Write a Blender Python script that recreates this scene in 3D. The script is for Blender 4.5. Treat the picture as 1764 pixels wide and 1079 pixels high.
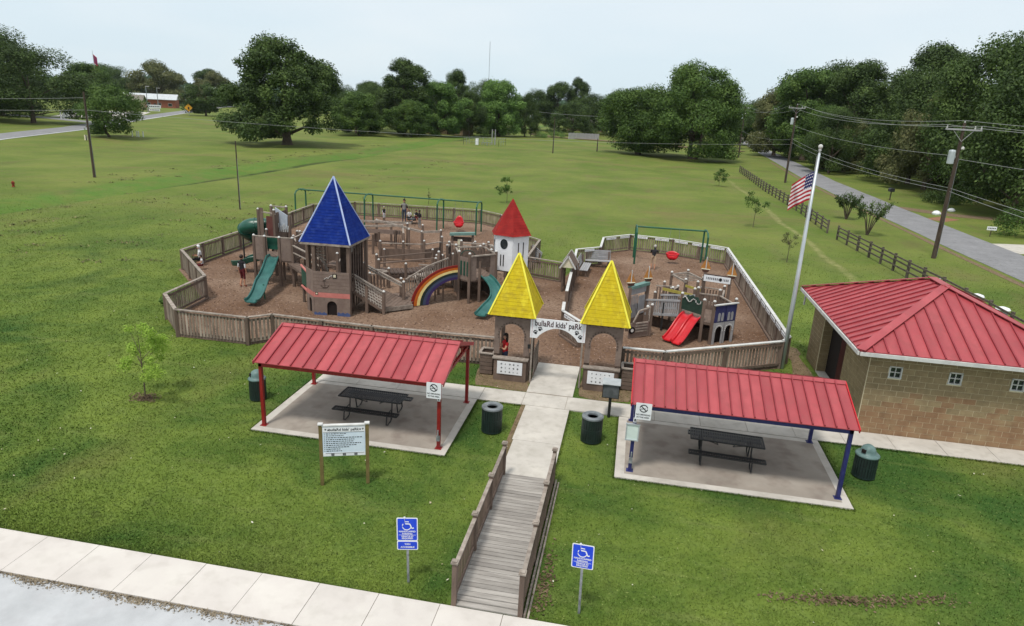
import bpy, bmesh, math, random
import numpy as np
from mathutils import Vector, Matrix
R = math.radians
PI = math.pi
random.seed(7)
rng = np.random.default_rng(11)
scene = bpy.context.scene
for o in list(bpy.data.objects):
    bpy.data.objects.remove(o)
col = scene.collection

# ---------------------------------------------------------------- camera
cam_d = bpy.data.cameras.new('camera')
cam = bpy.data.objects.new('camera', cam_d)
col.objects.link(cam)
cam_d.sensor_width = 36.0
cam_d.lens = 23.85
cam_d.clip_start = 0.1
cam_d.clip_end = 6000
cam.matrix_world = (Matrix.Translation((0, 0, 10)) @ Matrix.Rotation(R(9.7), 4, 'Z')
                    @ Matrix.Rotation(R(90 - 17.0), 4, 'X') @ Matrix.Rotation(R(2.8), 4, 'Z'))
scene.camera = cam

# ---------------------------------------------------------------- overcast sky and soft sun
SUN_EL, SUN_AZ = 66, 200
w = bpy.data.worlds.new('World')
scene.world = w
w.use_nodes = True
nt = w.node_tree
nt.nodes.clear()
wo = nt.nodes.new('ShaderNodeOutputWorld')
bg = nt.nodes.new('ShaderNodeBackground')
bg.inputs['Strength'].default_value = 0.1
sky = nt.nodes.new('ShaderNodeTexSky')
sky.sky_type = 'NISHITA'
sky.sun_disc = False
sky.sun_elevation = R(SUN_EL)
sky.sun_rotation = R(SUN_AZ)
tc = nt.nodes.new('ShaderNodeTexCoord')
sp = nt.nodes.new('ShaderNodeSeparateXYZ')
nt.links.new(tc.outputs['Generated'], sp.inputs[0])
cr = nt.nodes.new('ShaderNodeValToRGB')
cr.color_ramp.elements[0].position = 0.0
cr.color_ramp.elements[0].color = (0.70, 0.84, 0.93, 1)
cr.color_ramp.elements[1].position = 0.32
cr.color_ramp.elements[1].color = (0.89, 0.95, 0.985, 1)
nt.links.new(sp.outputs['Z'], cr.inputs[0])
nz = nt.nodes.new('ShaderNodeTexNoise')
nz.inputs['Scale'].default_value = 2.2
nz.inputs['Detail'].default_value = 4
mp = nt.nodes.new('ShaderNodeMapping')
mp.inputs['Scale'].default_value = (1, 1, 4)
nt.links.new(tc.outputs['Generated'], mp.inputs[0])
nt.links.new(mp.outputs[0], nz.inputs['Vector'])
cl = nt.nodes.new('ShaderNodeMixRGB')
cl.blend_type = 'MIX'
cl.inputs[2].default_value = (0.92, 0.965, 0.99, 1)
mr = nt.nodes.new('ShaderNodeMapRange')
mr.inputs[1].default_value = 0.42
mr.inputs[2].default_value = 0.75
mr.inputs[4].default_value = 0.7
nt.links.new(nz.outputs['Fac'], mr.inputs[0])
nt.links.new(mr.outputs[0], cl.inputs[0])
nt.links.new(cr.outputs[0], cl.inputs[1])
sc_ = nt.nodes.new('ShaderNodeVectorMath')
sc_.operation = 'SCALE'
sc_.inputs['Scale'].default_value = 7.8
nt.links.new(cl.outputs[0], sc_.inputs[0])
mx = nt.nodes.new('ShaderNodeMixRGB')
mx.inputs[0].default_value = 0.90
nt.links.new(sky.outputs[0], mx.inputs[1])
nt.links.new(sc_.outputs[0], mx.inputs[2])
nt.links.new(mx.outputs[0], bg.inputs[0])
nt.links.new(bg.outputs[0], wo.inputs[0])

sun_d = bpy.data.lights.new('sun', 'SUN')
sun_d.energy = 2.2
sun_d.angle = R(10)
sun_d.color = (1.0, 0.95, 0.88)
sun = bpy.data.objects.new('sun', sun_d)
col.objects.link(sun)
az, el = R(SUN_AZ), R(SUN_EL)
sdir = Vector((math.sin(az) * math.cos(el), math.cos(az) * math.cos(el), math.sin(el)))
sun.rotation_euler = sdir.to_track_quat('Z', 'Y').to_euler()
sun.location = (0, 0, 40)

vs = scene.view_settings
vs.view_transform = 'Standard'
vs.look = 'None'
vs.gamma = 1
vs.exposure = 0.37
vs.use_curve_mapping = False
scene.cycles.max_bounces = 6
scene.cycles.transparent_max_bounces = 8

# ---------------------------------------------------------------- materials
MATS = {}


def mat(name, c1, c2=None, c3=None, scale=4.0, detail=4, rough=0.8, bump=0.0, bscale=None, stretch=None,
        metallic=0.0, spec=0.3, rand=0.0, world=False, fine=None, transl=0.0, alpha=None):
    """noise-mixed material: c1..c3 over a noise, optional speckle (fine=(colour, scale, amount)), value jitter per object."""
    if name in MATS:
        return MATS[name]
    m = bpy.data.materials.new(name)
    m.use_nodes = True
    n = m.node_tree
    n.nodes.clear()
    L = n.links.new
    out = n.nodes.new('ShaderNodeOutputMaterial')
    b = n.nodes.new('ShaderNodeBsdfPrincipled')
    b.inputs['Roughness'].default_value = rough
    b.inputs['Metallic'].default_value = metallic
    b.inputs['Specular IOR Level'].default_value = spec
    if world:
        src = n.nodes.new('ShaderNodeNewGeometry').outputs['Position']
    else:
        src = n.nodes.new('ShaderNodeTexCoord').outputs['Object']
    oi = n.nodes.new('ShaderNodeObjectInfo')
    if not world:
        ad = n.nodes.new('ShaderNodeVectorMath')
        ad.operation = 'ADD'
        cb = n.nodes.new('ShaderNodeCombineXYZ')
        ml = n.nodes.new('ShaderNodeMath')
        ml.operation = 'MULTIPLY'
        ml.inputs[1].default_value = 37.0
        L(oi.outputs['Random'], ml.inputs[0])
        L(ml.outputs[0], cb.inputs[0])
        L(ml.outputs[0], cb.inputs[2])
        L(src, ad.inputs[0])
        L(cb.outputs[0], ad.inputs[1])
        src = ad.outputs[0]
    vec = src
    if stretch:
        mpn = n.nodes.new('ShaderNodeMapping')
        mpn.inputs['Scale'].default_value = stretch
        L(src, mpn.inputs[0])
        vec = mpn.outputs[0]
    c2 = c2 or c1
    no = n.nodes.new('ShaderNodeTexNoise')
    no.inputs['Scale'].default_value = scale
    no.inputs['Detail'].default_value = detail
    no.inputs['Roughness'].default_value = 0.6
    L(vec, no.inputs['Vector'])
    rp = n.nodes.new('ShaderNodeValToRGB')
    e = rp.color_ramp.elements
    e[0].position = 0.33
    e[0].color = (*c1, 1)
    e[1].position = 0.67
    e[1].color = (*c2, 1)
    if c3:
        x = e.new(0.5)
        x.color = (*c3, 1)
    L(no.outputs['Fac'], rp.inputs[0])
    colr = rp.outputs[0]
    if fine:
        fc, fs, fa = fine
        nf = n.nodes.new('ShaderNodeTexNoise')
        nf.inputs['Scale'].default_value = fs
        nf.inputs['Detail'].default_value = 3
        L(src, nf.inputs['Vector'])
        mrn = n.nodes.new('ShaderNodeMapRange')
        mrn.inputs[1].default_value = 0.5
        mrn.inputs[2].default_value = 0.68
        mrn.inputs[4].default_value = fa
        L(nf.outputs['Fac'], mrn.inputs[0])
        mm = n.nodes.new('ShaderNodeMixRGB')
        mm.inputs[2].default_value = (*fc, 1)
        L(mrn.outputs[0], mm.inputs[0])
        L(colr, mm.inputs[1])
        colr = mm.outputs[0]
    if rand:
        hs = n.nodes.new('ShaderNodeHueSaturation')
        r2 = n.nodes.new('ShaderNodeMapRange')
        r2.inputs[3].default_value = 1 - rand
        r2.inputs[4].default_value = 1 + rand
        L(oi.outputs['Random'], r2.inputs[0])
        L(r2.outputs[0], hs.inputs['Value'])
        L(colr, hs.inputs['Color'])
        colr = hs.outputs[0]
    L(colr, b.inputs['Base Color'])
    if bump:
        nb = n.nodes.new('ShaderNodeTexNoise')
        nb.inputs['Scale'].default_value = bscale or scale * 4
        nb.inputs['Detail'].default_value = 4
        L(vec, nb.inputs['Vector'])
        bn = n.nodes.new('ShaderNodeBump')
        bn.inputs['Strength'].default_value = bump
        bn.inputs['Distance'].default_value = 0.02
        L(nb.outputs['Fac'], bn.inputs['Height'])
        L(bn.outputs[0], b.inputs['Normal'])
    sh = b.outputs[0]
    if transl:
        tr = n.nodes.new('ShaderNodeBsdfTranslucent')
        L(colr, tr.inputs['Color'])
        mi = n.nodes.new('ShaderNodeMixShader')
        mi.inputs[0].default_value = transl
        L(sh, mi.inputs[1])
        L(tr.outputs[0], mi.inputs[2])
        sh = mi.outputs[0]
    L(sh, out.inputs[0])
    MATS[name] = m
    return m


def sr(r, g, b):
    """sRGB 0-255 to linear."""
    f = lambda v: ((v / 255 + 0.055) / 1.055) ** 2.4 if v > 10 else v / 255 / 12.92
    return (f(r), f(g), f(b))


def k(c, s):
    return tuple(min(1, x * s) for x in c)


WOODC = sr(108, 92, 82)
M_WOOD = mat('weathered_lumber', k(WOODC, .78), k(WOODC, 1.2), k(WOODC, .95), scale=3, stretch=(1, 1, .35), bump=.35, bscale=30, rough=.85, rand=.16)
M_SLAT = mat('picket_lumber', sr(108, 94, 84), sr(160, 146, 134), sr(134, 120, 108), scale=3.5, stretch=(1, 1, .3), bump=.3, bscale=30, rough=.85, rand=.22)
M_RAIL = mat('rail_cap_lumber', sr(118, 107, 98), sr(158, 148, 138), scale=5, bump=.3, rough=.8, rand=.12)
M_DECK = mat('deck_lumber', sr(132, 127, 122), sr(168, 163, 157), sr(150, 145, 139), scale=2.5, stretch=(.35, 3, 1), bump=.35, bscale=24, rough=.85, rand=.13)
M_TAUPE = mat('composite_panel', sr(116, 100, 92), sr(132, 116, 106), scale=2, rough=.7, rand=.06, fine=(sr(100, 84, 76), 9, .4))
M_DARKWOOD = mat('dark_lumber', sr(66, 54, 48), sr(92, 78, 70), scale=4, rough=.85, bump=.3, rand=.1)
M_YELLOW = mat('yellow_paint', sr(184, 166, 26), sr(196, 180, 44), sr(174, 154, 28), scale=2.2, rough=.8, spec=.15, rand=.05, fine=(sr(146, 126, 40), 5, .55), stretch=(2, 2, .5), bump=.15)
M_BLUE = mat('blue_paint', sr(14, 34, 102), sr(20, 46, 122), scale=2, rough=.85, spec=.1, rand=.05, fine=(sr(40, 60, 124), 5, .6))
M_REDP = mat('red_roof_paint', sr(128, 30, 30), sr(152, 44, 40), scale=3, rough=.8, spec=.15, fine=(sr(112, 34, 32), 6, .6), rand=.05)
M_WHITE = mat('white_paint', sr(214, 216, 220), sr(226, 228, 230), scale=3, rough=.5)
M_TRIM = mat('pale_trim', sr(180, 180, 178), sr(205, 205, 202), scale=3, rough=.6)
M_METRED = mat('red_metal_roof', sr(144, 54, 60), sr(168, 74, 78), sr(156, 63, 68), scale=1.4, detail=9, rough=.42, spec=.5, rand=.09, fine=(sr(146, 64, 66), 3.2, .6), stretch=(1, .35, .35))
M_METRIB = mat('red_roof_rib', sr(128, 42, 50), sr(142, 50, 58), scale=2, rough=.5, spec=.4)  # darker than the roof metal: the ribs' shadow is put into their colour
M_REDPOST = mat('red_steel', sr(120, 18, 18), sr(140, 26, 24), scale=4, rough=.45, spec=.5)
M_BLUEPOST = mat('navy_steel', sr(28, 32, 84), sr(40, 44, 104), scale=4, rough=.45, spec=.5)
M_BLACK = mat('black_coated_steel', sr(22, 24, 26), sr(36, 38, 40), scale=8, rough=.5, spec=.5)
M_GREEN = mat('green_steel', sr(18, 76, 56), sr(28, 94, 70), scale=4, rough=.45, spec=.5)
M_SLIDE = mat('green_plastic', sr(34, 84, 80), sr(52, 104, 98), scale=2, rough=.35, spec=.5)
M_TUBE = mat('dark_green_plastic', sr(18, 66, 54), sr(26, 84, 68), scale=2, rough=.35, spec=.5)
M_REDPL = mat('red_plastic', sr(178, 18, 28), sr(196, 30, 40), scale=2, rough=.35, spec=.5)
M_GALV = mat('galvanised_steel', sr(120, 124, 128), sr(160, 164, 168), scale=8, rough=.45, metallic=.4)
M_ALU = mat('brushed_aluminium', sr(168, 176, 180), sr(196, 202, 206), scale=3, stretch=(1, 1, .2), rough=.4, metallic=.3)
M_POLE = mat('creosoted_pole', sr(58, 48, 42), sr(84, 72, 62), scale=3, stretch=(3, 3, .3), rough=.9, bump=.3)
M_WIRE = mat('pale_wire', sr(150, 152, 152), rough=.5)
M_CONC = mat('concrete', sr(172, 167, 158), sr(194, 189, 180), sr(184, 179, 171), scale=.8, detail=8, rough=.9, bump=.12, bscale=40, world=True, rand=.03, fine=(sr(150, 144, 134), 3.5, .35))
M_CONCW = mat('pale_concrete', sr(186, 180, 174), sr(202, 197, 190), sr(196, 190, 184), scale=.6, detail=8, rough=.9, bump=.1, bscale=40, world=True, rand=.03, fine=(sr(170, 164, 156), 2.6, .3))
M_PAD = mat('stained_concrete', sr(134, 127, 118), sr(160, 153, 143), sr(148, 140, 130), scale=.55, detail=9, rough=.85, bump=.1, bscale=40, world=True, fine=(sr(116, 104, 96), 1.6, .55))
M_LOT = mat('bleached_lot', sr(164, 166, 168), sr(184, 186, 188), scale=1.1, detail=9, rough=.95, bump=.12, bscale=30, world=True, fine=(sr(166, 166, 168), 2.4, .5))
M_ASPH = mat('worn_asphalt', sr(118, 118, 120), sr(136, 136, 138), scale=.5, detail=8, rough=.9, bump=.2, bscale=20, world=True, fine=(sr(104, 104, 106), 3, .5))
M_MULCH = mat('wood_mulch', sr(96, 70, 50), sr(140, 118, 100), sr(118, 94, 76), scale=.2, detail=10, rough=.95, bump=.8, bscale=22, world=True, fine=(sr(82, 62, 52), 7, .8))
M_DIRT = mat('bare_dirt', sr(104, 88, 66), sr(128, 110, 86), scale=3, detail=8, rough=.95, bump=.6, bscale=25, world=True, fine=(sr(76, 62, 46), 12, .8))
M_BLOCK = mat('split_face_block', sr(128, 113, 86), sr(150, 133, 102), sr(139, 122, 93), scale=3, detail=6, rough=.9, bump=.3, bscale=30, rand=.09, fine=(sr(126, 106, 80), 8, .5))
M_BLOCKR = mat('stained_block', sr(134, 104, 78), sr(148, 126, 96), sr(142, 114, 86), scale=1.6, detail=6, rough=.9, bump=.3, bscale=30, rand=.06, fine=(sr(112, 84, 62), 3, .5), world=True)
M_MORTAR = mat('mortar', sr(206, 194, 164), sr(220, 208, 180), scale=6, rough=.95)
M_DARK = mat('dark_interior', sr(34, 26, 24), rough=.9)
M_GLASS = mat('dark_glass', sr(36, 44, 48), rough=.12, spec=.8)
M_BARK = mat('bark', sr(70, 60, 50), sr(98, 88, 76), scale=3, stretch=(2, 2, .5), rough=.95, bump=.5)
M_SIGNB = mat('sign_blue', sr(24, 62, 190), sr(28, 70, 205), scale=3, rough=.35)
M_INK = mat('black_ink', sr(18, 18, 20), rough=.6)
M_CREAM = mat('cream_board', sr(196, 190, 164), sr(210, 204, 180), scale=3, rough=.7)
M_TEAL = mat('teal_beam', sr(92, 124, 118), sr(108, 140, 132), scale=3, rough=.6)
M_GREYBOARD = mat('grey_board', sr(140, 140, 142), sr(160, 160, 162), scale=3, rough=.8, rand=.08)
M_BROWNP = mat('olive_brown_post', sr(98, 86, 50), sr(120, 106, 66), scale=4, rough=.85)
M_SAIL = mat('amber_sail', sr(160, 108, 54), sr(178, 124, 66), scale=4, rough=.7)
M_HULL = mat('dark_hull', sr(62, 38, 30), sr(78, 50, 38), scale=4, rough=.7)
M_PINK = mat('salmon_band', sr(178, 108, 100), sr(192, 120, 112), scale=4, rough=.7)
M_WAVE = mat('slate_blue_paint', sr(62, 78, 120), sr(78, 94, 136), scale=4, rough=.7)
M_NAVY = mat('navy_board', sr(40, 42, 82), sr(54, 56, 98), scale=4, rough=.7)


def leafm(name, a, b, c, sc=.35, transl=.25):
    return mat(name, a, b, c, scale=sc, detail=5, rough=.65, spec=.25, world=True, transl=transl, fine=(k(b, 1.3), 2.2, .5), rand=.12)


L_DARK = leafm('dark_foliage', sr(34, 50, 24), sr(92, 112, 56), sr(58, 78, 36))
L_MID = leafm('mid_foliage', sr(50, 74, 32), sr(104, 128, 60), sr(74, 100, 44))
L_LIGHT = leafm('light_foliage', sr(70, 100, 46), sr(112, 142, 72), sr(90, 120, 56))
L_OLIVE = leafm('olive_foliage', sr(74, 82, 48), sr(118, 118, 78), sr(92, 98, 58))
L_LIME = leafm('lime_foliage', sr(120, 150, 54), sr(160, 186, 84), sr(138, 168, 66), transl=.4)
L_FAR = leafm('far_foliage', sr(46, 68, 52), sr(74, 98, 72), sr(60, 82, 62))  # bluish leaves: distance haze mixed into the colour


# ---------------------------------------------------------------- mesh helpers
class MB:
    def __init__(s):
        s.v, s.f, s.mi = [], [], []
        s.cur = 0

    def add(s, vs, fs):
        n = len(s.v)
        s.v += [tuple(p) for p in vs]
        s.f += [tuple(i + n for i in f) for f in fs]
        s.mi += [s.cur] * len(fs)
        return s

    def box(s, x, y, z, sx, sy, sz, rz=0.0, M=None):
        """box centred at x, y with its base at z."""
        hx, hy = sx / 2, sy / 2
        P = [Vector((a * hx, b * hy, c * sz)) for c in (0, 1) for a, b in ((-1, -1), (1, -1), (1, 1), (-1, 1))]
        if rz:
            m = Matrix.Rotation(rz, 3, 'Z')
            P = [m @ p for p in P]
        P = [p + Vector((x, y, z)) for p in P]
        return s.add(P, [(3, 2, 1, 0), (4, 5, 6, 7), (0, 1, 5, 4), (1, 2, 6, 5), (2, 3, 7, 6), (3, 0, 4, 7)])

    def bar(s, p, q, w_, h_, up=(0, 0, 1)):
        p, q = Vector(p), Vector(q)
        d = (q - p).normalized()
        u = Vector(up)
        if abs(d.dot(u)) > .98:
            u = Vector((0, 1, 0))
        r = d.cross(u).normalized()
        u = r.cross(d)
        P = []
        for c in (p, q):
            P += [c - r * w_ / 2 - u * h_ / 2, c + r * w_ / 2 - u * h_ / 2, c + r * w_ / 2 + u * h_ / 2, c - r * w_ / 2 + u * h_ / 2]
        return s.add(P, [(0, 1, 2, 3), (7, 6, 5, 4), (0, 4, 5, 1), (1, 5, 6, 2), (2, 6, 7, 3), (3, 7, 4, 0)])

    def tube(s, pts, r, n=8, cap=True):
        pts = [Vector(p) for p in pts]
        rs = r if isinstance(r, (list, tuple)) else [r] * len(pts)
        rings = []
        ref = Vector((0, 0, 1)) if abs((pts[1] - pts[0]).normalized().z) < .9 else Vector((0, 1, 0))
        for i, p in enumerate(pts):
            d = (pts[min(i + 1, len(pts) - 1)] - pts[max(i - 1, 0)]).normalized()
            a = d.cross(ref)
            if a.length < 1e-3:
                a = d.cross(Vector((1, 0, 0)))
            a.normalize()
            b_ = d.cross(a)
            rings.append([p + (a * math.cos(t) + b_ * math.sin(t)) * rs[i] for t in [2 * PI * j / n for j in range(n)]])
        P = [q for rg in rings for q in rg]
        F = []
        for i in range(len(pts) - 1):
            for j in range(n):
                a, b_ = i * n + j, i * n + (j + 1) % n
                F.append((a, a + n, b_ + n, b_))
        if cap:
            F.append(tuple(range(n)))
            F.append(tuple(reversed(range((len(pts) - 1) * n, len(pts) * n))))
        return s.add(P, F)

    def cyl(s, x, y, z, r, h, n=12, r2=None):
        return s.tube([(x, y, z), (x, y, z + h)], [r, r if r2 is None else r2], n)

    def lathe(s, prof, x=0, y=0, n=16):
        P, F = [], []
        for r_, z_ in prof:
            for j in range(n):
                t = 2 * PI * j / n
                P.append((x + r_ * math.cos(t), y + r_ * math.sin(t), z_))
        for i in range(len(prof) - 1):
            for j in range(n):
                a, b_ = i * n + j, i * n + (j + 1) % n
                F.append((a, b_, b_ + n, a + n))
        F.append(tuple(reversed(range(n))))
        F.append(tuple(range((len(prof) - 1) * n, len(prof) * n)))
        return s.add(P, F)

    def prism(s, poly, off):
        """closed polygon (3-D points) pushed along off."""
        off = Vector(off)
        a = [Vector(p) for p in poly]
        n = len(a)
        P = a + [p + off for p in a]
        F = [tuple(range(n)), tuple(reversed(range(n, 2 * n)))]
        F += [(i, i + n, (i + 1) % n + n, (i + 1) % n) for i in range(n)]
        return s.add(P, F)

    def strip(s, A, B, th=None):
        """sheet between two point rows; with th its own thickness downwards."""
        n = len(A)
        P = [Vector(p) for p in A] + [Vector(p) for p in B]
        F = [(i, i + 1, n + i + 1, n + i) for i in range(n - 1)]
        if th:
            off = Vector((0, 0, -th))
            m = 2 * n
            P += [p + off for p in P]
            F += [(m + n + i, m + n + i + 1, m + i + 1, m + i) for i in range(n - 1)]
            F += [(i, m + i, m + i + 1, i + 1) for i in range(n - 1)]
            F += [(n + i + 1, m + n + i + 1, m + n + i, n + i) for i in range(n - 1)]
            F += [(0, n, m + n, m), (n - 1, m + n - 1, m + 2 * n - 1, 2 * n - 1)]
        return s.add(P, F)

    def mesh(s, name, mats, smooth=False):
        me = bpy.data.meshes.new(name)
        me.from_pydata(s.v, [], s.f)
        if not isinstance(mats, (list, tuple)):
            mats = [mats]
        for m in mats:
            me.materials.append(m)
        if len(mats) > 1:
            me.polygons.foreach_set('material_index', s.mi)
        if smooth:
            me.polygons.foreach_set('use_smooth', [True] * len(me.polygons))
        bm = bmesh.new()
        bm.from_mesh(me)
        bmesh.ops.recalc_face_normals(bm, faces=bm.faces)
        bm.to_mesh(me)
        bm.free()
        me.update()
        return me

    def build(s, name, mats, parent=None, loc=(0, 0, 0), smooth=False, **kw):
        return inst(s.mesh(name, mats, smooth), name, parent, loc, **kw)


def inst(me, name, parent=None, loc=(0, 0, 0), rz=0.0, scale=None, kind=None, label=None):
    o = bpy.data.objects.new(name, me)
    col.objects.link(o)
    o.parent = parent
    o.location = loc
    if rz:
        o.rotation_euler = (0, 0, rz)
    if scale:
        o.scale = scale if isinstance(scale, (tuple, list)) else (scale,) * 3
    if kind:
        o['kind'] = kind
    if label:
        o['label'] = label
    return o


def tag(o, label, cat, group=None, kind=None):
    o['label'] = label
    o['category'] = cat
    if group:
        o['group'] = group
    if kind:
        o['kind'] = kind
    return o


def thing(name, label, cat, loc=(0, 0, 0), rz=0.0, group=None):
    o = bpy.data.objects.new(name, None)
    o.empty_display_size = .2
    col.objects.link(o)
    o.location = loc
    o.rotation_euler = (0, 0, rz)
    return tag(o, label, cat, group)


def dup(root, loc, rz=None, label=None, scale=None):
    r = root.copy()
    col.objects.link(r)
    r.location = loc
    if rz is not None:
        r.rotation_euler = (0, 0, rz)
    if label:
        r['label'] = label
    if scale:
        r.scale = scale if isinstance(scale, (tuple, list)) else (scale,) * 3
    for ch in list(root.children):
        c = ch.copy()
        col.objects.link(c)
        c.parent = r
        for g_ in ch.children:
            d = g_.copy()
            col.objects.link(d)
            d.parent = c
    return r


def struct(o):
    o['kind'] = 'structure'
    return o


def text(s, size, name, m, parent, loc, rot=(PI / 2, 0, 0), ext=.002, align='CENTER', bold=0.0, shear=0.0):
    c = bpy.data.curves.new(name, 'FONT')
    c.body = s
    c.size = size
    c.extrude = ext
    c.align_x = align
    c.align_y = 'CENTER'
    c.offset = bold
    c.shear = shear
    c.resolution_u = 3
    t = bpy.data.objects.new(name, c)
    col.objects.link(t)
    dg = bpy.context.evaluated_depsgraph_get()
    me = bpy.data.meshes.new_from_object(t.evaluated_get(dg))
    bpy.data.objects.remove(t)
    me.materials.clear()
    me.materials.append(m)
    o = inst(me, name, parent, loc)
    o.rotation_euler = rot
    return o


def arcpts(cx, cz, r, a0, a1, n):
    return [(cx + r * math.cos(a0 + (a1 - a0) * i / n), cz + r * math.sin(a0 + (a1 - a0) * i / n)) for i in range(n + 1)]


def hgt(x, y):
    """ground relief: flat round the park, shallow drainage ditches and swells in the far field."""
    x = np.asarray(x, float)
    y = np.asarray(y, float)
    d_ = x + 49.2 + .8 * np.sin(y * .05)
    z = np.where(d_ > 0, -.65 * np.clip(1 - d_ / .7, 0, 1), -.65 * np.clip(1 + d_ / 6.5, 0, 1) ** 1.5) * np.clip((y - 10) / 20, 0, 1) * np.clip((200 - y) / 30, 0, 1)
    z = z - .32 * (y < 10.12)
    z = z + -0.35 * np.exp(-((x + 52 + (y - 40) * .38 + 16) / 4.0) ** 2) * (y > 40) * (y < 300)
    far = np.clip((np.maximum(-x - 36, y - 75)) / 30, 0, 1) * np.clip((20 - x) / 6, 0, 1) * np.clip((x + 105) / 12, 0, 1) * np.clip((215 - y) / 20, 0, 1)
    z = z + far * (0.16 * np.sin(x * .11 + 1.3) * np.cos(y * .07) + .1 * np.sin(x * .31 + y * .17))
    return z

# ================================================================ GROUND
def lawn_material():
    m = bpy.data.materials.new('lawn')
    m.use_nodes = True
    n = m.node_tree
    n.nodes.clear()
    L = n.links.new
    N = n.nodes.new
    out = N('ShaderNodeOutputMaterial')
    b = N('ShaderNodeBsdfPrincipled')
    b.inputs['Roughness'].default_value = .9
    b.inputs['Specular IOR Level'].default_value = .12
    pos = N('ShaderNodeNewGeometry').outputs['Position']
    sep = N('ShaderNodeSeparateXYZ')
    L(pos, sep.inputs[0])

    def noise(sc, det=4, stretch=None, dist=0.0):
        v = pos
        if stretch:
            mpn = N('ShaderNodeMapping')
            mpn.inputs['Scale'].default_value = stretch
            mpn.inputs['Rotation'].default_value = (0, 0, R(stretch[2] * 0))
            L(pos, mpn.inputs[0])
            v = mpn.outputs[0]
        t = N('ShaderNodeTexNoise')
        t.inputs['Scale'].default_value = sc
        t.inputs['Detail'].default_value = det
        t.inputs['Roughness'].default_value = .62
        t.inputs['Distortion'].default_value = dist
        L(v, t.inputs['Vector'])
        return t.outputs['Fac']

    def rng_(f, a, b_, c=0.0, d=1.0):
        t = N('ShaderNodeMapRange')
        t.inputs[1].default_value = a
        t.inputs[2].default_value = b_
        t.inputs[3].default_value = c
        t.inputs[4].default_value = d
        L(f, t.inputs[0])
        return t.outputs[0]

    def mix(f, a, c):
        t = N('ShaderNodeMixRGB')
        if isinstance(f, float):
            t.inputs[0].default_value = f
        else:
            L(f, t.inputs[0])
        for i, q in ((1, a), (2, c)):
            if isinstance(q, tuple):
                t.inputs[i].default_value = (*q, 1)
            else:
                L(q, t.inputs[i])
        return t.outputs[0]

    def mul(a, c):
        t = N('ShaderNodeMath')
        t.operation = 'MULTIPLY'
        for i, q in ((0, a), (1, c)):
            if isinstance(q, float):
                t.inputs[i].default_value = q
            else:
                L(q, t.inputs[i])
        return t.outputs[0]

    lush = mix(rng_(noise(.35, 6), .35, .65), sr(74, 95, 36), sr(106, 122, 52))
    lush = mix(rng_(noise(2.6, 5), .5, .72, 0, .55), lush, sr(108, 124, 62))
    lush = mix(rng_(noise(.16, 4, dist=.6), .47, .64, 0, .85), lush, sr(46, 78, 32))
    dry = mix(rng_(noise(.09, 6), .38, .62), sr(86, 104, 42), sr(108, 118, 56))
    dry = mix(rng_(noise(.5, 6, (1, .25, 1)), .5, .7, 0, .5), dry, sr(106, 104, 66))
    fy = rng_(sep.outputs['Y'], 26, 60)
    colr = mix(fy, lush, dry)
    # tan thatch patches on the far meadow
    tan = mul(rng_(noise(.07, 5, (.5, 1.6, 1), .8), .54, .68, 0, .6), rng_(sep.outputs['Y'], 30, 70))
    colr = mix(tan, colr, sr(112, 100, 66))
    # lush uncut band in the ditch
    ax = N('ShaderNodeMath')
    ax.operation = 'ADD'
    ax.inputs[1].default_value = 52.4
    L(sep.outputs['X'], ax.inputs[0])
    ab = N('ShaderNodeMath')
    ab.operation = 'ABSOLUTE'
    L(ax.outputs[0], ab.inputs[0])
    band = mul(rng_(ab.outputs[0], 4.0, 2.4), rng_(noise(.5, 5), .3, .6))
    colr = mix(mul(band, .7), colr, sr(72, 112, 40))
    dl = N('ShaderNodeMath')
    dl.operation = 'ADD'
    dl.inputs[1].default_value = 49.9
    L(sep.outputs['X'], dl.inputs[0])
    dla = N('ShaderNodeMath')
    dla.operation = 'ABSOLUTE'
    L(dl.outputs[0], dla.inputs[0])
    colr = mix(mul(rng_(dla.outputs[0], .9, .4), rng_(noise(.2, 4), .3, .6)), colr, sr(52, 62, 34))  # narrow dark line at the ditch bank: the bank's shadow painted into the lawn
    # worn pale line inside the rail fence
    ax2 = N('ShaderNodeMath')
    ax2.operation = 'ADD'
    ax2.inputs[1].default_value = -14.8
    wob = N('ShaderNodeMath')
    wob.operation = 'MULTIPLY_ADD'
    L(noise(.12, 2), wob.inputs[0])
    wob.inputs[1].default_value = 1.6
    L(sep.outputs['X'], wob.inputs[2])
    L(wob.outputs[0], ax2.inputs[0])
    ab2 = N('ShaderNodeMath')
    ab2.operation = 'ABSOLUTE'
    ax3 = N('ShaderNodeMath')
    ax3.operation = 'ADD'
    ax3.inputs[1].default_value = -.8
    L(ax2.outputs[0], ax3.inputs[0])
    L(ax3.outputs[0], ab2.inputs[0])
    wl = mul(rng_(ab2.outputs[0], .45, .1), mul(rng_(noise(1.3, 5), .35, .6), rng_(sep.outputs['Y'], 36, 44)))
    wl = mul(wl, rng_(sep.outputs['Y'], 125, 105))
    colr = mix(mul(wl, .6), colr, sr(150, 144, 100))
    colr = mix(rng_(noise(1.7, 4), .54, .7, 0, .35), colr, sr(70, 84, 40))
    colr = mix(rng_(noise(.8, 6, (.25, 1.6, 1)), .56, .7, 0, .4), colr, sr(112, 120, 68))
    # speckle of weeds, clover heads and dead blades
    colr = mix(rng_(noise(9, 3), .58, .7, 0, .55), colr, sr(44, 66, 30))
    colr = mix(rng_(noise(14, 2), .63, .72, 0, .6), colr, sr(136, 146, 84))
    big = mul(rng_(noise(1.1, 3, (1, 1, 1)), .64, .7, 0, .6), rng_(noise(.06, 3), .5, .6))
    colr = mix(big, colr, sr(60, 66, 40))
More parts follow.
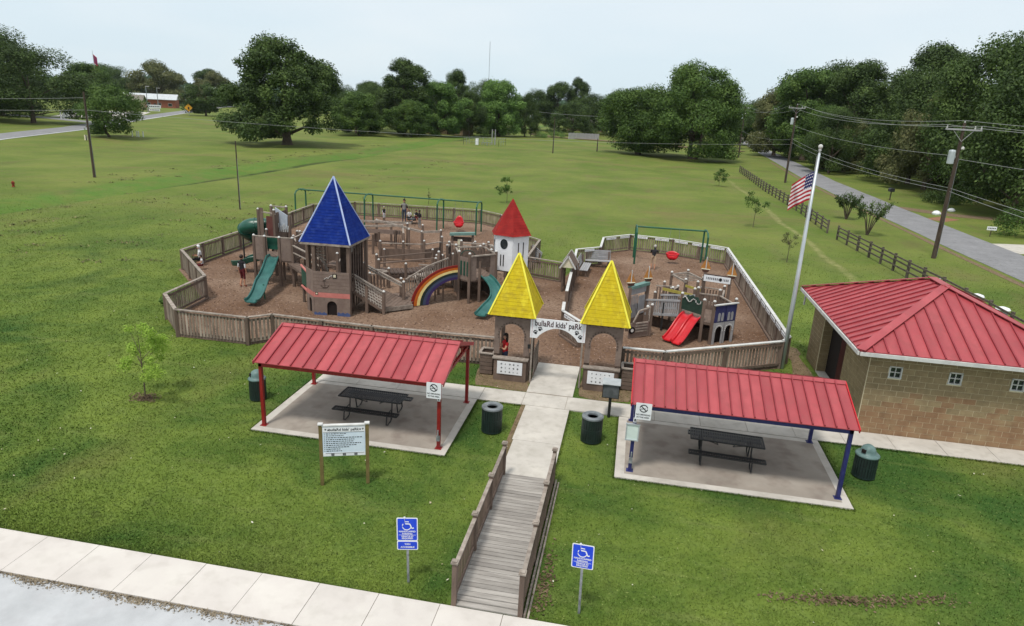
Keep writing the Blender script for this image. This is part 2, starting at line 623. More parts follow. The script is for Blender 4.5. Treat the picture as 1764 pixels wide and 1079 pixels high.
    colr = mix(mul(rng_(noise(.3, 5, (1, .5, 1)), .5, .66, 0, .55), rng_(noise(.05, 2), .45, .6)), colr, sr(98, 92, 58))
    L(colr, b.inputs['Base Color'])
    bn = N('ShaderNodeBump')
    bn.inputs['Strength'].default_value = .7
    bn.inputs['Distance'].default_value = .05
    L(noise(11, 5), bn.inputs['Height'])
    L(bn.outputs[0], b.inputs['Normal'])
    L(b.outputs[0], out.inputs[0])
    return m


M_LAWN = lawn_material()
xs = np.concatenate([[-4500, -2000, -1000, -600, -400, -300], np.arange(-240, -80, 5), np.arange(-80, -58, 1.5), np.arange(-58, -46.6, .3), np.arange(-46.5, -36, 1.5), np.arange(-36, 26, 3), np.arange(26, 60, 5), [80, 120, 200, 400, 900, 4500]])
ys = np.concatenate([[-300, -100, -40, -10], [10.1, 10.14], np.arange(12, 300, 3.5), [320, 360, 420, 520, 700, 1100, 2200, 4500]])
X, Y = np.meshgrid(xs, ys)
Z = hgt(X, Y) - .01
V = np.stack([X.ravel(), Y.ravel(), Z.ravel()], 1)
nx, ny = len(xs), len(ys)
me = bpy.data.meshes.new('ground')
F = [(j * nx + i, j * nx + i + 1, (j + 1) * nx + i + 1, (j + 1) * nx + i) for j in range(ny - 1) for i in range(nx - 1)]
me.from_pydata(V.tolist(), [], F)
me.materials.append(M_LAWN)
me.polygons.foreach_set('use_smooth', [True] * len(F))
struct(inst(me, 'ground'))


def ribbon(name, pts, w0, m, z=.02, kind='structure'):
    pts = [Vector((*p, 0)) for p in pts]
    A, B = [], []
    fine = []
    for i in range(len(pts) - 1):
        for j in range(6):
            fine.append(pts[i].lerp(pts[i + 1], j / 6))
    fine.append(pts[-1])
    for i, p in enumerate(fine):
        d = (fine[min(i + 1, len(fine) - 1)] - fine[max(i - 1, 0)]).normalized()
        n_ = Vector((-d.y, d.x, 0))
        ja = 0.06 * random.uniform(-1, 1)
        a, b_ = p + n_ * (w0 / 2 + ja), p - n_ * (w0 / 2 + ja)
        A.append((a.x, a.y, z))
        B.append((b_.x, b_.y, z))
    o = MB().strip(A, B, .1).build(name, m)
    o['kind'] = kind
    return o


ribbon('road', [(29.2, -20), (29.3, 30), (29.6, 60), (30.2, 92), (31.4, 128), (34.5, 172), (42, 290), (52, 420)], 5.2, M_ASPH)
ribbon('dirt_road_edge', [(26.2, 20), (26.3, 60), (27.0, 92), (28.0, 126), (30.8, 172)], .5, M_DIRT, z=.008)
lr = [(-70, 20), (-94, 62), (-115.5, 107), (-132.5, 147), (-159, 196), (-204, 285), (-262, 400), (-345, 590), (-470, 900)]
ribbon('highway', lr, 7.4, M_ASPH, z=.03)
ribbon('road_edge_line', [(x + 3.15, y + 1.2) for x, y in lr[:7]], .35, M_WHITE, z=.045)
ribbon('side_road', [(-150, 172), (-175, 182), (-230, 196), (-300, 214)], 5, M_ASPH, z=.018)
ribbon('parking_lot', [(-172, 196), (-215, 262)], 22, M_CONC, z=.012)
ribbon('driveway', [(32.4, 93), (37, 88.5), (44, 87), (56, 90)], 3.0, M_DIRT, z=.014)
ribbon('concrete_driveway', [(31.9, 65.5), (36, 66.5), (44, 67.5), (60, 68)], 4.6, M_CONC, z=.016)
ribbon('bare_soil_patch', [(33.0, 82.5), (35.6, 85.3)], 2.2, mat('red_soil', sr(120, 84, 62), sr(146, 108, 84), scale=3, rough=.95, world=True), z=.009)
ribbon('gravel_drive', [(-40, 262), (-33, 246), (-16, 238), (12, 224), (30, 215)], 5, M_DIRT, z=.2)

# parking lot beyond the walk, lower by a kerb
struct(MB().box(-2, 0.02, -.06, 70, 20.1, .055).build('car_park', M_LOT))


# ---- concrete slabs, each its own piece
def slab_run(name, m, cells, z0, th=.09, gap=.012, lab=None):
    t = bpy.data.objects.new(name, None)
    col.objects.link(t)
    t['kind'] = 'structure'
    b = MB()
    xs_ = [c[0] for c in cells] + [c[2] for c in cells]
    ys_ = [c[1] for c in cells] + [c[3] for c in cells]
    b.box((min(xs_) + max(xs_)) / 2, (min(ys_) + max(ys_)) / 2, z0 - th - .004, max(xs_) - min(xs_) - .02, max(ys_) - min(ys_) - .02, th - .012)
    b.build('slab_bed', M_DIRT, t)
    for x0, y0, x1, y1 in cells:
        MB().box(0, 0, 0, x1 - x0 - gap, y1 - y0 - gap, th).build('slab', m, t, ((x0 + x1) / 2, (y0 + y1) / 2, z0 - th + random.uniform(-.003, .003)))
    return t


slab_run('sidewalk', M_CONCW, [(-29.85 + 1.335 * i, 10.09, -28.515 + 1.335 * i, 11.34) for i in range(30)], .03)
slab_run('main_path', M_CONC, [(-3.0, 16.76, -1.5, 18.9), (-3.04, 18.9, -1.5, 21.52)] + [(-3.2, 22.66, -1.5, 25.75)], .034)
slab_run('cross_path', M_CONC, [(-10.85 + 1.53 * i, 21.54, -9.32 + 1.53 * i, 22.62) for i in range(18)], .03)


def pad(name, x0, y0, x1, y1):
    b = MB()
    b.box((x0 + x1) / 2, (y0 + y1) / 2, -.08, x1 - x0, y1 - y0, .115)
    o = b.build(name, M_CONC)
    b2 = MB()
    b2.box((x0 + x1) / 2 + .02, (y0 + y1) / 2, .036, x1 - x0 - .5, y1 - y0 - .5, .004)
    s = b2.build('worn_surface', M_PAD, o)
    return struct(o)


pad('shelter_pad', -11.0, 17.35, -4.78, 21.5)
pad('shelter_pad', .2, 17.45, 6.62, 21.5)
struct(MB().box(11.6, 26.3, -.08, 7.0, 7.3, .12).build('restroom_floor_slab', M_CONC))


# ---- mulch yards
def flat_poly(name, pts, z, m, jit=0.0):
    bm = bmesh.new()
    P = []
    for i in range(len(pts)):
        a, b_ = Vector(pts[i]), Vector(pts[(i + 1) % len(pts)])
        nseg = max(1, int((b_ - a).length / .5)) if jit else 1
        for j in range(nseg):
            q = a.lerp(b_, j / nseg)
            if jit:
                q += Vector((random.uniform(-jit, jit), random.uniform(-jit, jit)))
            P.append(q)
    vs_ = [bm.verts.new((p.x, p.y, z)) for p in P]
    f = bm.faces.new(vs_)
    if f.normal.z < 0:
        f.normal_flip()
    bm.normal_update()
    if f.normal.z < 0:
        bmesh.ops.reverse_faces(bm, faces=[f])
    me_ = bpy.data.meshes.new(name)
    bm.to_mesh(me_)
    bm.free()
    me_.materials.append(m)
    return inst(me_, name)


YARD = [(-3.3, 25.7), (-4.7, 25.0), (-9.9, 24.7), (-14.4, 24.85), (-15.1, 24.2), (-18.36, 24.2), (-20.4, 26.2), (-20.9, 29.6), (-25.6, 34.3), (-25.6, 40.6), (-26.8, 53.8),
        (-24.3, 56.9), (-17.8, 57.3), (-13.0, 57.6), (-10.6, 55.4), (-7.0, 47.5), (-6.2, 46.0), (-6.1, 40.2), (-3.9, 39.5), (-3.4, 43.9), (-1.95, 45.3), (-1.95, 48.9), (0, 51.1),
        (3.1, 50.6), (6.9, 48.8), (7.2, 29.2), (6.7, 28.2), (1.75, 25.4), (.1, 25.2), (-1.4, 25.7)]
o = flat_poly('mulch_ground', YARD, .006, M_MULCH)
o['kind'] = 'structure'
for nm, pts in (('bare_ground', [(-5.2, 22.75), (-3.25, 22.75), (-3.25, 24.4), (-5.4, 24.6)]),
                ('bare_ground', [(-1.45, 22.8), (.6, 22.9), (.9, 24.7), (-1.45, 24.6)]),
                ('bare_ground', [(7.0, 25.2), (7.95, 24.9), (7.95, 31.0), (7.3, 31.5)]),
                ('bare_ground', [(-15.8, 18.4), (-15.5, 18.3), (-15.3, 18.5), (-15.4, 18.75), (-15.75, 18.7)])):
    q = flat_poly(nm, pts, .004, M_DIRT, .16)
    q['kind'] = 'structure'

# ---- grass blades over the near lawn (short triangles, one object)
HARD = [(-40, -5, 40, 11.36), (-11.02, 17.33, -4.76, 21.52), (.18, 17.43, 6.64, 21.52), (-3.05, 11.3, -1.45, 21.6), (-10.9, 21.5, 30, 22.66), (-3.22, 22.6, -1.48, 26), (7.9, 22.6, 15.6, 30.2), (-4.7, 23.3, -3.3, 25.4), (-1.3, 23.3, .1, 25.4),
        (-15.9, 18.2, -15.3, 18.7)]


def inside_poly(x, y, poly):
    r = np.zeros(x.shape, bool)
    n = len(poly)
    for i in range(n):
        x0, y0 = poly[i]
        x1, y1 = poly[(i + 1) % n]
        c = ((y0 > y) != (y1 > y)) & (x < (x1 - x0) * (y - y0) / (y1 - y0 + 1e-9) + x0)
        r ^= c
    return r


nb = 420000
gy = 11.3 + (rng.random(nb) ** 1.9) * 62
gx = -.17 * gy + (rng.random(nb) - .5) * 2 * (gy * .86 + 5)
keep = np.ones(nb, bool)
keep &= rng.random(nb) < np.clip((62 - gy) / 32, 0, 1)
for x0, y0, x1, y1 in HARD:
    keep &= ~((gx > x0) & (gx < x1) & (gy > y0) & (gy < y1))
keep &= ~inside_poly(gx, gy, YARD)
gx, gy = gx[keep], gy[keep]
# ragged fringe along the walk and the pads
ex, ey = [], []
for x0, y0, x1, y1 in [(-30, 11.33, 9, 11.36), (-11.02, 17.3, -4.76, 17.34), (.18, 17.4, 6.64, 17.44), (-4.78, 17.3, -4.74, 21.5), (.16, 17.4, .2, 21.5), (6.6, 17.4, 6.66, 21.5), (-11.04, 17.3, -11.0, 21.5), (-3.04, 16.8, -3.0, 21.5),
                       (-1.5, 16.8, -1.46, 21.5), (6.7, 21.46, 16, 21.52), (-4.7, 21.46, -3.1, 21.52), (-10.8, 22.62, -3.3, 22.66), (.2, 22.62, 7.9, 22.66)]:
    n_ = int(300 * max(x1 - x0, y1 - y0))
    ex.append(rng.uniform(x0, x1, n_) + rng.normal(0, .025, n_))
    ey.append(rng.uniform(y0, y1, n_) + rng.normal(0, .025, n_))
gx = np.concatenate([gx] + ex)
gy = np.concatenate([gy] + ey)
n_ = len(gx)
dist = np.hypot(gx, gy)
h_ = rng.uniform(.012, .034, n_) * (1 + dist / 60)
wd = rng.uniform(.006, .014, n_) * np.minimum(dist / 14, 1.9)
an = rng.uniform(0, 2 * PI, n_)
lx, ly = rng.normal(0, .025, n_), rng.normal(0, .025, n_)
gv = np.empty((n_, 3, 3))
gv[:, 0] = np.stack([gx - np.cos(an) * wd, gy - np.sin(an) * wd, np.full(n_, -.012)], 1)
gv[:, 1] = np.stack([gx + np.cos(an) * wd, gy + np.sin(an) * wd, np.full(n_, -.012)], 1)
gv[:, 2] = np.stack([gx + lx, gy + ly, h_], 1)
gv[:, :, 2] += hgt(gx, gy)[:, None]


def tri_mesh(name, vv, per, mats):
    """vv: (n, per, 3) vertex blocks, one face each."""
    n = len(vv)
    me_ = bpy.data.meshes.new(name)
    me_.vertices.add(n * per)
    me_.vertices.foreach_set('co', vv.reshape(-1).astype(np.float32))
    me_.loops.add(n * per)
    me_.loops.foreach_set('vertex_index', np.arange(n * per, dtype=np.int32))
    me_.polygons.add(n)
    me_.polygons.foreach_set('loop_start', (np.arange(n) * per).astype(np.int32))
    for m_ in (mats if isinstance(mats, (list, tuple)) else [mats]):
        me_.materials.append(m_)
    me_.update(calc_edges=True)
    return me_


M_BLADE = mat('grass_blade', sr(70, 100, 42), sr(112, 136, 66), sr(88, 118, 52), scale=.5, detail=6, rough=.7, spec=.2, world=True, transl=.3, fine=(sr(134, 150, 84), 6, .6))
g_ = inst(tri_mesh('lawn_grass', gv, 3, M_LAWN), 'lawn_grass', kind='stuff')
tag(g_, 'short mown grass covering the lawn round the shelters', 'grass')

# fallen leaves / litter flecks on the lawn and the kerb debris
nl = 420
lx_ = -2 + (rng.random(nl) - .5) * 44
ly_ = 11.5 + rng.random(nl) * 22
kp = np.ones(nl, bool)
for x0, y0, x1, y1 in HARD[1:]:
    kp &= ~((lx_ > x0) & (lx_ < x1) & (ly_ > y0) & (ly_ < y1))
kp &= ~inside_poly(lx_, ly_, YARD)
lx_, ly_ = lx_[kp], ly_[kp]


def leaf_quads(cx, cy, cz, size, flat=.3, n=None):
    n = len(cx)
    a = rng.uniform(0, 2 * PI, n)
    t = rng.normal(0, flat, (n, 2))
    u = np.stack([np.cos(a), np.sin(a), t[:, 0]], 1) * size[:, None]
    v_ = np.stack([-np.sin(a), np.cos(a), t[:, 1]], 1) * size[:, None] * .6
    c = np.stack([cx, cy, cz], 1)
    return np.stack([c - u, c - v_, c + u, c + v_], 1)


q = leaf_quads(lx_, ly_, np.full(len(lx_), .045), rng.uniform(.012, .04, len(lx_)))
tag(inst(tri_mesh('fallen_leaves', q, 4, mat('dry_leaf', sr(150, 136, 96), sr(206, 204, 190), scale=1.5, world=True)), 'fallen_leaves', kind='stuff'), 'pale dry leaves and clover heads dotted over the lawn', 'leaves')
sx_, sy_ = [], []
for i in range(60):
    u = i / 59
    n_ = int(4 + 24 * math.sin(PI * u) * random.random())
    sx_.append(rng.normal(3.6 + 4.3 * u, .09, n_))
    sy_.append(rng.normal(13.25 + .95 * u ** 1.3, .07 + .05 * random.random(), n_))
sx_.append(rng.normal(-15.58, .25, 420)); sy_.append(rng.normal(18.5, .18, 420))
sx_.append(rng.normal(-1.12, .1, 260)); sy_.append(rng.normal(12.5, .5, 260))
sx_, sy_ = np.concatenate(sx_), np.concatenate(sy_)
q = leaf_quads(sx_, sy_, rng.uniform(.008, .034, len(sx_)), rng.uniform(.015, .045, len(sx_)), .35)
tag(inst(tri_mesh('soil_crumbs', q, 4, mat('soil_crumb', sr(70, 56, 40), sr(124, 106, 84), sr(92, 76, 56), scale=7, detail=2, world=True)), 'soil_crumbs', kind='stuff'), 'crumbly bare soil showing through the lawn', 'soil')
cl_x, cl_y = [], []
for i in range(26):
    c = -13.5 + i * .34 + random.uniform(-.1, .1)
    s_ = random.uniform(.08, .24)
    nn = int(260 * random.random() ** 1.3 * max(.25, 1 - i / 30)) + 12
    cl_x.append(rng.normal(c, s_, nn))
    cl_y.append(10.07 - np.abs(rng.normal(0, .09, nn)))
cl_x.append(rng.uniform(-14, -3, 900)); cl_y.append(rng.normal(10.07, .012, 900))
cl_x, cl_y = np.concatenate(cl_x), np.concatenate(cl_y)
q = leaf_quads(cl_x, cl_y, rng.uniform(.0, .025, len(cl_x)), rng.uniform(.01, .032, len(cl_x)), .5)
tag(inst(tri_mesh('gutter_debris', q, 4, mat('gutter_leaf', sr(96, 84, 66), sr(150, 138, 118), scale=6, world=True)), 'gutter_debris', kind='stuff'), 'brown leaf litter gathered along the kerb of the car park', 'debris')
# ditch-side dry specks in the far meadow
nn = 2600
qx, qy, qz = [], [], []
for i in range(210):
    r_ = random.random()
    if r_ < .55:
        cx_, cy_, n_ = random.uniform(-50, -26), random.uniform(34, 62), random.randint(6, 26)
    elif r_ < .8:
        cx_, cy_, n_ = random.gauss(-57, 2.0), random.uniform(62, 150), random.randint(10, 40)
    else:
        cx_, cy_, n_ = random.gauss(-34, 3), random.uniform(64, 120), random.randint(8, 26)
    qx.append(rng.normal(cx_, .35, n_)); qy.append(rng.normal(cy_, .22, n_)); qz.append(np.asarray(hgt(qx[-1], qy[-1])) + rng.uniform(.0, .07, n_))
qx, qy, qz = map(np.concatenate, (qx, qy, qz))
q = leaf_quads(qx, qy, qz, rng.uniform(.03, .1, len(qx)), .5)
tag(inst(tri_mesh('mown_weeds', q, 4, mat('mown_weed', sr(58, 60, 34), sr(150, 142, 96), sr(84, 84, 50), scale=2.4, detail=3, world=True)), 'mown_weeds', kind='stuff'), 'tufts of coarse weeds and dry clippings over the far meadow', 'weeds')
nn = 60000
cx_ = rng.uniform(-32, 7.2, nn)
cy_ = 24.5 + rng.random(nn) ** 1.4 * 32
kp = inside_poly(cx_, cy_, YARD)
q = leaf_quads(cx_[kp], cy_[kp], rng.uniform(.008, .02, kp.sum()), rng.uniform(.02, .05, kp.sum()), .35)
tag(inst(tri_mesh('mulch_chips', q, 4, mat('mulch_chip', sr(88, 66, 54), sr(168, 144, 128), sr(124, 100, 86), scale=9, detail=2, world=True)), 'mulch_chips', kind='stuff'), 'loose brown wood chips spread over the play yards', 'wood chips')


# ================================================================ PICKET FENCES
SLAT_MESH = MB().box(0, 0, 0, .09, .02, .98).mesh('slat', M_SLAT)


def picket_fence(label, runs, slats=300, h=1.2, white=False, post_every=2.3, plaques=(), cat='fence', side=1, name='picket_fence', group=None):
    x0, y0 = runs[0][0]
    t = thing(name, label, cat, (x0, y0, 0), group=group)
    left = slats
    rest = MB()
    for run in runs:
        for i in range(len(run) - 1):
            a, b_ = Vector((*run[i], 0)) - Vector((x0, y0, 0)), Vector((*run[i + 1], 0)) - Vector((x0, y0, 0))
            d = b_ - a
            L_ = d.length
            if L_ < .05:
                continue
            ang = math.atan2(d.y, d.x)
            u = d / L_
            n_ = Vector((-u.y, u.x, 0))
            # rails
            capm = M_TRIM if white else M_RAIL
            MB().box(0, 0, 0, L_ + .06, .15, .04).build('cap_rail', capm, t, tuple((a + b_) / 2 + Vector((0, 0, h - .02))), rz=ang)
            for zz in (.16, h - .2):
                MB().box(0, 0, 0, L_, .04, .09).build('rail', M_WOOD, t, tuple((a + b_) / 2 - n_ * .03 + Vector((0, 0, zz))), rz=ang)
            MB().box(0, 0, 0, L_, .1, .1).build('footing_timber', M_WOOD, t, tuple((a + b_) / 2 + n_ * .08 * side), rz=ang)
            npost = max(1, round(L_ / post_every))
            for j in range(npost + (1 if i == len(run) - 2 else 0)):
                p = a.lerp(b_, j / npost)
                MB().box(0, 0, -.05, .14, .14, h + .05).build('post', M_WOOD, t, tuple(p), rz=ang)
            ns = int((L_ - .12) / .155)
            for j in range(ns):
                p = a + u * (.1 + (j + .5) * (L_ - .2) / ns) + n_ * .004
                zz = .13 + random.uniform(-.01, .01)
                if left > 0:
                    inst(SLAT_MESH, 'slat', t, (p.x, p.y, zz), rz=ang + random.uniform(-.02, .02))
                    left -= 1
                else:
                    rest.box(p.x, p.y, zz, .092, .02, .98, ang)
    if rest.v:
        rest.build('slat', M_SLAT, t, kind='stuff')
    for (px_, py_, L_, ang, s_) in plaques:
        pb = MB().box(0, 0, 0, L_, .02, .15).build('name_plaque', M_WHITE, t, (px_ - x0, py_ - y0, h - .2), rz=ang)
        m_ = MB()
        xx = -L_ / 2 + .07
        while xx < L_ / 2 - .06:
            m_.box(xx, -.0115 * s_, .045, random.uniform(.02, .04), .003, random.uniform(.04, .07))
            xx += random.uniform(.05, .12)
        m_.build('plaque_mark', M_INK, pb, kind='stuff')
    return t


def plaques_along(a, b_, inset, s_, L_=1.0, gap=.16):
    a, b_ = Vector(a), Vector(b_)
    d = b_ - a
    n_ = int((d.length - .2) / (L_ + gap))
    u = d.normalized()
    nn_ = Vector((-u.y, u.x)) * inset
    return [(*(a + u * ((i + .5) * d.length / n_) + nn_), L_, math.atan2(d.y, d.x), s_) for i in range(n_)]


picket_fence('long weathered picket fence curving round the large play yard with the blue tower',
             [[(-4.75, 24.9), (-9.96, 24.71), (-14.4, 24.86), (-15.13, 24.16), (-18.4, 24.2), (-20.3, 26.1), (-20.6, 29.5), (-25.3, 34.3), (-25.5, 40.6), (-26.78, 53.8), (-24.3, 56.85), (-17.77, 57.25), (-13.04, 57.55), (-10.9, 55.9), (-7.3, 47.2)]], side=-1)
picket_fence('short picket fence between the white turret and the roofed seat at the divider', [[(-7.2, 47.1), (-6.17, 46.04), (-6.1, 40.23), (-3.9, 39.45)]], side=-1)
R_ = [(-1.8, 28.15), (-2.7, 29.5), (-2.8, 30.9)]
R2_ = [(-2.9, 33.0), (-3.4, 43.85), (-1.92, 45.25), (-1.92, 48.93), (-.02, 51.04), (3.06, 50.5), (6.72, 48.7), (7.0, 28.9), (6.62, 28.2), (1.75, 25.36), (.15, 25.3)]
pl = (plaques_along(R_[1], R_[0], -.09, 1) + plaques_along(R2_[1], R2_[2], -.09, 1, .8) + plaques_along(R2_[3], R2_[4], -.09, 1) + plaques_along(R2_[4], R2_[5], -.09, 1)
      + plaques_along(R2_[5], R2_[6], -.09, 1) + plaques_along(R2_[6], R2_[7], -.09, 1))
R2r = [R2_[::-1]]
picket_fence('picket fence with white cap rail and name plaques round the toddler yard', R2r + [R_], white=True, plaques=pl, side=1)

# ================================================================ ACCESS RAMP
t = thing('wooden_ramp', 'grey timber ramp with picket handrails leading from sidewalk to path', 'ramp', (-2.17, 11.36, 0))
NP = 38
for i in range(NP):
    MB().box(0, 0, 0, 1.42, 5.36 / NP - .014, .04).build('plank', M_DECK, t, (random.uniform(-.006, .006), (i + .5) * 5.36 / NP, .055 + random.uniform(-.003, .003) + (.0 if i > 1 else -.02 * (2 - i))))
for sx in (-.74, .79):
    MB().box(sx, 2.7, -.08, .04, 5.4, .17).build('stringer', M_RAIL, t)
MB().box(.86, 2.7, -.08, .04, 5.4, .1).build('stringer', M_RAIL, t)
for sx in (-1, 1):
    x = sx * .70
    ys_ = [.03, 1.8, 3.55, 5.3]
    for j, yy in enumerate(ys_):
        p = MB().box(0, 0, -.08, .1, .1, 1.13).build('post', M_WOOD, t, (x, yy, 0))
        MB().box(0, 0, 1.05, .15, .15, .035).box(0, 0, 1.085, .1, .1, .025).build('post_cap', M_RAIL, p)
    for j in range(3):
        MB().bar((0, ys_[j] + .05, .96), (0, ys_[j + 1] - .05, .96), .09, .035).build('cap_rail', M_RAIL, t, (x, 0, 0))
        MB().bar((0, ys_[j] + .05, .2), (0, ys_[j + 1] - .05, .2), .04, .09).build('rail', M_WOOD, t, (x, 0, 0))
        MB().bar((0, ys_[j] + .05, .86), (0, ys_[j + 1] - .05, .86), .04, .09).build('rail', M_WOOD, t, (x, 0, 0))
        n_ = 11
        for q_ in range(n_):
            yy = ys_[j] + .06 + (q_ + .5) * (1.63 / n_)
            MB().box(0, 0, 0, .02, .05, .72).build('slat', M_WOOD, t, (x + sx * .035, yy, .17))

# ================================================================ RESTROOM BUILDING
t = thing('restroom_building', 'tan block restroom with a red hipped metal roof beside the path', 'building', (8.1, 22.65, 0))
X0, X1, Y0, Y1 = 0, 6.05, 0, 7.3
HW = 2.98


def wall_core(b, x0, y0, x1, y1, z0=0, z1=HW):
    if y0 == .012:
        y0 = -.009
    if x0 == .012:
        x0 = -.009
    b.box((x0 + x1) / 2, (y0 + y1) / 2, z0, abs(x1 - x0), abs(y1 - y0), z1 - z0)


b = MB()
wins = [.82, 2.62, 4.45]
xx = 0.012
for wx in wins + [None]:
    xe = (wx - .2) if wx is not None else X1 - .012
    wall_core(b, xx, .012, xe, .19)
    if wx is not None:
        wall_core(b, wx - .2, .012, wx + .2, .19, 0, 2.05)
        wall_core(b, wx - .2, .012, wx + .2, .19, 2.45, HW)
        xx = wx + .2
wall_core(b, .012, .19, .19, 2.5)
wall_core(b, .012, 5.65, .19, Y1 - .012)
wall_core(b, .19, Y1 - .19, X1 - .012, Y1 - .012)
wall_core(b, X1 - .19, .19, X1 - .012, Y1 - .19)
wall_core(b, .19, 2.3, 1.9, 2.5)
wall_core(b, .19, 5.65, 1.9, 5.85)
wall_core(b, .012, 2.5, .19, 5.65, 2.5, HW)
b.build('wall', M_MORTAR, t)
MB().box(.42, 4.07, 0, .1, 3.15, 2.98).build('interior_shade', M_DARK, t)  # dark sheet just inside the doorway, coloured to stand for interior shade
MB().box(.35, 3.6, 0, .05, 1.1, 2.1).build('door', mat('maroon_door', sr(60, 20, 24), sr(72, 26, 28), rough=.5), t)
MB().box(X1 / 2, Y1 / 2, HW, X1 - .1, Y1 - .1, .02).build('ceiling', M_TRIM, t)
blk = {}


def block(L_, m=M_BLOCK):
    key = (round(L_, 3), m.name)
    if key not in blk:
        q_ = MB()
        q_.box(0, 0, 0, L_, .03, .19)
        blk[key] = q_.mesh('block', m)
    return blk[key]


rest = MB()
rows = 15
cnt = 0
for r_ in range(rows):
    z = .004 + r_ * .2
    x = -.0
    segs = []
    off = .2 if r_ % 2 else .4
    edges = [0, off] if off < .4 else [0]
    while edges[-1] + .4 < X1:
        edges.append(edges[-1] + .4)
    edges.append(X1)
    for a, c in zip(edges[:-1], edges[1:]):
        parts_ = [(a, c)]
        if 2.0 < z + .1 < 2.45:
            parts_ = []
            cur = a
            for wx in wins:
                if wx - .2 < c and wx + .2 > cur:
                    if wx - .2 > cur:
                        parts_.append((cur, wx - .2))
                    cur = max(cur, wx + .2)
            if cur < c:
                parts_.append((cur, c))
        for p0, p1 in parts_:
            if p1 - p0 < .03:
                continue
            if cnt < 292:
                inst(block(p1 - p0 - .011, M_BLOCKR if r_ < 5 or (r_ < 8 and random.random() < .4) else M_BLOCK), 'block', t, ((p0 + p1) / 2, random.uniform(-.002, .002), z))
                cnt += 1
            else:
                rest.box((p0 + p1) / 2, 0, z, p1 - p0 - .011, .03, .19)
    off = 0 if r_ % 2 else .2
    for (ya, yb, z1) in ((.02, 2.5, HW), (5.65, Y1, HW), (2.5, 5.65, HW)):
        if ya == 2.5 and z < 2.5:
            continue
        y_ = ya
        e = [ya]
        if off:
            e.append(ya + .2)
        while e[-1] + .4 < yb:
            e.append(e[-1] + .4)
        e.append(yb)
        for a, c in zip(e[:-1], e[1:]):
            if c - a > .03:
                rest.box(0, (a + c) / 2, z, .03, c - a - .011, .19)
    # return walls of the doorway
    for yy in (2.512, 5.638):
        rest.box(.19, yy, z, .34, .024, .19)
    for q_ in range(18):
        rest.box(X1, .2 + q_ * .4, z, .03, .389, .19)
    for q_ in range(15):
        rest.box(.2 + q_ * .4, Y1, z, .389, .03, .19)
rest.build('block', M_BLOCK, t, kind='stuff')
for wx in wins:
    f = MB()
    for dx in (-.18, .18):
        f.box(wx + dx, -.01, 2.06, .04, .06, .38)
    f.box(wx, -.01, 2.42, .4, .06, .035).box(wx, -.01, 2.045, .42, .075, .035)
    f.box(wx, 0, 2.08, .025, .04, .34).box(wx - .09, 0, 2.235, .155, .04, .025).box(wx + .09, 0, 2.235, .155, .04, .025)
    fr = f.build('window_frame', M_TRIM, t)
    for dx in (-.09, .09):
        for zz in (2.085, 2.262):
            MB().box(0, 0, 0, .15, .01, .15).build('pane', M_GLASS, fr, (wx + dx, .03, zz))
# roof
RX0, RX1, RY0, RY1, ZE, KS = -.55, 6.6, -.55, 7.85, 3.0, .435
half = (RX1 - RX0) / 2
fz = lambda x, y: ZE + KS * min(x - RX0, RX1 - x, y - RY0, RY1 - y)
ST = .42


def rpanel(P, ribs):
    q_ = MB()
    q_.prism([(x, y, fz(x, y) + .04) for x, y in P], (0, 0, -.03))
    for (ax, ay, bx, by) in ribs:
        q_.cur = 1
        q_.bar((ax, ay, fz(ax, ay) + .06), (bx, by, fz(bx, by) + .06), .045, .055)
    return q_.build('roof_panel', [M_METRED, M_METRIB], t)


x = RX0
while x < RX1 - .02:
    x2 = min(x + ST, RX1)
    d = lambda v: min(v - RX0, RX1 - v)
    mid = (RX0 + RX1) / 2
    for (yb, sg) in ((RY0, 1), (RY1, -1)):
        P = [(x, yb), (x2, yb), (x2, yb + sg * max(.001, d(x2)))]
        if x < mid < x2:
            P.append((mid, yb + sg * half))
        P.append((x, yb + sg * max(.002, d(x))))
        rpanel(P, [(x, yb, x, yb + sg * max(.05, d(x)))])
    x = x2
y = RY0
while y < RY1 - .02:
    y2 = min(y + ST, RY1)
    d = lambda v: min(v - RY0, RY1 - v, half)
    for (xb, sg) in ((RX0, 1), (RX1, -1)):
        P = [(xb, y), (xb, y2), (xb + sg * max(.001, d(y2)), y2)]
        for brk in (RY0 + half, RY1 - half):
            if y < brk < y2:
                P.append((xb + sg * half, brk))
        P.append((xb + sg * max(.002, d(y)), y))
        rpanel(P, [(xb, y, xb + sg * max(.05, d(y)), y)])
    y = y2
a1, a2 = ((RX0 + RX1) / 2, RY0 + half), ((RX0 + RX1) / 2, RY1 - half)
for p, q_ in (((RX0, RY0), a1), ((RX1, RY0), a1), ((RX0, RY1), a2), ((RX1, RY1), a2), (a1, a2)):
    MB().bar((*p, fz(*p) + .085), (*q_, fz(*q_) + .085), .3, .025).build('ridge_cap', M_METRED, t)
g = MB()
for p, q_ in (((RX0, RY0), (RX1, RY0)), ((RX1, RY0), (RX1, RY1)), ((RX1, RY1), (RX0, RY1)), ((RX0, RY1), (RX0, RY0))):
    dx, dy = (q_[0] - p[0]), (q_[1] - p[1])
    nx_, ny_ = (dy, -dx)
    l = math.hypot(dx, dy)
    nx_, ny_ = nx_ / l * .04, ny_ / l * .04
    g.bar((p[0] + nx_, p[1] + ny_, ZE - .05), (q_[0] + nx_, q_[1] + ny_, ZE - .05), .05, .12)
g.build('fascia', M_TRIM, t)
g = MB()
g.box((RX0 + 0) / 2, 3.65, ZE - .06, .5, 8.3, .02).box((RX1 + X1) / 2, 3.65, ZE - .06, .5, 8.3, .02).box(3.02, -.27, ZE - .062, 6.0, .5, .02).box(3.02, 7.57, ZE - .062, 6.0, .5, .02)
g.build('soffit', M_TRIM, t)
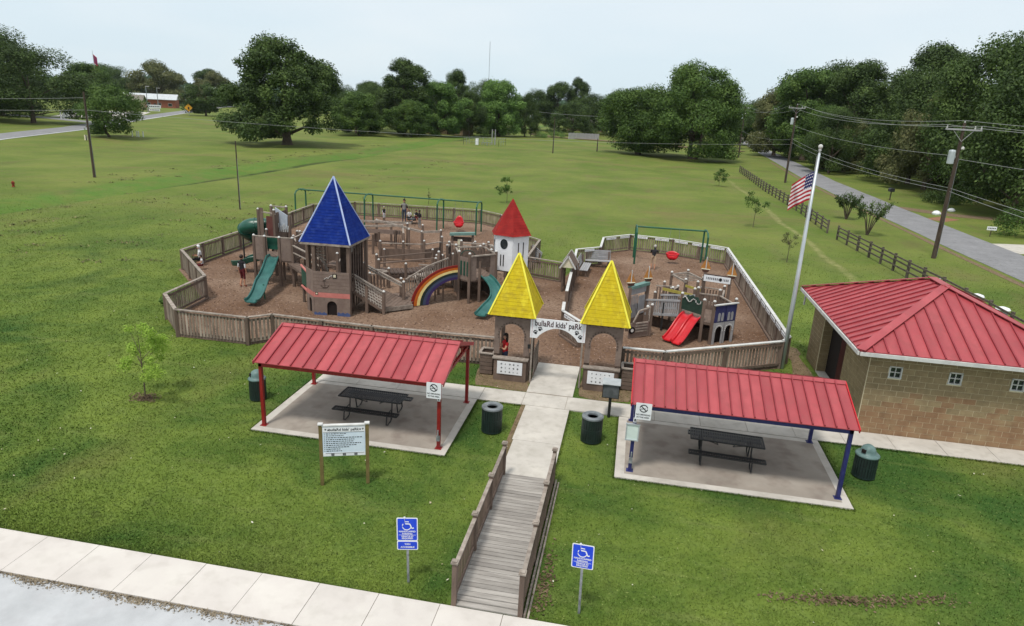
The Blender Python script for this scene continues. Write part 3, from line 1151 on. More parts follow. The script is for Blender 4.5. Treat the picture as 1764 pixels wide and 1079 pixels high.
# roof vents seen past the ridge are on the fence side
tag(MB().cyl(0, 0, 0, .04, .55, 8).build('downspout', M_TRIM, None, (7.7, 30.3, 2.3)), 'short pale pipe at the far corner of the restroom roof', 'pipe')

# ================================================================ PICNIC SHELTERS
def shelter(x0, x1, y0, y1, label, mp_, n, post_h=2.12, rise=.58):
    """posts at the four corners, gable ridge running along x."""
    t = thing('picnic_shelter', label, 'shelter', ((x0 + x1) / 2, (y0 + y1) / 2, 0), group='open picnic shelters')
    W_, D_ = (x1 - x0) / 2, (y1 - y0) / 2
    for sx in (-1, 1):
        for sy in (-1, 1):
            p = MB().box(0, 0, 0, .1, .1, post_h).build('post', mp_, t, (sx * W_, sy * D_, .038))
            MB().box(0, 0, 0, .2, .2, .012).build('base_plate', mp_, p)
    for sy in (-1, 1):
        MB().box(0, 0, 0, 2 * W_ + .1, .1, .14).build('beam', mp_, t, (0, sy * D_, post_h - .1))
    over, ez = .16, post_h + .03
    sl = rise / D_
    for sx in (-1, 0, 1):
        r_ = MB()
        for sy in (-1, 1):
            r_.bar((0, sy * D_, post_h + .05), (0, 0, post_h + .05 + rise), .08, .1)
        if sx:
            r_.bar((0, -D_, post_h + .02), (0, D_, post_h + .02), .08, .1)
            for a in (-.5, .5):
                r_.bar((0, a * D_, post_h + .05), (0, a * D_, post_h + .05 + rise * .5), .05, .06)
            r_.bar((0, 0, post_h + .02), (0, 0, post_h + rise), .05, .06)
        r_.build('truss', mp_, t, (sx * W_, 0, 0))
    RW = 2 * W_ + .28
    pw = RW / n
    for sy in (-1, 1):
        b = MB()
        yo = sy * (D_ + over)
        zo = post_h + .13 - over * sl
        b.prism([(0, yo, zo), (pw - .004, yo, zo), (pw - .004, 0, zo + (D_ + over) * sl), (0, 0, zo + (D_ + over) * sl)], (0, 0, -.02))
        b.cur = 1
        b.bar((.02, yo, zo + .02), (.02, 0, zo + .02 + (D_ + over) * sl), .035, .06)
        pm = b.mesh('roof_panel', [M_METRED, M_METRIB])
        for i in range(n):
            inst(pm, 'roof_panel', t, (-RW / 2 + i * pw, 0, 0))
    zr = post_h + .13 + D_ * sl
    MB().prism([(-RW / 2 - .01, -.13, zr + .025 - .13 * sl), (-RW / 2 - .01, 0, zr + .05), (-RW / 2 - .01, .13, zr + .025 - .13 * sl), (-RW / 2 - .01, 0, zr + .03)], (RW + .02, 0, 0)).build('ridge_cap', M_METRED, t)
    for sx in (-1, 1):
        b = MB()
        for sy in (-1, 1):
            b.bar((sx * (RW / 2 + .015), sy * (D_ + over), post_h + .1 - over * sl), (sx * (RW / 2 + .015), 0, zr - .02), .025, .12)
        b.build('gable_trim', M_METRED if mp_ is M_REDPOST else M_REDPL, t)
    return t


sh_a = shelter(-10.75, -5.07, 17.72, 21.15, 'red post picnic shelter with red ribbed metal roof behind the rules board', M_REDPOST, 15)
sh_b = shelter(.62, 6.32, 17.92, 21.3, 'navy post picnic shelter with red ribbed metal roof beside the restroom', M_BLUEPOST, 20)
for (x, y) in ((-5.07, 17.64), (.62, 17.84)):
    t = tag(MB().box(0, 0, 0, .1, .06, .16).box(0, -.02, .16, .035, .035, .2).build('outlet_box', [M_GALV], None, (x, y, .32)),
            'small grey outlet box on the %s shelter post' % ('red' if x < 0 else 'navy'), 'outlet box', 'outlet boxes on shelter posts')


# ---- picnic tables
def expanded(b, x0, x1, y0, y1, z, th=.025, step=.07):
    """open coated-steel grid: frame plus bars."""
    for yy in (y0, y1):
        b.box((x0 + x1) / 2, yy, z - th, x1 - x0, .035, th + .01)
    for xx in (x0, x1):
        b.box(xx, (y0 + y1) / 2, z - th, .035, y1 - y0, th + .01)
    n = int((x1 - x0) / step)
    for i in range(1, n):
        b.box(x0 + (x1 - x0) * i / n, (y0 + y1) / 2, z - .012, .036, y1 - y0, .012)
    n = max(2, int((y1 - y0) / step))
    for i in range(1, n):
        b.box((x0 + x1) / 2, y0 + (y1 - y0) * i / n, z - .014, x1 - x0, .03, .01)


t = thing('picnic_table', 'black metal grid picnic table under the red post shelter', 'picnic table', (-7.75, 19.3, .04), rz=R(-1), group='picnic tables in the shelters')
b = MB()
expanded(b, -1.05, 1.05, -.37, .37, .72)
b.build('tabletop', M_BLACK, t)
for sy in (-1, 1):
    b = MB()
    expanded(b, -1.08, 1.08, sy * .66 - .12, sy * .66 + .12, .43)
    b.build('seat', M_BLACK, t)
for sx in (-.72, .72):
    b = MB()
    for sy in (-1, 1):
        b.tube([(sx, sy * .2, .70), (sx, sy * .24, .3), (sx, sy * .3, .06), (sx, sy * .4, .03), (sx, sy * .62, .03), (sx, sy * .72, .08), (sx, sy * .7, .2), (sx, sy * .66, .4)], .022, 6)
        b.tube([(sx, sy * .66, .41), (sx, sy * .22, .41)], .02, 6)
        b.tube([(sx, sy * .28, .69), (sx * .55, sy * .2, .6), (sx * .3, 0, .45)], .014, 5)
    b.tube([(sx, -.3, .69), (sx, .3, .69)], .02, 6)
    b.build('leg', M_BLACK, t)
tB = dup(t, (3.42, 19.35, .04), rz=R(-3), label='dark metal grid picnic table under the navy post shelter')


# ---- litter bins
def bin_(x, y, label, lid, h=.86, r=.32):
    t = thing('litter_bin', label, 'bin', (x, y, 0), group='dark green litter bins')
    b = MB()
    n = 26
    for i in range(n):
        a = 2 * PI * i / n
        b.box(r * math.cos(a), r * math.sin(a), .05, .014, .052, h - .1, a)
    b.build('slat', M_BIN, t, kind='stuff')
    MB().cyl(0, 0, .04, r - .03, h - .1, 20).build('liner', M_BLACK, t)
    b = MB()
    for z in (.03, h * .5, h - .07):
        b.lathe([(r + .012, z), (r + .012, z + .03), (r - .01, z + .03), (r - .01, z)], n=24)
    b.build('band', M_BIN, t)
    if lid == 'dome':
        MB().lathe([(r + .02, h - .05), (r + .03, h - .02), (r - .01, h + .02), (.21, h + .04), (.21, h + .12), (.17, h + .21), (.09, h + .27), (.0, h + .28)], n=20).build('dome_lid', M_LID, t, smooth=True)
        MB().box(-.13, -.1, h + .07, .14, .12, .1, .8).build('opening', M_DARK, t)
    else:
        MB().lathe([(r + .02, h - .05), (r + .02, h), (r - .03, h + .03), (.17, h + .0), (.16, h - .06), (.19, h - .06)], n=24).build('rim_lid', M_GALVD, t)
        MB().cyl(0, 0, h - .07, .165, .02, 20).build('opening', M_DARK, t)
    return t


M_BIN = mat('bin_green', sr(20, 34, 32), sr(30, 48, 44), scale=5, rough=.5, spec=.5)
M_LID = mat('teal_lid', sr(84, 108, 106), sr(104, 128, 126), scale=5, rough=.45)
M_GALVD = mat('dark_grey_rim', sr(96, 102, 106), sr(124, 130, 134), scale=5, rough=.45)
bin_(-11.99, 19.5, 'domed green bin standing on grass beside the red post shelter', 'dome', .78, .27)
bin_(-3.79, 19.35, 'open topped bin between the red post shelter and the path', 'rim')
bin_(-.62, 19.55, 'open topped bin between the path and the navy post shelter', 'rim')
bin_(7.44, 19.5, 'bin with pale domed lid beside the navy post shelter', 'dome', .74, .31)


# ================================================================ SIGNS
def wheelchair(parent, y, cx, cz, s):
    b = MB()

    def seg(pts, r_=.012):
        for i in range(len(pts) - 1):
            b.bar((cx + pts[i][0] * s, y, cz + pts[i][1] * s), (cx + pts[i + 1][0] * s, y, cz + pts[i + 1][1] * s), .004, r_ * 2)
    seg([(-.045, .15), (-.03, .02), (.07, .015), (.115, -.095), (.155, -.085)])
    seg([(-.035, .075), (.05, .07)], .009)
    seg([(x, z) for x, z in arcpts(-.0, -.04, .095, R(145), R(345), 16)], .009)
    b.tube([(cx - .045 * s, y - .002, cz + .18 * s), (cx - .045 * s, y + .002, cz + .18 * s)], .026 * s, 10)
    b.build('wheelchair_symbol', M_WHITE, parent)


def rounded(w_, h_, y, z, r_=.03, th=.006):
    P = []
    for cx, cz, a in ((w_ / 2 - r_, h_ / 2 - r_, 0), (-w_ / 2 + r_, h_ / 2 - r_, 90), (-w_ / 2 + r_, -h_ / 2 + r_, 180), (w_ / 2 - r_, -h_ / 2 + r_, 270)):
        for i in range(5):
            t_ = R(a + i * 22.5)
            P.append((cx + r_ * math.cos(t_), y, z + cz + r_ * math.sin(t_)))
    return MB().prism(P, (0, th, 0))


def hc_sign(x, y, rz, label, van, top, tilt):
    t = thing('parking_sign', label, 'sign', (x, y, 0), rz, group='blue accessible parking signs')
    t.rotation_euler = (0, R(tilt), rz)
    MB().box(0, .02, -.1, .05, .025, top - .05 + .1).build('post', M_GALV, t)
    zc = top - .28
    p = rounded(.445, .56, 0, zc).build('sign_panel', M_WHITE, t)
    rounded(.405, .52, -.003, zc, .024, .004).build('blue_field', M_SIGNB, p)
    wheelchair(p, -.006, -.01, zc + .12, .95)
    for i, (s_, z_, sz) in enumerate((('HANDICAPPED', -.05, .052), ('PARKING', -.105, .052), ('VEHICLE ID', -.17, .05), ('REQUIRED', -.218, .05))):
        text(s_, sz, 'lettering', M_WHITE, p, (0, -.006, zc + z_), ext=.001, bold=.0012)
    MB().box(0, -.005, zc - .137, .36, .003, .005).build('rule_line', M_WHITE, p)
    if van:
        zc2 = zc - .28 - .115
        p = rounded(.445, .22, 0, zc2).build('van_panel', M_WHITE, t)
        rounded(.405, .18, -.003, zc2, .022, .004).build('blue_field', M_SIGNB, p)
        text('VAN', .06, 'lettering', M_WHITE, p, (0, -.006, zc2 + .035), ext=.001, bold=.0012)
        text('ACCESSIBLE', .055, 'lettering', M_WHITE, p, (0, -.006, zc2 - .04), ext=.001, bold=.0012)
    return t


hc_sign(-4.01, 11.82, R(12), 'blue accessible parking sign with a small van plate below', True, 1.63, -1)
hc_sign(-.3, 11.76, R(-3), 'single plate blue accessible parking sign beside the foot of the ramp', False, 1.67, -1)


def paw(b, cx, z, y, s, rot=0.0):
    def disc(dx, dz, r_, sq=1.0):
        c, s_ = math.cos(rot), math.sin(rot)
        X_, Z_ = cx + (dx * c - dz * s_) * s, z + (dx * s_ + dz * c) * s
        b.prism([(X_ + r_ * s * math.cos(a), y, Z_ + r_ * s * sq * math.sin(a)) for a in [2 * PI * i / 9 for i in range(9)]], (0, .004, 0))
    disc(0, -.15, .32, .85)
    for dx, dz in ((-.36, .18), (-.13, .4), (.15, .4), (.38, .16)):
        disc(dx, dz, .13, 1.25)


# rules board
t = thing('rules_board', 'white park rules board on two olive posts beside the red shelter', 'sign', (-6.95, 15.22, 0), R(20))
for sx in (-.6, .6):
    p = MB().box(0, 0, -.1, .09, .09, 1.88).build('post', M_BROWNP, t, (sx, 0, 0))
    MB().box(0, 0, 1.78, .13, .13, .03).build('post_cap', M_TRIM, p)
MB().box(0, 0, 1.735, 1.12, .1, .035).build('top_rail', M_TRIM, t)
p = MB().box(0, -.02, .86, 1.1, .03, .86).build('board', mat('pale_blue_board', sr(196, 210, 222), sr(208, 220, 230), rough=.4), t)
MB().box(0, -.037, 1.565, 1.09, .004, .15).build('header_strip', M_WHITE, p)
MB().box(0, -.037, .865, 1.09, .004, .1).build('footer_strip', M_WHITE, p)
text("bullaRd kids' paRk", .105, 'lettering', M_INK, p, (0, -.042, 1.635), bold=.001)
b = MB()
for x_ in (-.47, -.40, .42, .49):
    paw(b, x_, 1.635 + random.uniform(-.02, .02), -.043, .05, random.uniform(-.5, .5))
b.build('paw_print', M_INK, p)
b = MB()
lens = [.52, .5, .98, .82, .74, 1.0, .84, .6, .4, .42]
for i, L_ in enumerate(lens):
    zz = 1.51 - i * .056
    b.box(-.5, -.039, zz, .02, .003, .016)
    x_ = -.46
    while x_ < -.46 + L_ * .9:
        wl = random.uniform(.02, .07)
        b.box(x_ + wl / 2, -.039, zz, wl, .003, .018)
        x_ += wl + .018
b.box(0, -.039, 1.555, 1.05, .003, .007)
b.box(.02, -.042, .945, 1.0, .003, .007)
b.build('print_line', M_INK, p, kind='stuff')
b = MB()
for x_ in (-.3, 0, .3):
    b.box(x_, -.044, .875, .08, .003, .07)
b.build('emblem', mat('emblem_grey', sr(120, 120, 122), sr(60, 60, 62), scale=30), p)


def no_smoking(x, y, z, label):
    t = tag(rounded(.44, .5, 0, 0, .02, .006).build('no_smoking_sign', M_WHITE, None, (x, y, z)), label, 'sign', 'no smoking signs on the shelters')
    b = MB()
    P = [(math.cos(a), math.sin(a)) for a in [2 * PI * i / 24 for i in range(25)]]
    for i in range(24):
        b.bar((P[i][0] * .105, -.003, .09 + P[i][1] * .105), (P[i + 1][0] * .105, -.003, .09 + P[i + 1][1] * .105), .004, .026)
    b.bar((-.075, -.003, .165), (.075, -.003, .015), .004, .024)
    b.bar((-.07, -.003, .07), (.05, -.003, .09), .004, .02)
    b.build('prohibition_symbol', M_INK, t)
    text('NO SMOKING', .062, 'lettering', M_INK, t, (0, -.004, -.1), ext=.001, bold=.001)
    text('IN THIS AREA', .058, 'lettering', M_INK, t, (0, -.004, -.18), ext=.001, bold=.001)
    return t


no_smoking(-5.18, 17.5, 1.99, 'white no smoking sign hung from the red shelter corner')
no_smoking(.82, 17.72, 2.02, 'white no smoking sign hung from the navy shelter corner')
for x_, y_, nm in ((-5.07, 17.655, 'red'), (.62, 17.855, 'navy')):
    tt = tag(MB().box(0, 0, 0, .09, .012, .14).build('small_notice', M_WHITE, None, (x_, y_, 1.6)), 'tiny white notice below the no smoking sign on the %s post' % nm, 'notice', 'tiny notices on shelter posts')
    MB().box(0, -.008, .03, .04, .004, .08).build('notice_mark', M_INK, tt)
t = thing('notice_case', 'aluminium framed notice case on the navy shelter post', 'notice board', (.58, 17.84, 1.05))
MB().box(0, 0, 0, .36, .03, .5).build('back_panel', mat('pale_green_paper', sr(196, 210, 204), sr(208, 220, 214), rough=.3), t)
b = MB()
for sx in (-.17, .17):
    b.box(sx, -.01, 0, .03, .05, .5)
b.box(0, -.01, .48, .4, .06, .03).box(0, -.01, -.01, .38, .06, .03)
b.build('frame', M_ALU, t)

# grill
t = thing('pedestal_grill', 'steel park grill with grey hood on a black pedestal', 'grill', (-.15, 21.42, 0))
MB().tube([(0, 0, 0), (0, 0, .8)], .05, 10).build('pedestal', M_BLACK, t)
b = MB()
b.box(0, -.24, .8, .56, .02, .48).box(0, .24, .8, .56, .02, .48).box(-.27, 0, .8, .02, .5, .48).box(.27, 0, .8, .02, .5, .48).box(0, 0, .8, .56, .5, .02)
b.build('firebox', mat('grey_steel', sr(70, 74, 76), sr(96, 100, 102), scale=6, rough=.5), t)
b = MB()
for i in range(8):
    b.box(-.24 + i * .07, 0, 1.28, .06, .54, .012)
b.box(0, 0, 1.292, .6, .6, .02)
b.build('hood', M_ALU, t)


# ================================================================ GATEWAY
def arch_panel(x0, x1, z0, z1, ax, aw, az, y, th=.04, arch_h=None, n=14):
    """panel x0..x1 by z0..z1 with an opening centred ax of width aw that starts at z0 and rises to az as a round arch."""
    r_ = aw / 2
    pts = [(x0, z0), (ax - r_, z0)]
    spring = az - (arch_h or r_)
    pts += [(ax - r_, spring)]
    pts += [(ax + r_ * math.cos(PI - PI * i / n), spring + (arch_h or r_) * math.sin(PI * i / n)) for i in range(1, n)]
    pts += [(ax + r_, spring), (ax + r_, z0), (x1, z0), (x1, z1), (x0, z1)]
    return MB().prism([(px_, y, pz_) for px_, pz_ in pts], (0, th, 0))


def gate_tower(x0, x1, label, plq):
    """x0..x1 front width, front face at y 23.75."""
    cx = (x0 + x1) / 2
    W_ = x1 - x0
    yb, D_ = 23.75, 1.45
    t = thing('gate_tower', label, 'tower', (cx, yb, 0), group='yellow roofed gate towers')
    for sx in (-1, 1):
        for yy in (.06, D_ - .06):
            MB().box(0, 0, 0, .13, .13, 2.6).build('post', M_WOOD, t, (sx * (W_ / 2 - .07), yy, 0))
    arch_panel(-W_ / 2, W_ / 2, 1.0, 2.56, 0, W_ - .42, 2.22, -.04).build('front_panel', M_TAUPE, t)
    b = MB()
    r_ = (W_ - .42) / 2 + .05
    for i in range(17):
        a = R(-12) + R(204) * i / 16
        b.box(r_ * math.cos(a), -.055, 2.22 - r_ + .05 + r_ * math.sin(a) - .02, .045, .02, .04)
    b.build('arch_brick', M_DARKWOOD, t, kind='stuff')
    b = MB()
    for i in range(6):
        b.tube([(-W_ / 2 + .12 + i * (W_ - .24) / 5, -.05, 2.5), (-W_ / 2 + .12 + i * (W_ - .24) / 5, -.02, 2.5)], .05, 10)
    b.build('scallop', M_DARKWOOD, t)
    # side and rear rails
    for sx in (-1, 1):
        MB().box(sx * (W_ / 2 - .05), D_ / 2, 2.2, .035, D_ - .25, .36).build('side_panel', M_TAUPE, t)
        MB().box(sx * (W_ / 2 - .05), D_ / 2, .05, .035, D_ - .25, .85).build('side_panel', M_TAUPE, t)
    MB().box(0, D_ - .05, 2.25, W_ - .26, .035, .3).build('rear_panel', M_TAUPE, t)
    # front planter wall with plaque
    b = MB().box(0, -.2, 0, W_ - .1, .06, .86).box(-W_ / 2 + .08, -.1, 0, .06, .18, .86).box(W_ / 2 - .08, -.1, 0, .06, .18, .86)
    b.build('front_wall', M_WOOD, t)
    MB().box(0, -.12, .86, W_ + .02, .3, .045).build('counter', M_RAIL, t)
    p = MB().box(0, -.245, .28, W_ - .38, .025, .5).build('plaque', M_WHITE, t)
    b = MB()
    for r__ in range(3):
        for c_ in range(5):
            x_ = -W_ / 2 + .36 + c_ * (W_ - .72) / 4
            z_ = .37 + r__ * .155
            paw(b, x_ + random.uniform(-.01, .01), z_, -.263, random.uniform(.035, .07), random.uniform(-.8, .8))
    b.build('paw_print', M_INK, p, kind='stuff')
    # roof: lapped boards on four faces
    rx, ry, z0, zt = W_ / 2 + .19, 1.0, 2.58, 4.74
    cy = D_ / 2
    NB = 17
    for f_, (ux, uy) in enumerate(((1, 0), (0, 1), (-1, 0), (0, -1))):
        b = MB()
        for i in range(NB):
            a0, a1 = i / NB, (i + 1) / NB
            jit = random.uniform(0, .004)
            q_ = []
            for a_, lift in ((a0, .012 + jit), (a1, .006)):
                s_ = 1 - a_ + 0.001
                hx_, hy_ = rx * s_, ry * s_
                z = z0 + (zt - z0) * a_
                if f_ == 0:
                    e = [(-hx_, -hy_ - lift, z), (hx_, -hy_ - lift, z)]
                elif f_ == 1:
                    e = [(hx_ + lift, -hy_, z), (hx_ + lift, hy_, z)]
                elif f_ == 2:
                    e = [(hx_, hy_ + lift, z), (-hx_, hy_ + lift, z)]
                else:
                    e = [(-hx_ - lift, hy_, z), (-hx_ - lift, -hy_, z)]
                q_.append(e)
            (p0, p1), (p2, p3) = q_
            c = (0, 0, 0)
            inn = lambda p_: (p_[0] * .97, p_[1] * .97 if abs(p_[1]) > .02 else p_[1], p_[2] - .02)
            P = [p0, p1, p3, p2]
            b.add([*P, *[inn(v) for v in P]], [(0, 1, 2, 3), (4, 7, 6, 5), (0, 4, 5, 1), (3, 2, 6, 7)])
        b.build('roof_board', M_YELLOW, t, (0, cy, 0), kind='stuff')
    MB().box(0, cy, z0 - .03, 2 * rx - .05, 2 * ry - .05, .03).build('soffit', M_DARKWOOD, t)
    hip = mat('yellow_hip_trim', sr(216, 206, 60), sr(226, 218, 80), rough=.6)
    for sx in (-1, 1):
        for sy in (-1, 1):
            MB().bar((sx * (rx + .02), cy + sy * (ry + .02), z0 + .01), (sx * .01, cy + sy * .01, zt + .02), .07, .03).build('hip_trim', hip, t)
    return t


gate_tower(-4.68, -3.34, 'yellow roofed gate tower where a woman in red stands', 0)
gate_tower(-1.27, .08, 'yellow roofed gate tower behind the park grill', 1)
# planter boxes beside the towers
for x_, s_ in ((-5.0, 'woman in red'), (.42, 'grill')):
    t = thing('planter_box', 'low slatted timber box beside the gate tower with the ' + s_, 'planter box', (x_, 24.2, 0), group='timber boxes flanking the gate towers')
    for i in range(5):
        MB().box(0, -.3, .05 + i * .16, .5, .04, .14).build('board', M_WOOD, t)
        MB().box(0, .3, .05 + i * .16, .5, .04, .14).build('board', M_WOOD, t)
        for sx in (-.24, .24):
            MB().box(sx, 0, .05 + i * .16, .04, .56, .14).build('board', M_WOOD, t)
    MB().box(0, -.3, .86, .58, .12, .04).box(0, .3, .86, .58, .12, .04).box(-.26, 0, .86, .1, .5, .04).box(.26, 0, .86, .1, .5, .04).build('cap_rail', M_RAIL, t)
    MB().box(0, 0, 0, .44, .56, .5).build('soil_fill', M_DIRT, t)

t = thing('gate_banner', "white arched banner reading bullard kids' park over the entrance", 'banner', (-2.3, 23.62, 0))
pts = [(-1.02, 1.8), (-.76, 1.8)]
for i in range(1, 16):
    a = i / 16
    pts.append((-.76 + 1.52 * a, 1.8 + .44 * math.sin(PI * a) ** .75))
pts += [(.76, 1.8), (1.02, 1.8), (1.02, 2.56), (-1.02, 2.56)]
p = MB().prism([(x_, 0, z_) for x_, z_ in pts], (0, .04, 0)).build('panel', M_WHITE, t)
xs_ = -.70
for wd, szz in (("bullaRd", .0), ("kids'", .0), ("paRk", .0)):
    pass
lt = text("bullaRd kids' paRk", .235, 'lettering', mat('maroon_ink', sr(70, 20, 26), sr(24, 18, 22), scale=5), p, (0, -.006, 2.38), bold=.003)
lt.scale = (1, 1.3, 1)
b = MB()
paw(b, -.82, 2.02, -.006, .17, .3)
paw(b, -.66, 2.16, -.006, .17, -.3)
paw(b, .7, 2.14, -.006, .17, -.3)
paw(b, .84, 1.99, -.006, .17, .3)
b.build('paw_print', M_INK, p)
b = MB()
for i in range(12):
    for sx in (-.95, .95):
        b.box(sx, -.006, 1.86 + i * .055, .018, .004, .018)
b.build('border_dot', mat('red_dots', sr(170, 50, 60)), p, kind='stuff')
for sx in (-.93, .93):
    MB().box(sx, .03, 0, .06, .06, 1.8).build('jamb', M_RAIL, t)
MB().box(-1.03, .0, 1.36, .1, .05, .16).build('latch_plate', M_BLACK, t)
t = thing('gate_lattice', 'open timber gate leaf folded against the gateway', 'gate', (-3.18, 23.9, 0))
b = MB()
for i in range(6):
    b.box(0, .15 + i * .22, .1, .03, .09, 1.1)
b.build('slat', M_RAIL, t)
MB().box(0, .7, .2, .04, 1.3, .08).box(0, .7, 1.0, .04, 1.3, .08).build('rail', M_WOOD, t)

# ================================================================ FLAGPOLE
t = thing('flagpole', 'tall aluminium flagpole with gold white ball beside the navy shelter', 'flagpole', (6.75, 28.21 - .0, 0))
MB().tube([(0, 0, 0), (0, 0, 3), (0, 0, 8.8)], [.085, .08, .045], 14).build('pole', M_ALU, t, smooth=True)
MB().lathe([(.03, 8.8), (.03, 8.9), (.06, 8.9), (.06, 8.94), (.03, 8.95), (.07, 9.0), (.085, 9.05), (.07, 9.11), (.0, 9.14)], n=14).build('ball_finial', M_TRIM, t)
MB().tube([(-.1, -.02, 1.2), (-.07, -.01, 8.7)], .006, 4).build('halyard', M_TRIM, t)
# flag: cloth hanging and folding, striped by geometry columns of faces
b = MB()
cols_, rows_ = 26, 26
FW, FH = 1.5, 1.0
G_ = []
for r_ in range(rows_ + 1):
    for c_ in range(cols_ + 1):
        u, v_ = c_ / cols_, r_ / rows_
        # hoist along the pole, fly drooping
        droop = .55 * u ** 1.2 * FH
        wob = .09 * math.sin(u * 11 + v_ * 3.0) * (u ** .6) * (.5 + v_)
        G_.append((-.05 - u * FW * .50 - wob * .35, -wob * 1.3 - .05 * u, 8.12 - v_ * FH * 1.1 * (1 - .1 * u) - droop))
b.v = G_
for r_ in range(rows_):
    stripe = r_ // 2
    for c_ in range(cols_):
        if r_ < 14 and c_ < 10:
            m_ = 2 if not ((r_ % 3 == 1) and (c_ % 2 == 1)) else 1
        else:
            m_ = 0 if stripe % 2 == 0 else 1
        a = r_ * (cols_ + 1) + c_
        b.f.append((a, a + 1, a + cols_ + 2, a + cols_ + 1))
        b.mi.append(m_)
fl = b.build('flag', [mat('flag_red', sr(150, 28, 44), sr(172, 38, 54), rough=.8), mat('flag_white', sr(220, 214, 216), rough=.8), mat('flag_blue', sr(36, 40, 92), rough=.8)], None, (6.73, 28.2, 0))
tag(fl, 'striped american flag drooping from the aluminium flagpole', 'flag')
so = fl.modifiers.new('thickness', 'SOLIDIFY')
so.thickness = .006


# ================================================================ PEOPLE
def person(label, loc, rz, J, mats, hair=None, scale=1.0, group=None, cat='person', name='person'):
    """J: joint dict; bones list -> one skinned surface, coloured by nearest bone. mats: {bone: material}."""
    bones = [('pel', 'chest', 'shirt'), ('chest', 'neck', 'shirt'), ('neck', 'head0', 'skin'), ('head0', 'head1', 'skin'),
             ('chest', 'shL', 'shirt'), ('shL', 'elL', 'sleeve'), ('elL', 'wrL', 'skin'), ('wrL', 'haL', 'skin'),
             ('chest', 'shR', 'shirt'), ('shR', 'elR', 'sleeve'), ('elR', 'wrR', 'skin'), ('wrR', 'haR', 'skin'),
             ('pel', 'hiL', 'pants'), ('hiL', 'knL', 'pants'), ('knL', 'anL', 'shin'), ('anL', 'toL', 'shoe'),
             ('pel', 'hiR', 'pants'), ('hiR', 'knR', 'pants'), ('knR', 'anR', 'shin'), ('anR', 'toR', 'shoe')]
    rad = dict(pel=.125, chest=.135, neck=.058, head0=.082, head1=.085, shL=.062, elL=.043, wrL=.03, haL=.034, hiL=.088, knL=.058, anL=.04, toL=.042)
    names = list(J)
    idx = {n_: i for i, n_ in enumerate(names)}
    me_ = bpy.data.meshes.new('person_body')
    me_.from_pydata([J[n_] for n_ in names], [(idx[a], idx[b_]) for a, b_, _ in bones], [])
    o = bpy.data.objects.new('tmp', me_)
    col.objects.link(o)
    md = o.modifiers.new('skin', 'SKIN')
    for n_ in names:
        r_ = rad.get(n_, rad.get(n_[:-1] + 'L', .05))
        sv = me_.skin_vertices[0].data[idx[n_]]
        sv.radius = (r_ * (1.15 if n_ in ('pel', 'chest') else 1), r_ * (.8 if n_ in ('pel', 'chest') else 1))
        sv.use_root = n_ == 'pel'
    sb = o.modifiers.new('sub', 'SUBSURF')
    sb.levels = sb.render_levels = 1
    dg = bpy.context.evaluated_depsgraph_get()
    m2 = bpy.data.meshes.new_from_object(o.evaluated_get(dg))
    bpy.data.objects.remove(o)
    m2.name = 'body'
    m2.materials.clear()
    keys = []
    for _, _, k_ in bones:
        mm = mats.get(k_, mats['skin'])
        if mm not in keys:
            keys.append(mm)
    for mm in keys:
        m2.materials.append(mm)
    seg = [(Vector(J[a]), Vector(J[b_]), keys.index(mats.get(k_, mats['skin'])), rad.get(a, rad.get(a[:-1] + 'L', .05))) for a, b_, k_ in bones]
    for p in m2.polygons:
        c = p.center
        best, bi = 9, 0
        for a, b_, mi, r_ in seg:
            d = b_ - a
            t_ = max(0, min(1, (c - a).dot(d) / d.length_squared))
            dd = (c - (a + d * t_)).length - r_ * .6
            if dd < best:
                best, bi = dd, mi
        p.material_index = bi
        p.use_smooth = True
    t = thing(name, label, cat, loc, rz, group=group)
    t.scale = (scale,) * 3
    inst(m2, 'body', t)
    hd = (Vector(J['head0']) + Vector(J['head1'])) / 2
    up = (Vector(J['head1']) - Vector(J['head0'])).normalized()
    fwd = Vector((0, -1, 0))
    if hair:
        b = MB()
        long_ = hair[1] > 1.2
        n1, n2 = 12, 8
        P = []
        for i in range(n2 + 1):
            a = PI * (.02 + .68 * i / n2)
            for j in range(n1):
                q_ = 2 * PI * j / n1
                front = math.sin(q_) < -.3
                rr = .108 * (1 if not (front and i > n2 * .55) else .92)
                drop = .0
                if long_ and i > n2 * .6 and not front:
                    drop = -.26 * (i / n2 - .6) / .4
                P.append(hd + Vector((rr * math.sin(a) * math.cos(q_) * .95, rr * math.sin(a) * math.sin(q_) + .014, rr * math.cos(a) * 1.12 + .035 + drop)))
        F = [(i * n1 + j, i * n1 + (j + 1) % n1, (i + 1) * n1 + (j + 1) % n1, (i + 1) * n1 + j) for i in range(n2) for j in range(n1)
             if not (i >= n2 * .5 and -.3 > math.sin(2 * PI * (j + .5) / n1))]
        F.append(tuple(range(n1)))
        b.add(P, F)
        h_o = b.build('hair', hair[0], t, smooth=True)
    fc = MB()
    e0 = hd + fwd * .088
    fc.cur = 0
    for sx in (-.032, .032):
        fc.box(e0.x + sx, e0.y + .002, e0.z + .0, .018, .012, .01)
    fc.box(e0.x, e0.y + .004, e0.z - .058, .04, .012, .009)
    fc.cur = 1
    fc.prism([(e0.x - .013, e0.y + .01, e0.z - .03), (e0.x + .013, e0.y + .01, e0.z - .03), (e0.x, e0.y - .018, e0.z - .027), ], (0, .006, .03))
    for sx in (-.088, .088):
        fc.box(hd.x + sx, hd.y, hd.z - .03, .014, .03, .05)
    fc.build('face_features', [M_DARKWOOD, mats['skin']], t)
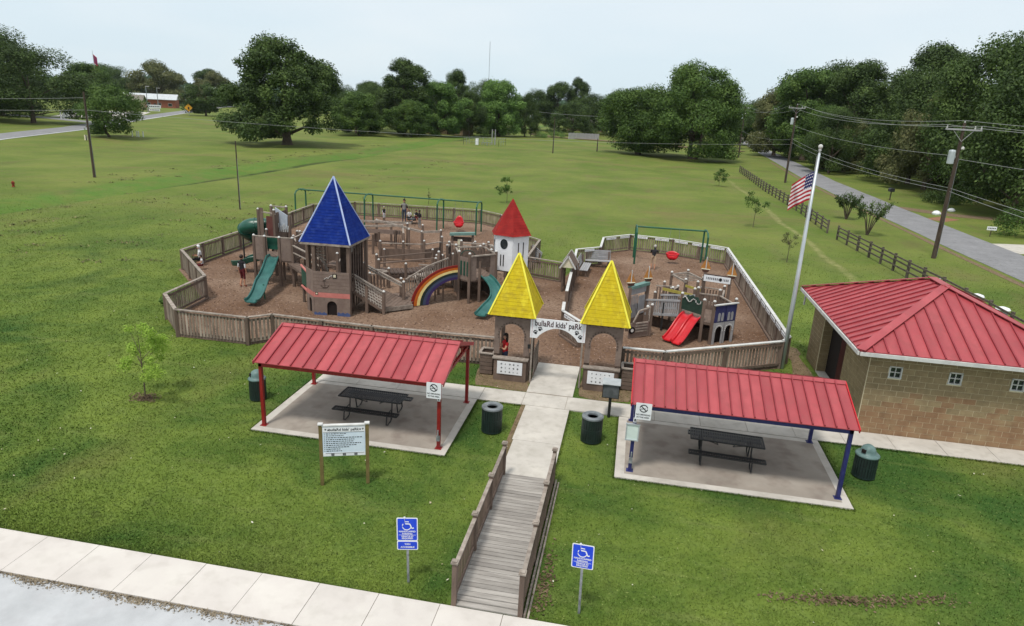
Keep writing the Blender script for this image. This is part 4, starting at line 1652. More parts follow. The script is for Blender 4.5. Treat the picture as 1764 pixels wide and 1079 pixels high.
    # hands: palm continues the forearm; four fingers and a thumb
    for s_, nm in ((1, 'L'), (-1, 'R')):
        w_, h0 = Vector(J['wr' + nm]), Vector(J['ha' + nm])
        d = (h0 - w_).normalized()
        sd = d.cross(Vector((1, 0, 0)))
        if sd.length < .1:
            sd = Vector((0, 1, 0))
        sd.normalize()
        b = MB()
        for f_, (o_, L_) in enumerate(((-.026, .055), (-.009, .068), (.009, .064), (.025, .05))):
            base = h0 + sd * o_ + d * .01
            b.tube([base, base + d * L_ * .55, base + d * L_ + Vector((-.012 * s_, 0, 0))], [.009, .0085, .006], 6)
        b.tube([h0 - d * .03 - sd * .022, h0 - sd * .05, h0 + d * .02 - sd * .055], [.011, .01, .007], 6)
        b.build('fingers', mats['skin'], t, smooth=True)
    return t


def stand(**kw):
    J = dict(pel=(0, 0, .96), chest=(0, .01, 1.27), neck=(0, .01, 1.47), head0=(0, -.005, 1.60), head1=(0, -.01, 1.67),
             shL=(.185, .01, 1.40), elL=(.225, .03, 1.12), wrL=(.235, -.02, .88), haL=(.235, -.035, .81),
             shR=(-.185, .01, 1.40), elR=(-.225, .03, 1.12), wrR=(-.235, -.02, .88), haR=(-.235, -.035, .81),
             hiL=(.095, 0, .9), knL=(.105, -.01, .5), anL=(.11, .02, .09), toL=(.12, -.12, .045),
             hiR=(-.095, 0, .9), knR=(-.105, -.01, .5), anR=(-.11, .02, .09), toR=(-.12, -.12, .045))
    J.update(kw)
    return J


SK = mat('skin', sr(178, 130, 104), sr(192, 144, 118), rough=.55)
SK2 = mat('tan_skin', sr(140, 96, 72), sr(156, 110, 84), rough=.55)
CB = mat('black_cloth', sr(28, 26, 30), sr(40, 38, 42), rough=.9)
CR = mat('red_cloth', sr(158, 20, 26), sr(178, 30, 34), rough=.9)
CW = mat('white_cloth', sr(196, 196, 198), sr(214, 214, 216), rough=.9)
CM = mat('maroon_cloth', sr(82, 26, 30), sr(98, 34, 38), rough=.9)
CG = mat('grey_cloth', sr(110, 108, 106), sr(132, 130, 128), rough=.9)
CK = mat('khaki_cloth', sr(160, 136, 112), sr(176, 152, 128), rough=.9)
CN = mat('denim', sr(44, 52, 72), sr(60, 68, 90), rough=.9)
HB = mat('dark_hair', sr(34, 26, 22), sr(50, 38, 30), rough=.6)
HG = mat('grey_hair', sr(150, 146, 142), sr(170, 166, 160), rough=.6)
HL = mat('light_brown_hair', sr(110, 84, 58), sr(130, 100, 70), rough=.6)
person('woman in a red top leaning in the gate tower window', (-4.32, 24.15, 0), R(-55),
       stand(elL=(.2, -.12, 1.14), wrL=(.06, -.24, 1.24), haL=(.02, -.24, 1.32), elR=(-.22, -.08, 1.12), wrR=(-.12, -.24, 1.05), haR=(-.07, -.27, 1.04)),
       dict(skin=SK, shirt=CR, sleeve=SK, pants=CN, shin=CN, shoe=CB), (HB, 1.5), .95)
person('person in black top and maroon shorts near the wavy green slide', (-20.2, 32.15, 0), R(170),
       stand(anL=(.12, .1, .09), toL=(.13, -.04, .045), knL=(.11, -.06, .5)),
       dict(skin=SK, shirt=CB, sleeve=CW, pants=CM, shin=SK, shoe=CR), (HB, .5))
person('man in dark shirt and khaki shorts pushing the red toddler swing', (1.62, 45.0, 0), R(172),
       stand(pel=(0, .02, .9), chest=(0, -.08, 1.2), neck=(0, -.18, 1.38), head0=(0, -.24, 1.48), head1=(0, -.27, 1.54), shL=(.2, -.1, 1.32), shR=(-.2, -.1, 1.32),
             elL=(.23, -.2, 1.1), wrL=(.2, -.42, 1.06), haL=(.2, -.49, 1.06), elR=(-.23, -.2, 1.1), wrR=(-.2, -.42, 1.06), haR=(-.2, -.49, 1.06), knL=(.12, -.02, .48), knR=(-.12, .08, .48), anR=(-.13, .14, .09), toR=(-.14, .0, .045)),
       dict(skin=SK, shirt=CB, sleeve=CB, pants=CK, shin=SK, shoe=CW), (HG, .5))
person('man in dark jacket and jeans standing under the long swing frame', (-19.2, 55.3, 0), R(5), stand(), dict(skin=SK, shirt=CG, sleeve=CB, pants=CN, shin=CN, shoe=CB), (HB, .5), 1.12)
person('child in black top and grey trousers beside the tyre swing', (-17.15, 53.2, 0), R(150), stand(), dict(skin=SK, shirt=CB, sleeve=CB, pants=CG, shin=CG, shoe=CW), (HB, .5), .84)


def sitting(**kw):
    return stand(pel=(0, 0, .56), chest=(0, -.03, .88), neck=(0, -.05, 1.07), head0=(0, -.08, 1.19), head1=(0, -.09, 1.26), shL=(.18, -.04, 1.0), shR=(-.18, -.04, 1.0),
                 elL=(.22, -.1, .76), wrL=(.16, -.3, .74), haL=(.14, -.36, .76), elR=(-.22, -.1, .76), wrR=(-.16, -.3, .74), haR=(-.14, -.36, .76),
                 hiL=(.1, -.04, .52), knL=(.13, -.44, .52), anL=(.13, -.42, .12), toL=(.13, -.55, .06), hiR=(-.1, -.04, .52), knR=(-.13, -.44, .52), anR=(-.13, -.42, .12), toR=(-.13, -.55, .06), **kw)


for i, (x_, y_, rz_, sh_, pn, lb, sc) in enumerate(((-18.62, 54.95, 0, CW, CB, 'child in white top seated in the tyre swing', .8), (-18.05, 55.05, 40, CB, CM, 'child in black top seated in the tyre swing beside the one in white', .8),
                                                   (-18.3, 54.6, -30, CW, CB, 'small child in white sleeves crouching before the tyre swing', .62))):
    person(lb, (x_, y_, .12 if i < 2 else -.2 * .62), R(rz_), sitting(), dict(skin=SK, shirt=sh_, sleeve=CW, pants=pn, shin=SK, shoe=CB), (HB if i else HL, .6), sc)
person('child in black and white striped top by the climbing posts', (-20.9, 55.0, 0), R(60), stand(), dict(skin=SK, shirt=CB, sleeve=CW, pants=CW, shin=CB, shoe=CB), (HG, .5), .72)
person('person in white cap and shirt sitting beside the outer picket fence', (-25.0, 35.55, -.1), R(-60), sitting(), dict(skin=SK, shirt=CW, sleeve=CW, pants=CB, shin=CB, shoe=CB), (mat('white_cap', sr(210, 210, 212)), .5))
person('child in maroon trousers sitting against the outer picket fence', (-24.35, 34.75, -.1), R(-50), sitting(), dict(skin=SK, shirt=CW, sleeve=SK, pants=CM, shin=CM, shoe=CR), (HB, .5), .72)

# ================================================================ PLAY EQUIPMENT
def capped_post(t, x, y, h, z=0.0, cap=True, w_=.13, m=None, rz=0.0):
    p = MB().box(0, 0, 0, w_, w_, h).build('post', m or M_WOOD, t, (x, y, z), rz=rz)
    if cap:
        MB().lathe([(.055, h), (.075, h + .02), (.07, h + .05), (.04, h + .085), (0, h + .1)], n=10).build('post_cap', M_TRIM, p)
    return p


def wallp(t, p, q, z0, z1, m, name='panel', th=.035, label=None):
    """upright board between two plan points."""
    p, q = Vector((*p, 0)), Vector((*q, 0))
    d = q - p
    o = MB().box(0, 0, 0, d.length - .02, th, z1 - z0).build(name, m, t, tuple((p + q) / 2 + Vector((0, 0, z0))), rz=math.atan2(d.y, d.x))
    if label:
        o['label'] = label
    return o


def slats(t, p, q, z0, z1, m, step=.14, w_=.08, name='slat', dz=0.0):
    """row of separate slats; z may climb by dz from p to q."""
    p, q = Vector((*p, 0)), Vector((*q, 0))
    d = q - p
    n = max(1, int(d.length / step))
    me_ = MB().box(0, 0, 0, w_, .022, z1 - z0).mesh(name, m)
    for i in range(n):
        c = p + d * (i + .5) / n
        inst(me_, name, t, (c.x, c.y, z0 + dz * (i + .5) / n), rz=math.atan2(d.y, d.x))


def deckpoly(t, pts, z, m=M_WOOD, step=.2, name='deck'):
    b = MB()
    b.prism([(x, y, z) for x, y in pts], (0, 0, -.12))
    o = b.build(name, m, t)
    # board seams as raised planks
    x0, x1 = min(p[0] for p in pts), max(p[0] for p in pts)
    b = MB()
    x = x0 + .02
    while x < x1 - .02:
        ys_ = []
        xm = x + step * .45
        for i in range(len(pts)):
            a, c = pts[i], pts[(i + 1) % len(pts)]
            if (a[0] - xm) * (c[0] - xm) < 0:
                ys_.append(a[1] + (c[1] - a[1]) * (xm - a[0]) / (c[0] - a[0]))
        if len(ys_) >= 2:
            b.box(xm, (min(ys_) + max(ys_)) / 2, z + .002, step - .02, max(ys_) - min(ys_) - .06, .012)
        x += step
    if b.v:
        b.build('deck_board', m, o, kind='stuff')
    return o


def slide_chute(t, pts, w_, m, name='chute', wall=.14, bump=None):
    """open slide swept along pts with raised rolled edges."""
    pts = [Vector(p) for p in pts]
    fine = []
    for i in range(len(pts) - 1):
        p0, p1, p2, p3 = pts[max(i - 1, 0)], pts[i], pts[i + 1], pts[min(i + 2, len(pts) - 1)]
        for j in range(7):
            u = j / 7
            fine.append(.5 * ((2 * p1) + (p2 - p0) * u + (2 * p0 - 5 * p1 + 4 * p2 - p3) * u * u + (3 * p1 - p0 - 3 * p2 + p3) * u ** 3))
    fine.append(pts[-1])
    b = MB()
    prof = [(-w_ / 2 - .05, wall - .03), (-w_ / 2 - .02, wall), (-w_ / 2 + .02, wall - .01), (-w_ / 2 + .05, .03), (-w_ / 4, 0), (w_ / 4, 0), (w_ / 2 - .05, .03), (w_ / 2 - .02, wall - .01), (w_ / 2 + .02, wall), (w_ / 2 + .05, wall - .03),
            (w_ / 2 + .0, -.0), (w_ / 3, -.045), (-w_ / 3, -.045), (-w_ / 2, -.0)]
    n = len(prof)
    for i, p in enumerate(fine):
        d = (fine[min(i + 1, len(fine) - 1)] - fine[max(i - 1, 0)])
        h_ = Vector((d.x, d.y, 0)).normalized()
        s_ = Vector((h_.y, -h_.x, 0))
        nrm = s_.cross(d.normalized()).normalized()
        if nrm.z < 0:
            nrm = -nrm
        b.v += [tuple(p + s_ * a + nrm * c) for a, c in prof]
    for i in range(len(fine) - 1):
        for j in range(n):
            a, c = i * n + j, i * n + (j + 1) % n
            b.f.append((a, c, c + n, a + n))
            b.mi.append(0)
    b.f.append(tuple(range(n)))
    b.f.append(tuple(reversed(range((len(fine) - 1) * n, len(fine) * n))))
    b.mi += [0, 0]
    return b.build(name, m, t, smooth=False)


# ---------------------------------------------------------------- blue tower
t = thing('play_tower', 'timber play tower with tall blue pyramid roof and anchor on its wall', 'play tower', (0, 0, 0))
FL, FR, LL, RB, LB = (-14.46, 28.95), (-12.83, 29.12), (-15.08, 29.55), (-12.86, 31.3), (-15.08, 31.3)
for (x, y) in (FL, FR, LL, RB, LB, (-13.6, 31.3)):
    capped_post(t, x, y, 3.5, cap=False, w_=.15)
d = Vector(FR) - Vector(FL)
ang = math.atan2(d.y, d.x)
L_ = d.length
cxm, cym = (FL[0] + FR[0]) / 2, (FL[1] + FR[1]) / 2
fw = arch_panel(-L_ / 2 - .06, L_ / 2 + .06, 0, .88, .0, .48, .72, -.1).build('front_wall', M_TAUPE, t, (cxm, cym, 0), rz=ang)
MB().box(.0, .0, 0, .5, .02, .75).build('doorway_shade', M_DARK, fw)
b = MB()
P = [(-L_ / 2 - .055, -.107, 0), (-L_ / 2 - .055, -.107, .2)]
for sx0, sx1 in ((-L_ / 2 - .055, -.26),):
    P = [(sx0, -.107, .0)] + [(sx0 + (sx1 - sx0) * i / 12, -.107, .13 + .03 * math.sin(i * 1.5)) for i in range(13)] + [(sx1, -.107, .0)]
b.prism(P, (0, .006, 0))
P = [(.26, -.107, .0)] + [(.26 + (L_ / 2 - .21) * i / 12, -.107, .17 + .03 * math.sin(i * 1.5)) for i in range(13)] + [(L_ / 2 + .05, -.107, 0)]
b.prism(P, (0, .006, 0))
b.build('painted_wave', M_WAVE, fw)
for nm, z0, z1, m_, dy in (('salmon_band', .885, 1.12, M_PINK, -.085), ('upper_wall', 1.125, 2.14, M_TAUPE, -.085)):
    o = MB().box(0, dy, z0, L_ + .12, .035, z1 - z0).build(nm, m_, t, (cxm, cym, 0), rz=ang)
uw = o
for i in range(5):
    MB().box(0, -.105, 1.32 + i * .17, L_ + .1, .006, .012).build('seam', M_WOOD, uw)
b = MB()
b.bar((-.35, -.112, 1.75), (-.3, -.112, 1.38), .012, .03)
b.bar((-.42, -.112, 1.7), (-.26, -.112, 1.72), .012, .03)
for i in range(10):
    a0, a1 = R(190 + i * 16), R(206 + i * 16)
    b.bar((-.31 + .19 * math.cos(a0), -.112, 1.52 + .15 * math.sin(a0)), (-.31 + .19 * math.cos(a1), -.112, 1.52 + .15 * math.sin(a1)), .012, .03)
b.build('anchor', M_DARKWOOD, uw)
b = MB()
c_ = [(-.33, 1.78), (-.22, 1.86), (-.12, 1.84), (-.04, 1.95), (.06, 1.97)]
b.tube([(x, -.115, z) for x, z in c_], .014, 6)
b.build('anchor_rope', M_TRIM, uw)
f = MB().box(.18, -.115, 1.86, .2, .02, .2).build('map_frame', M_INK, uw)
MB().box(.18, -.13, 1.9, .12, .012, .13).build('map', M_CREAM, f)
f = MB().box(-L_ / 2 + .1, -.105, 1.0, .13, .012, .12).build('small_frame', M_INK, uw)
MB().box(-L_ / 2 + .1, -.115, 1.025, .08, .012, .07).build('small_notice', M_CREAM, f)
# left chamfer wall
d2 = Vector(FL) - Vector(LL)
a2 = math.atan2(d2.y, d2.x)
l2 = d2.length
mx_, my_ = (FL[0] + LL[0]) / 2, (FL[1] + LL[1]) / 2
o = arch_panel(-l2 / 2 - .04, l2 / 2 + .06, 0, .88, .0, .34, .74, -.1).build('side_wall', M_TAUPE, t, (mx_, my_, 0), rz=a2)
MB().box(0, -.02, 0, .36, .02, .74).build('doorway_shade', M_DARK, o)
MB().box(0, -.085, .885, l2 + .1, .035, .235).build('salmon_band', M_PINK, t, (mx_, my_, 0), rz=a2)
MB().box(0, -.085, 1.125, l2 + .1, .035, 1.02).build('side_upper_wall', M_TAUPE, t, (mx_, my_, 0), rz=a2)
deckpoly(t, [FL, FR, RB, LB, LL], 1.15)
# right side: tall dark slats
slats(t, (FR[0] + .03, FR[1] + .1), (RB[0] + .03, RB[1] - .1), .35, 3.45, M_DARKWOOD, .27, .13)
slats(t, (LL[0], LL[1] + .1), (LB[0], LB[1] - .1), 1.2, 3.4, M_WOOD, .3, .1)
wallp(t, (-14.2, 31.25), (-13.0, 31.25), 1.2, 3.4, M_DARKWOOD, 'rear_panel')
wallp(t, (-13.75, 31.12), (-13.1, 31.12), 1.2, 2.6, M_DARK, 'inner_board')
sh = MB().prism([(-.18, 0, .32), (.18, 0, .32), (.18, 0, .05), (.1, 0, -.12), (0, 0, -.2), (-.1, 0, -.12), (-.18, 0, .05)], (0, .03, 0)).build('shield', M_TRIM, t, (-13.55, 31.06, 2.85))
for zz in (2.05, 2.62, 3.35):
    wallp(t, (FL[0], FL[1] + .02), (FR[0], FR[1] + .02), zz, zz + .07, M_WOOD, 'rail') if zz > 3 else None
# ladder rungs and net inside left
b = MB()
for i in range(8):
    b.bar((-15.0, 29.9 + i * .16, 2.9 - i * .12), (-14.3, 29.6 + i * .1, 3.2 - i * .25), .035, .035)
b.build('climbing_net', M_RAIL, t)
# roof
RC = [(-15.08, 28.82), (-12.66, 28.92), (-12.72, 31.42), (-15.1, 31.42)]
AP = Vector((-13.9, 30.1, 6.42))
NB = 22
for i in range(4):
    a, c = Vector((*RC[i], 3.5)), Vector((*RC[(i + 1) % 4], 3.5))
    out = (c - a).cross(Vector((0, 0, 1))).normalized()
    b = MB()
    for j in range(NB):
        u0, u1 = j / NB, (j + 1) / NB
        p0, p1 = a.lerp(AP, u0) + out * .02, c.lerp(AP, u0) + out * .02
        p2, p3 = c.lerp(AP, u1) + out * .006, a.lerp(AP, u1) + out * .006
        off = -out * .03 - Vector((0, 0, .02))
        b.add([p0, p1, p2, p3, p0 + off, p1 + off, p2 + off, p3 + off], [(0, 1, 2, 3), (7, 6, 5, 4), (0, 4, 5, 1), (3, 2, 6, 7)])
    b.build('roof_board', M_BLUE, t, kind='stuff')
    o2 = (a - Vector((-13.9, 30.1, 3.5))).normalized() * .03
    MB().bar(a + o2, AP + Vector((0, 0, .03)), .07, .035).build('hip_trim', mat('pale_blue_trim', sr(150, 165, 205), sr(170, 184, 216), rough=.6), t)
    MB().bar(a - Vector((0, 0, .06)), c - Vector((0, 0, .06)), .04, .1).build('eave_board', M_RAIL, t)
MB().prism([(x, y, 3.49) for x, y in RC], (0, 0, -.02)).build('soffit', M_DARKWOOD, t)

# ---------------------------------------------------------------- rope sided ramp with landing
t = thing('rope_ramp', 'timber ramp with rope net side descending from the blue roofed tower', 'play ramp', (0, 0, 0))
A0, A1, B0, B1 = Vector((-12.85, 29.75, 1.1)), Vector((-11.5, 29.95, .28)), Vector((-13.0, 31.5, 1.1)), Vector((-11.5, 32.3, .3))
b = MB()
nb_ = 14
for i in range(nb_):
    u0, u1 = i / nb_ + .004, (i + 1) / nb_ - .004
    b = MB()
    b.prism([A0.lerp(A1, u0), A0.lerp(A1, u1), B0.lerp(B1, u1), B0.lerp(B1, u0)], (0, 0, -.04))
    b.build('plank', M_WOOD, t)
MB().bar(A0 - Vector((0, 0, .1)), A1 - Vector((0, 0, .1)), .06, .14).bar(B0 - Vector((0, 0, .1)), B1 - Vector((0, 0, .1)), .06, .14).build('stringer', M_WOOD, t)
capped_post(t, -11.42, 29.92, 1.12)
capped_post(t, -11.05, 31.75, 1.2)
capped_post(t, -12.25, 29.85, 1.45, cap=False)
capped_post(t, -11.4, 32.35, 1.2)
capped_post(t, -13.3, 32.2, 1.9)
for p, q in (((-12.9, 29.72, 1.95), (-11.42, 29.9, 1.12)), ((-12.9, 29.74, 1.82), (-11.42, 29.92, 1.0)), ((-13.3, 32.2, 1.85), (-11.1, 31.75, 1.12)), ((-13.3, 32.22, 1.7), (-11.1, 31.77, .98))):
    MB().bar(p, q, .12, .05).build('handrail', M_RAIL, t)
b = MB()
for i in range(11):
    u = i / 10
    x = -12.8 + 1.3 * u
    y = 29.76 + .16 * u
    zt_, zb_ = 1.75 - .8 * u, 1.0 - .78 * u
    b.tube([(x, y, zt_), (x + .1, y, zb_)], .014, 4)
for j in range(6):
    v_ = j / 5
    pts = []
    for i in range(12):
        u = i / 11
        zt_, zb_ = 1.72 - .8 * u, 1.0 - .78 * u
        pts.append((-12.8 + 1.35 * u, 29.77 + .16 * u, zt_ + (zb_ - zt_) * v_ + .02 * math.sin(i * 2)))
    b.tube(pts, .014, 4)
b.build('rope_net', mat('pale_rope', sr(176, 168, 158), sr(200, 194, 186), rough=.9), t)
deckpoly(t, [(-11.55, 30.0), (-10.42, 31.15), (-10.75, 32.4), (-11.9, 32.9), (-12.1, 32.0)], .28)
MB().bar((-11.6, 29.94, .18), (-10.36, 31.14, .18), .06, .2).build('edge_beam', M_RAIL, t)

# ---------------------------------------------------------------- rainbow bridge
t = thing('rainbow_bridge', 'arched play bridge with rainbow striped side panel', 'play bridge', (0, 0, 0))
Pa, Pb = Vector((-10.62, 31.55, 0)), Vector((-8.66, 33.25, 0))
cols = [('red_band', sr(128, 34, 26)), ('orange_band', sr(190, 100, 30)), ('cream_band', sr(226, 208, 140)), ('dark_green_band', sr(36, 48, 44)), ('slate_band', sr(62, 72, 98)), ('purple_band', sr(58, 44, 92))]
N_ = 22


def rb(u, v_):
    """v 0 outer edge .. 1 inner edge"""
    a = u * PI / 2
    ro, ri = 1.0, .62
    r_ = ro + (ri - ro) * v_
    s_ = 1.12 - math.cos(a) * 1.12 * r_ / 1.0 - (0)
    s_ = (1 - r_ * math.cos(a)) * 1.0
    z = (1.98) * (r_ * math.sin(a)) + .04 * (1 - u)
    return s_, z


for i_, (nm, c) in enumerate(cols):
    v0, v1 = i_ / 6, (i_ + 1) / 6 - .004
    b = MB()
    ring = [rb(u / N_, v0) for u in range(N_ + 1)] + [rb(u / N_, v1) for u in reversed(range(N_ + 1))]
    b.prism([tuple(Pa.lerp(Pb, s_) + Vector((0, 0, z))) for s_, z in ring], (.03, -.035, 0))
    b.build(nm, mat('rainbow_' + nm, k(c, .9), k(c, 1.1), scale=6, rough=.65), t)
pts_f = [(i / 16) for i in range(17)]
wv = Vector((-.75, .9, 0))
for i in range(16):
    u0, u1 = pts_f[i], pts_f[i + 1]
    z0, z1 = .3 + 1.0 * math.sin(u0 * PI / 2), .3 + 1.0 * math.sin(u1 * PI / 2)
    p, q = Pa.lerp(Pb, u0 + .01) + Vector((-.04, .04, z0)), Pa.lerp(Pb, u1 - .005) + Vector((-.04, .04, z1))
    MB().prism([p, q, q + wv, p + wv], (0, 0, -.05)).build('plank', M_WOOD, t)
for (x, y) in ((-9.8, 33.1), (-9.38, 33.15)):
    MB().box(0, 0, 0, .07, .07, 1.0).build('post', M_WOOD, t, (x, y, 0))
MB().bar((-9.85, 33.1, .68), (-9.33, 33.15, .68), .07, .06).build('rail', M_WOOD, t)
p, q = (-11.2, 32.5), (-9.4, 34.15)
MB().bar((*p, 1.15), (-10.3, 33.35, 1.75), .1, .06).bar((-10.3, 33.35, 1.75), (*q, 2.1), .1, .06).build('handrail', M_RAIL, t)
slats(t, (-11.2, 32.5), (-10.3, 33.35), .35, 1.1, M_RAIL, .13, .05, dz=.5)
slats(t, (-10.3, 33.35), (-9.4, 34.15), .9, 1.65, M_RAIL, .13, .05, dz=.35)
b = MB()
for i in range(9):
    a = i * .7
    b.tube([(-10.68, 31.3, .16), (-10.68 + .15 * math.cos(a), 31.3 - .04, .16 + .15 * math.sin(a))], .03, 5)
b.build('steering_flower', M_DARK, t)

# ---------------------------------------------------------------- central deck with green slide
t = thing('slide_deck', 'raised timber deck with capped posts beside the white turret', 'play deck', (0, 0, 0))
D = [(-8.66, 33.55), (-8.0, 33.15), (-6.85, 34.3), (-7.9, 35.9), (-9.25, 35.1)]
deckpoly(t, D, 1.25)
for i, (x, y) in enumerate(D):
    capped_post(t, x, y, 2.62)
capped_post(t, -7.55, 33.6, 2.2, cap=False)
capped_post(t, -7.3, 35.2, 2.5)
wallp(t, D[0], D[1], 1.2, 2.4, M_TAUPE, 'slatted_panel')
for q_ in range(3):
    wallp(t, (D[0][0] + .1 + q_ * .2, D[0][1] - .1 - q_ * .12), (D[0][0] + .2 + q_ * .2, D[0][1] - .16 - q_ * .12), 1.45, 2.2, M_TUBE, 'green_slat')
wallp(t, D[1], (-7.7, 33.45), 1.2, 2.45, M_TAUPE, 'panel')
wallp(t, (-7.7, 33.45), (-7.1, 34.05), 1.85, 2.45, M_DARKWOOD, 'panel', label='dark brown board above the slide mouth')
wallp(t, (-7.12, 34.03), D[2], 1.2, 2.5, M_TAUPE, 'panel')
for a, c in ((D[1], D[2]), (D[2], D[3]), (D[3], D[4]), (D[4], D[0])):
    MB().bar((*a, 2.5), (*c, 2.5), .1, .06).build('top_rail', M_RAIL, t)
slats(t, D[3], D[4], 1.3, 2.1, M_WOOD, .2)
slats(t, D[2], D[3], 1.3, 2.1, M_WOOD, .2)
deckpoly(t, [(-9.3, 35.2), (-7.9, 36.0), (-8.2, 38.6), (-9.8, 38.4)], 1.0)
for (x, y) in ((-9.8, 38.4), (-8.2, 38.6), (-8.4, 37.3)):
    capped_post(t, x, y, 2.2)
wallp(t, (-9.8, 38.4), (-8.2, 38.6), 1.05, 1.7, M_WOOD)
MB().bar((-7.0, 36.4, 2.3), (-8.2, 38.6, 2.1), .1, .06).bar((-9.8, 38.4, 2.1), (-8.2, 38.6, 2.1), .1, .06).build('top_rail', M_RAIL, t)
b = MB()
for i in range(14):
    a = i * 2 * PI / 14
    b.bar((-8.9 + .42 * math.cos(a), 36.5 + .1 * math.sin(a), 1.75 + .35 * math.sin(a)), (-8.9 + .42 * math.cos(a + .45), 36.5, 1.75 + .35 * math.sin(a + .45)), .08, .03)
b.build('dragon_cutout', mat('dark_green_board', sr(30, 52, 44), sr(44, 68, 56), rough=.7), t)

t = thing('wavy_slide', 'green slide bending down from the central deck beside the yellow tower', 'slide', (0, 0, 0), group='green open slides')
slide_chute(t, [(-7.35, 33.95, 1.32), (-6.95, 33.4, 1.25), (-6.5, 32.75, .98), (-6.35, 32.1, .72), (-6.6, 31.4, .42), (-6.75, 30.9, .24), (-6.78, 30.6, .22)], .56, M_SLIDE)
MB().tube([(-6.45, 32.0, 0), (-6.45, 32.0, .62)], .035, 8).build('support_leg', M_GREEN, t)

# ---------------------------------------------------------------- white turret
t = thing('white_turret', 'white hexagonal turret with red six sided roof and slit windows', 'turret', (-6.35, 35.75, 0))
HR, zb, zt_ = 1.02, 1.5, 3.42
off = R(16)
hx = [(HR * math.cos(off + i * PI / 3 + R(30)), HR * math.sin(off + i * PI / 3 + R(30))) for i in range(6)]
for i in range(6):
    a, c = Vector((*hx[i], 0)), Vector((*hx[(i + 1) % 6], 0))
    wallp(t, hx[i], hx[(i + 1) % 6], zb, zt_, M_WHITE, 'wall')
    mid = (a + c) / 2
    nrm = mid.normalized()
    ang = math.atan2((c - a).y, (c - a).x)
    rr = (c - a).length
    if nrm.y < .3:
        if i == 3:
            MB().tube([(0, .012, 0), (0, -.012, 0)], .0, 4)
            b = MB()
            P = [(.22 * math.cos(q_ * 2 * PI / 20), 0, .27 * math.sin(q_ * 2 * PI / 20)) for q_ in range(20)]
            b.prism(P, (0, .012, 0))
            o = b.build('oval_window', M_GLASS, t, tuple(mid + nrm * .03 + Vector((0, 0, 2.95))), rz=ang)
            for sx in (-.16, .0):
                MB().box(sx, 0, 0, .055, .012, .62).build('slit_window', M_DARK, t, tuple(mid + nrm * .03 + Vector((0, 0, 1.75))), rz=ang)
        else:
            for sx in (-.16, .16):
                MB().box(sx, 0, 0, .045, .012, 1.05).build('slit_window', M_DARK, t, tuple(mid + nrm * .03 + Vector((0, 0, 2.0))), rz=ang)
    RR = HR + .14
    k_ = RR / HR
    b = MB()
    a3, c3, ap = Vector((hx[i][0] * k_, hx[i][1] * k_, zt_ - .02)), Vector((hx[(i + 1) % 6][0] * k_, hx[(i + 1) % 6][1] * k_, zt_ - .02)), Vector((0, 0, 5.28))
    for j in range(14):
        u0, u1 = j / 14, (j + 1) / 14 - .002
        b.prism([a3.lerp(ap, u0) + nrm * .014, c3.lerp(ap, u0) + nrm * .014, c3.lerp(ap, u1), a3.lerp(ap, u1)], tuple(-nrm * .02))
    b.build('roof_board', M_REDP, t, kind='stuff')
    MB().box(0, 0, 0, .12, .12, zb).build('post', M_WOOD, t, (hx[i][0] * .9, hx[i][1] * .9, 0))
MB().prism([(x, y, zb + .02) for x, y in hx], (0, 0, -.08)).build('floor', M_DARKWOOD, t)

# ---------------------------------------------------------------- left platform, tall tower, slides
t = thing('slide_platform', 'timber slide platform with green panel and capped posts near the long fence', 'play platform', (0, 0, 0))
Q = [(-19.95, 33.05), (-19.3, 33.0), (-18.45, 33.0), (-17.75, 33.1), (-17.9, 34.8), (-20.2, 34.8)]
deckpoly(t, Q, 1.45)
for x, y in Q:
    capped_post(t, x, y, 2.66)
wallp(t, Q[0], Q[1], 1.38, 2.62, M_TAUPE)
wallp(t, Q[2], Q[3], 1.42, 2.62, M_TAUPE)
wallp(t, (-19.3, 33.25), (-18.45, 33.25), 1.95, 2.62, M_TUBE, 'panel', label='green board behind the slide mouth')
MB().bar((*Q[0], 2.66), (*Q[3], 2.66), .1, .05).bar((*Q[3], 2.66), (*Q[4], 2.66), .1, .05).build('top_rail', M_RAIL, t)
wallp(t, Q[3], Q[4], 1.5, 2.3, M_WOOD)
for x_ in (-18.9, -18.2):
    MB().box(0, 0, 0, .1, .1, 1.4).build('post', M_WOOD, t, (x_, 34.2, 0))
wallp(t, (-17.6, 33.6), (-16.3, 33.8), 1.5, 2.4, M_DARKWOOD)
capped_post(t, -16.9, 34.3, 2.6)
capped_post(t, -16.2, 33.7, 2.5)
deckpoly(t, [(-17.9, 33.6), (-15.1, 31.5), (-15.0, 30.4), (-16.2, 31.2), (-18.0, 33.0)], 1.3)
MB().bar((-17.8, 33.15, 2.3), (-15.1, 30.9, 2.2), .1, .05).bar((-17.8, 33.15, 1.9), (-15.1, 30.9, 1.85), .06, .05).build('handrail', M_RAIL, t)
wallp(t, (-15.95, 30.55), (-15.2, 29.75), 1.0, 1.85, M_TUBE, 'panel', label='bright green board beside the blue roofed tower')
MB().bar((-15.95, 30.5, 1.95), (-15.2, 29.7, 1.8), .08, .07).bar((-15.95, 30.5, .9), (-15.2, 29.7, .85), .08, .07).build('panel_rail', M_PINK, t)
for x, y in ((-15.9, 30.6), (-15.4, 30.1), (-16.6, 32.0)):
    MB().box(0, 0, 0, .1, .1, 1.3).build('post', M_WOOD, t, (x, y, 0))

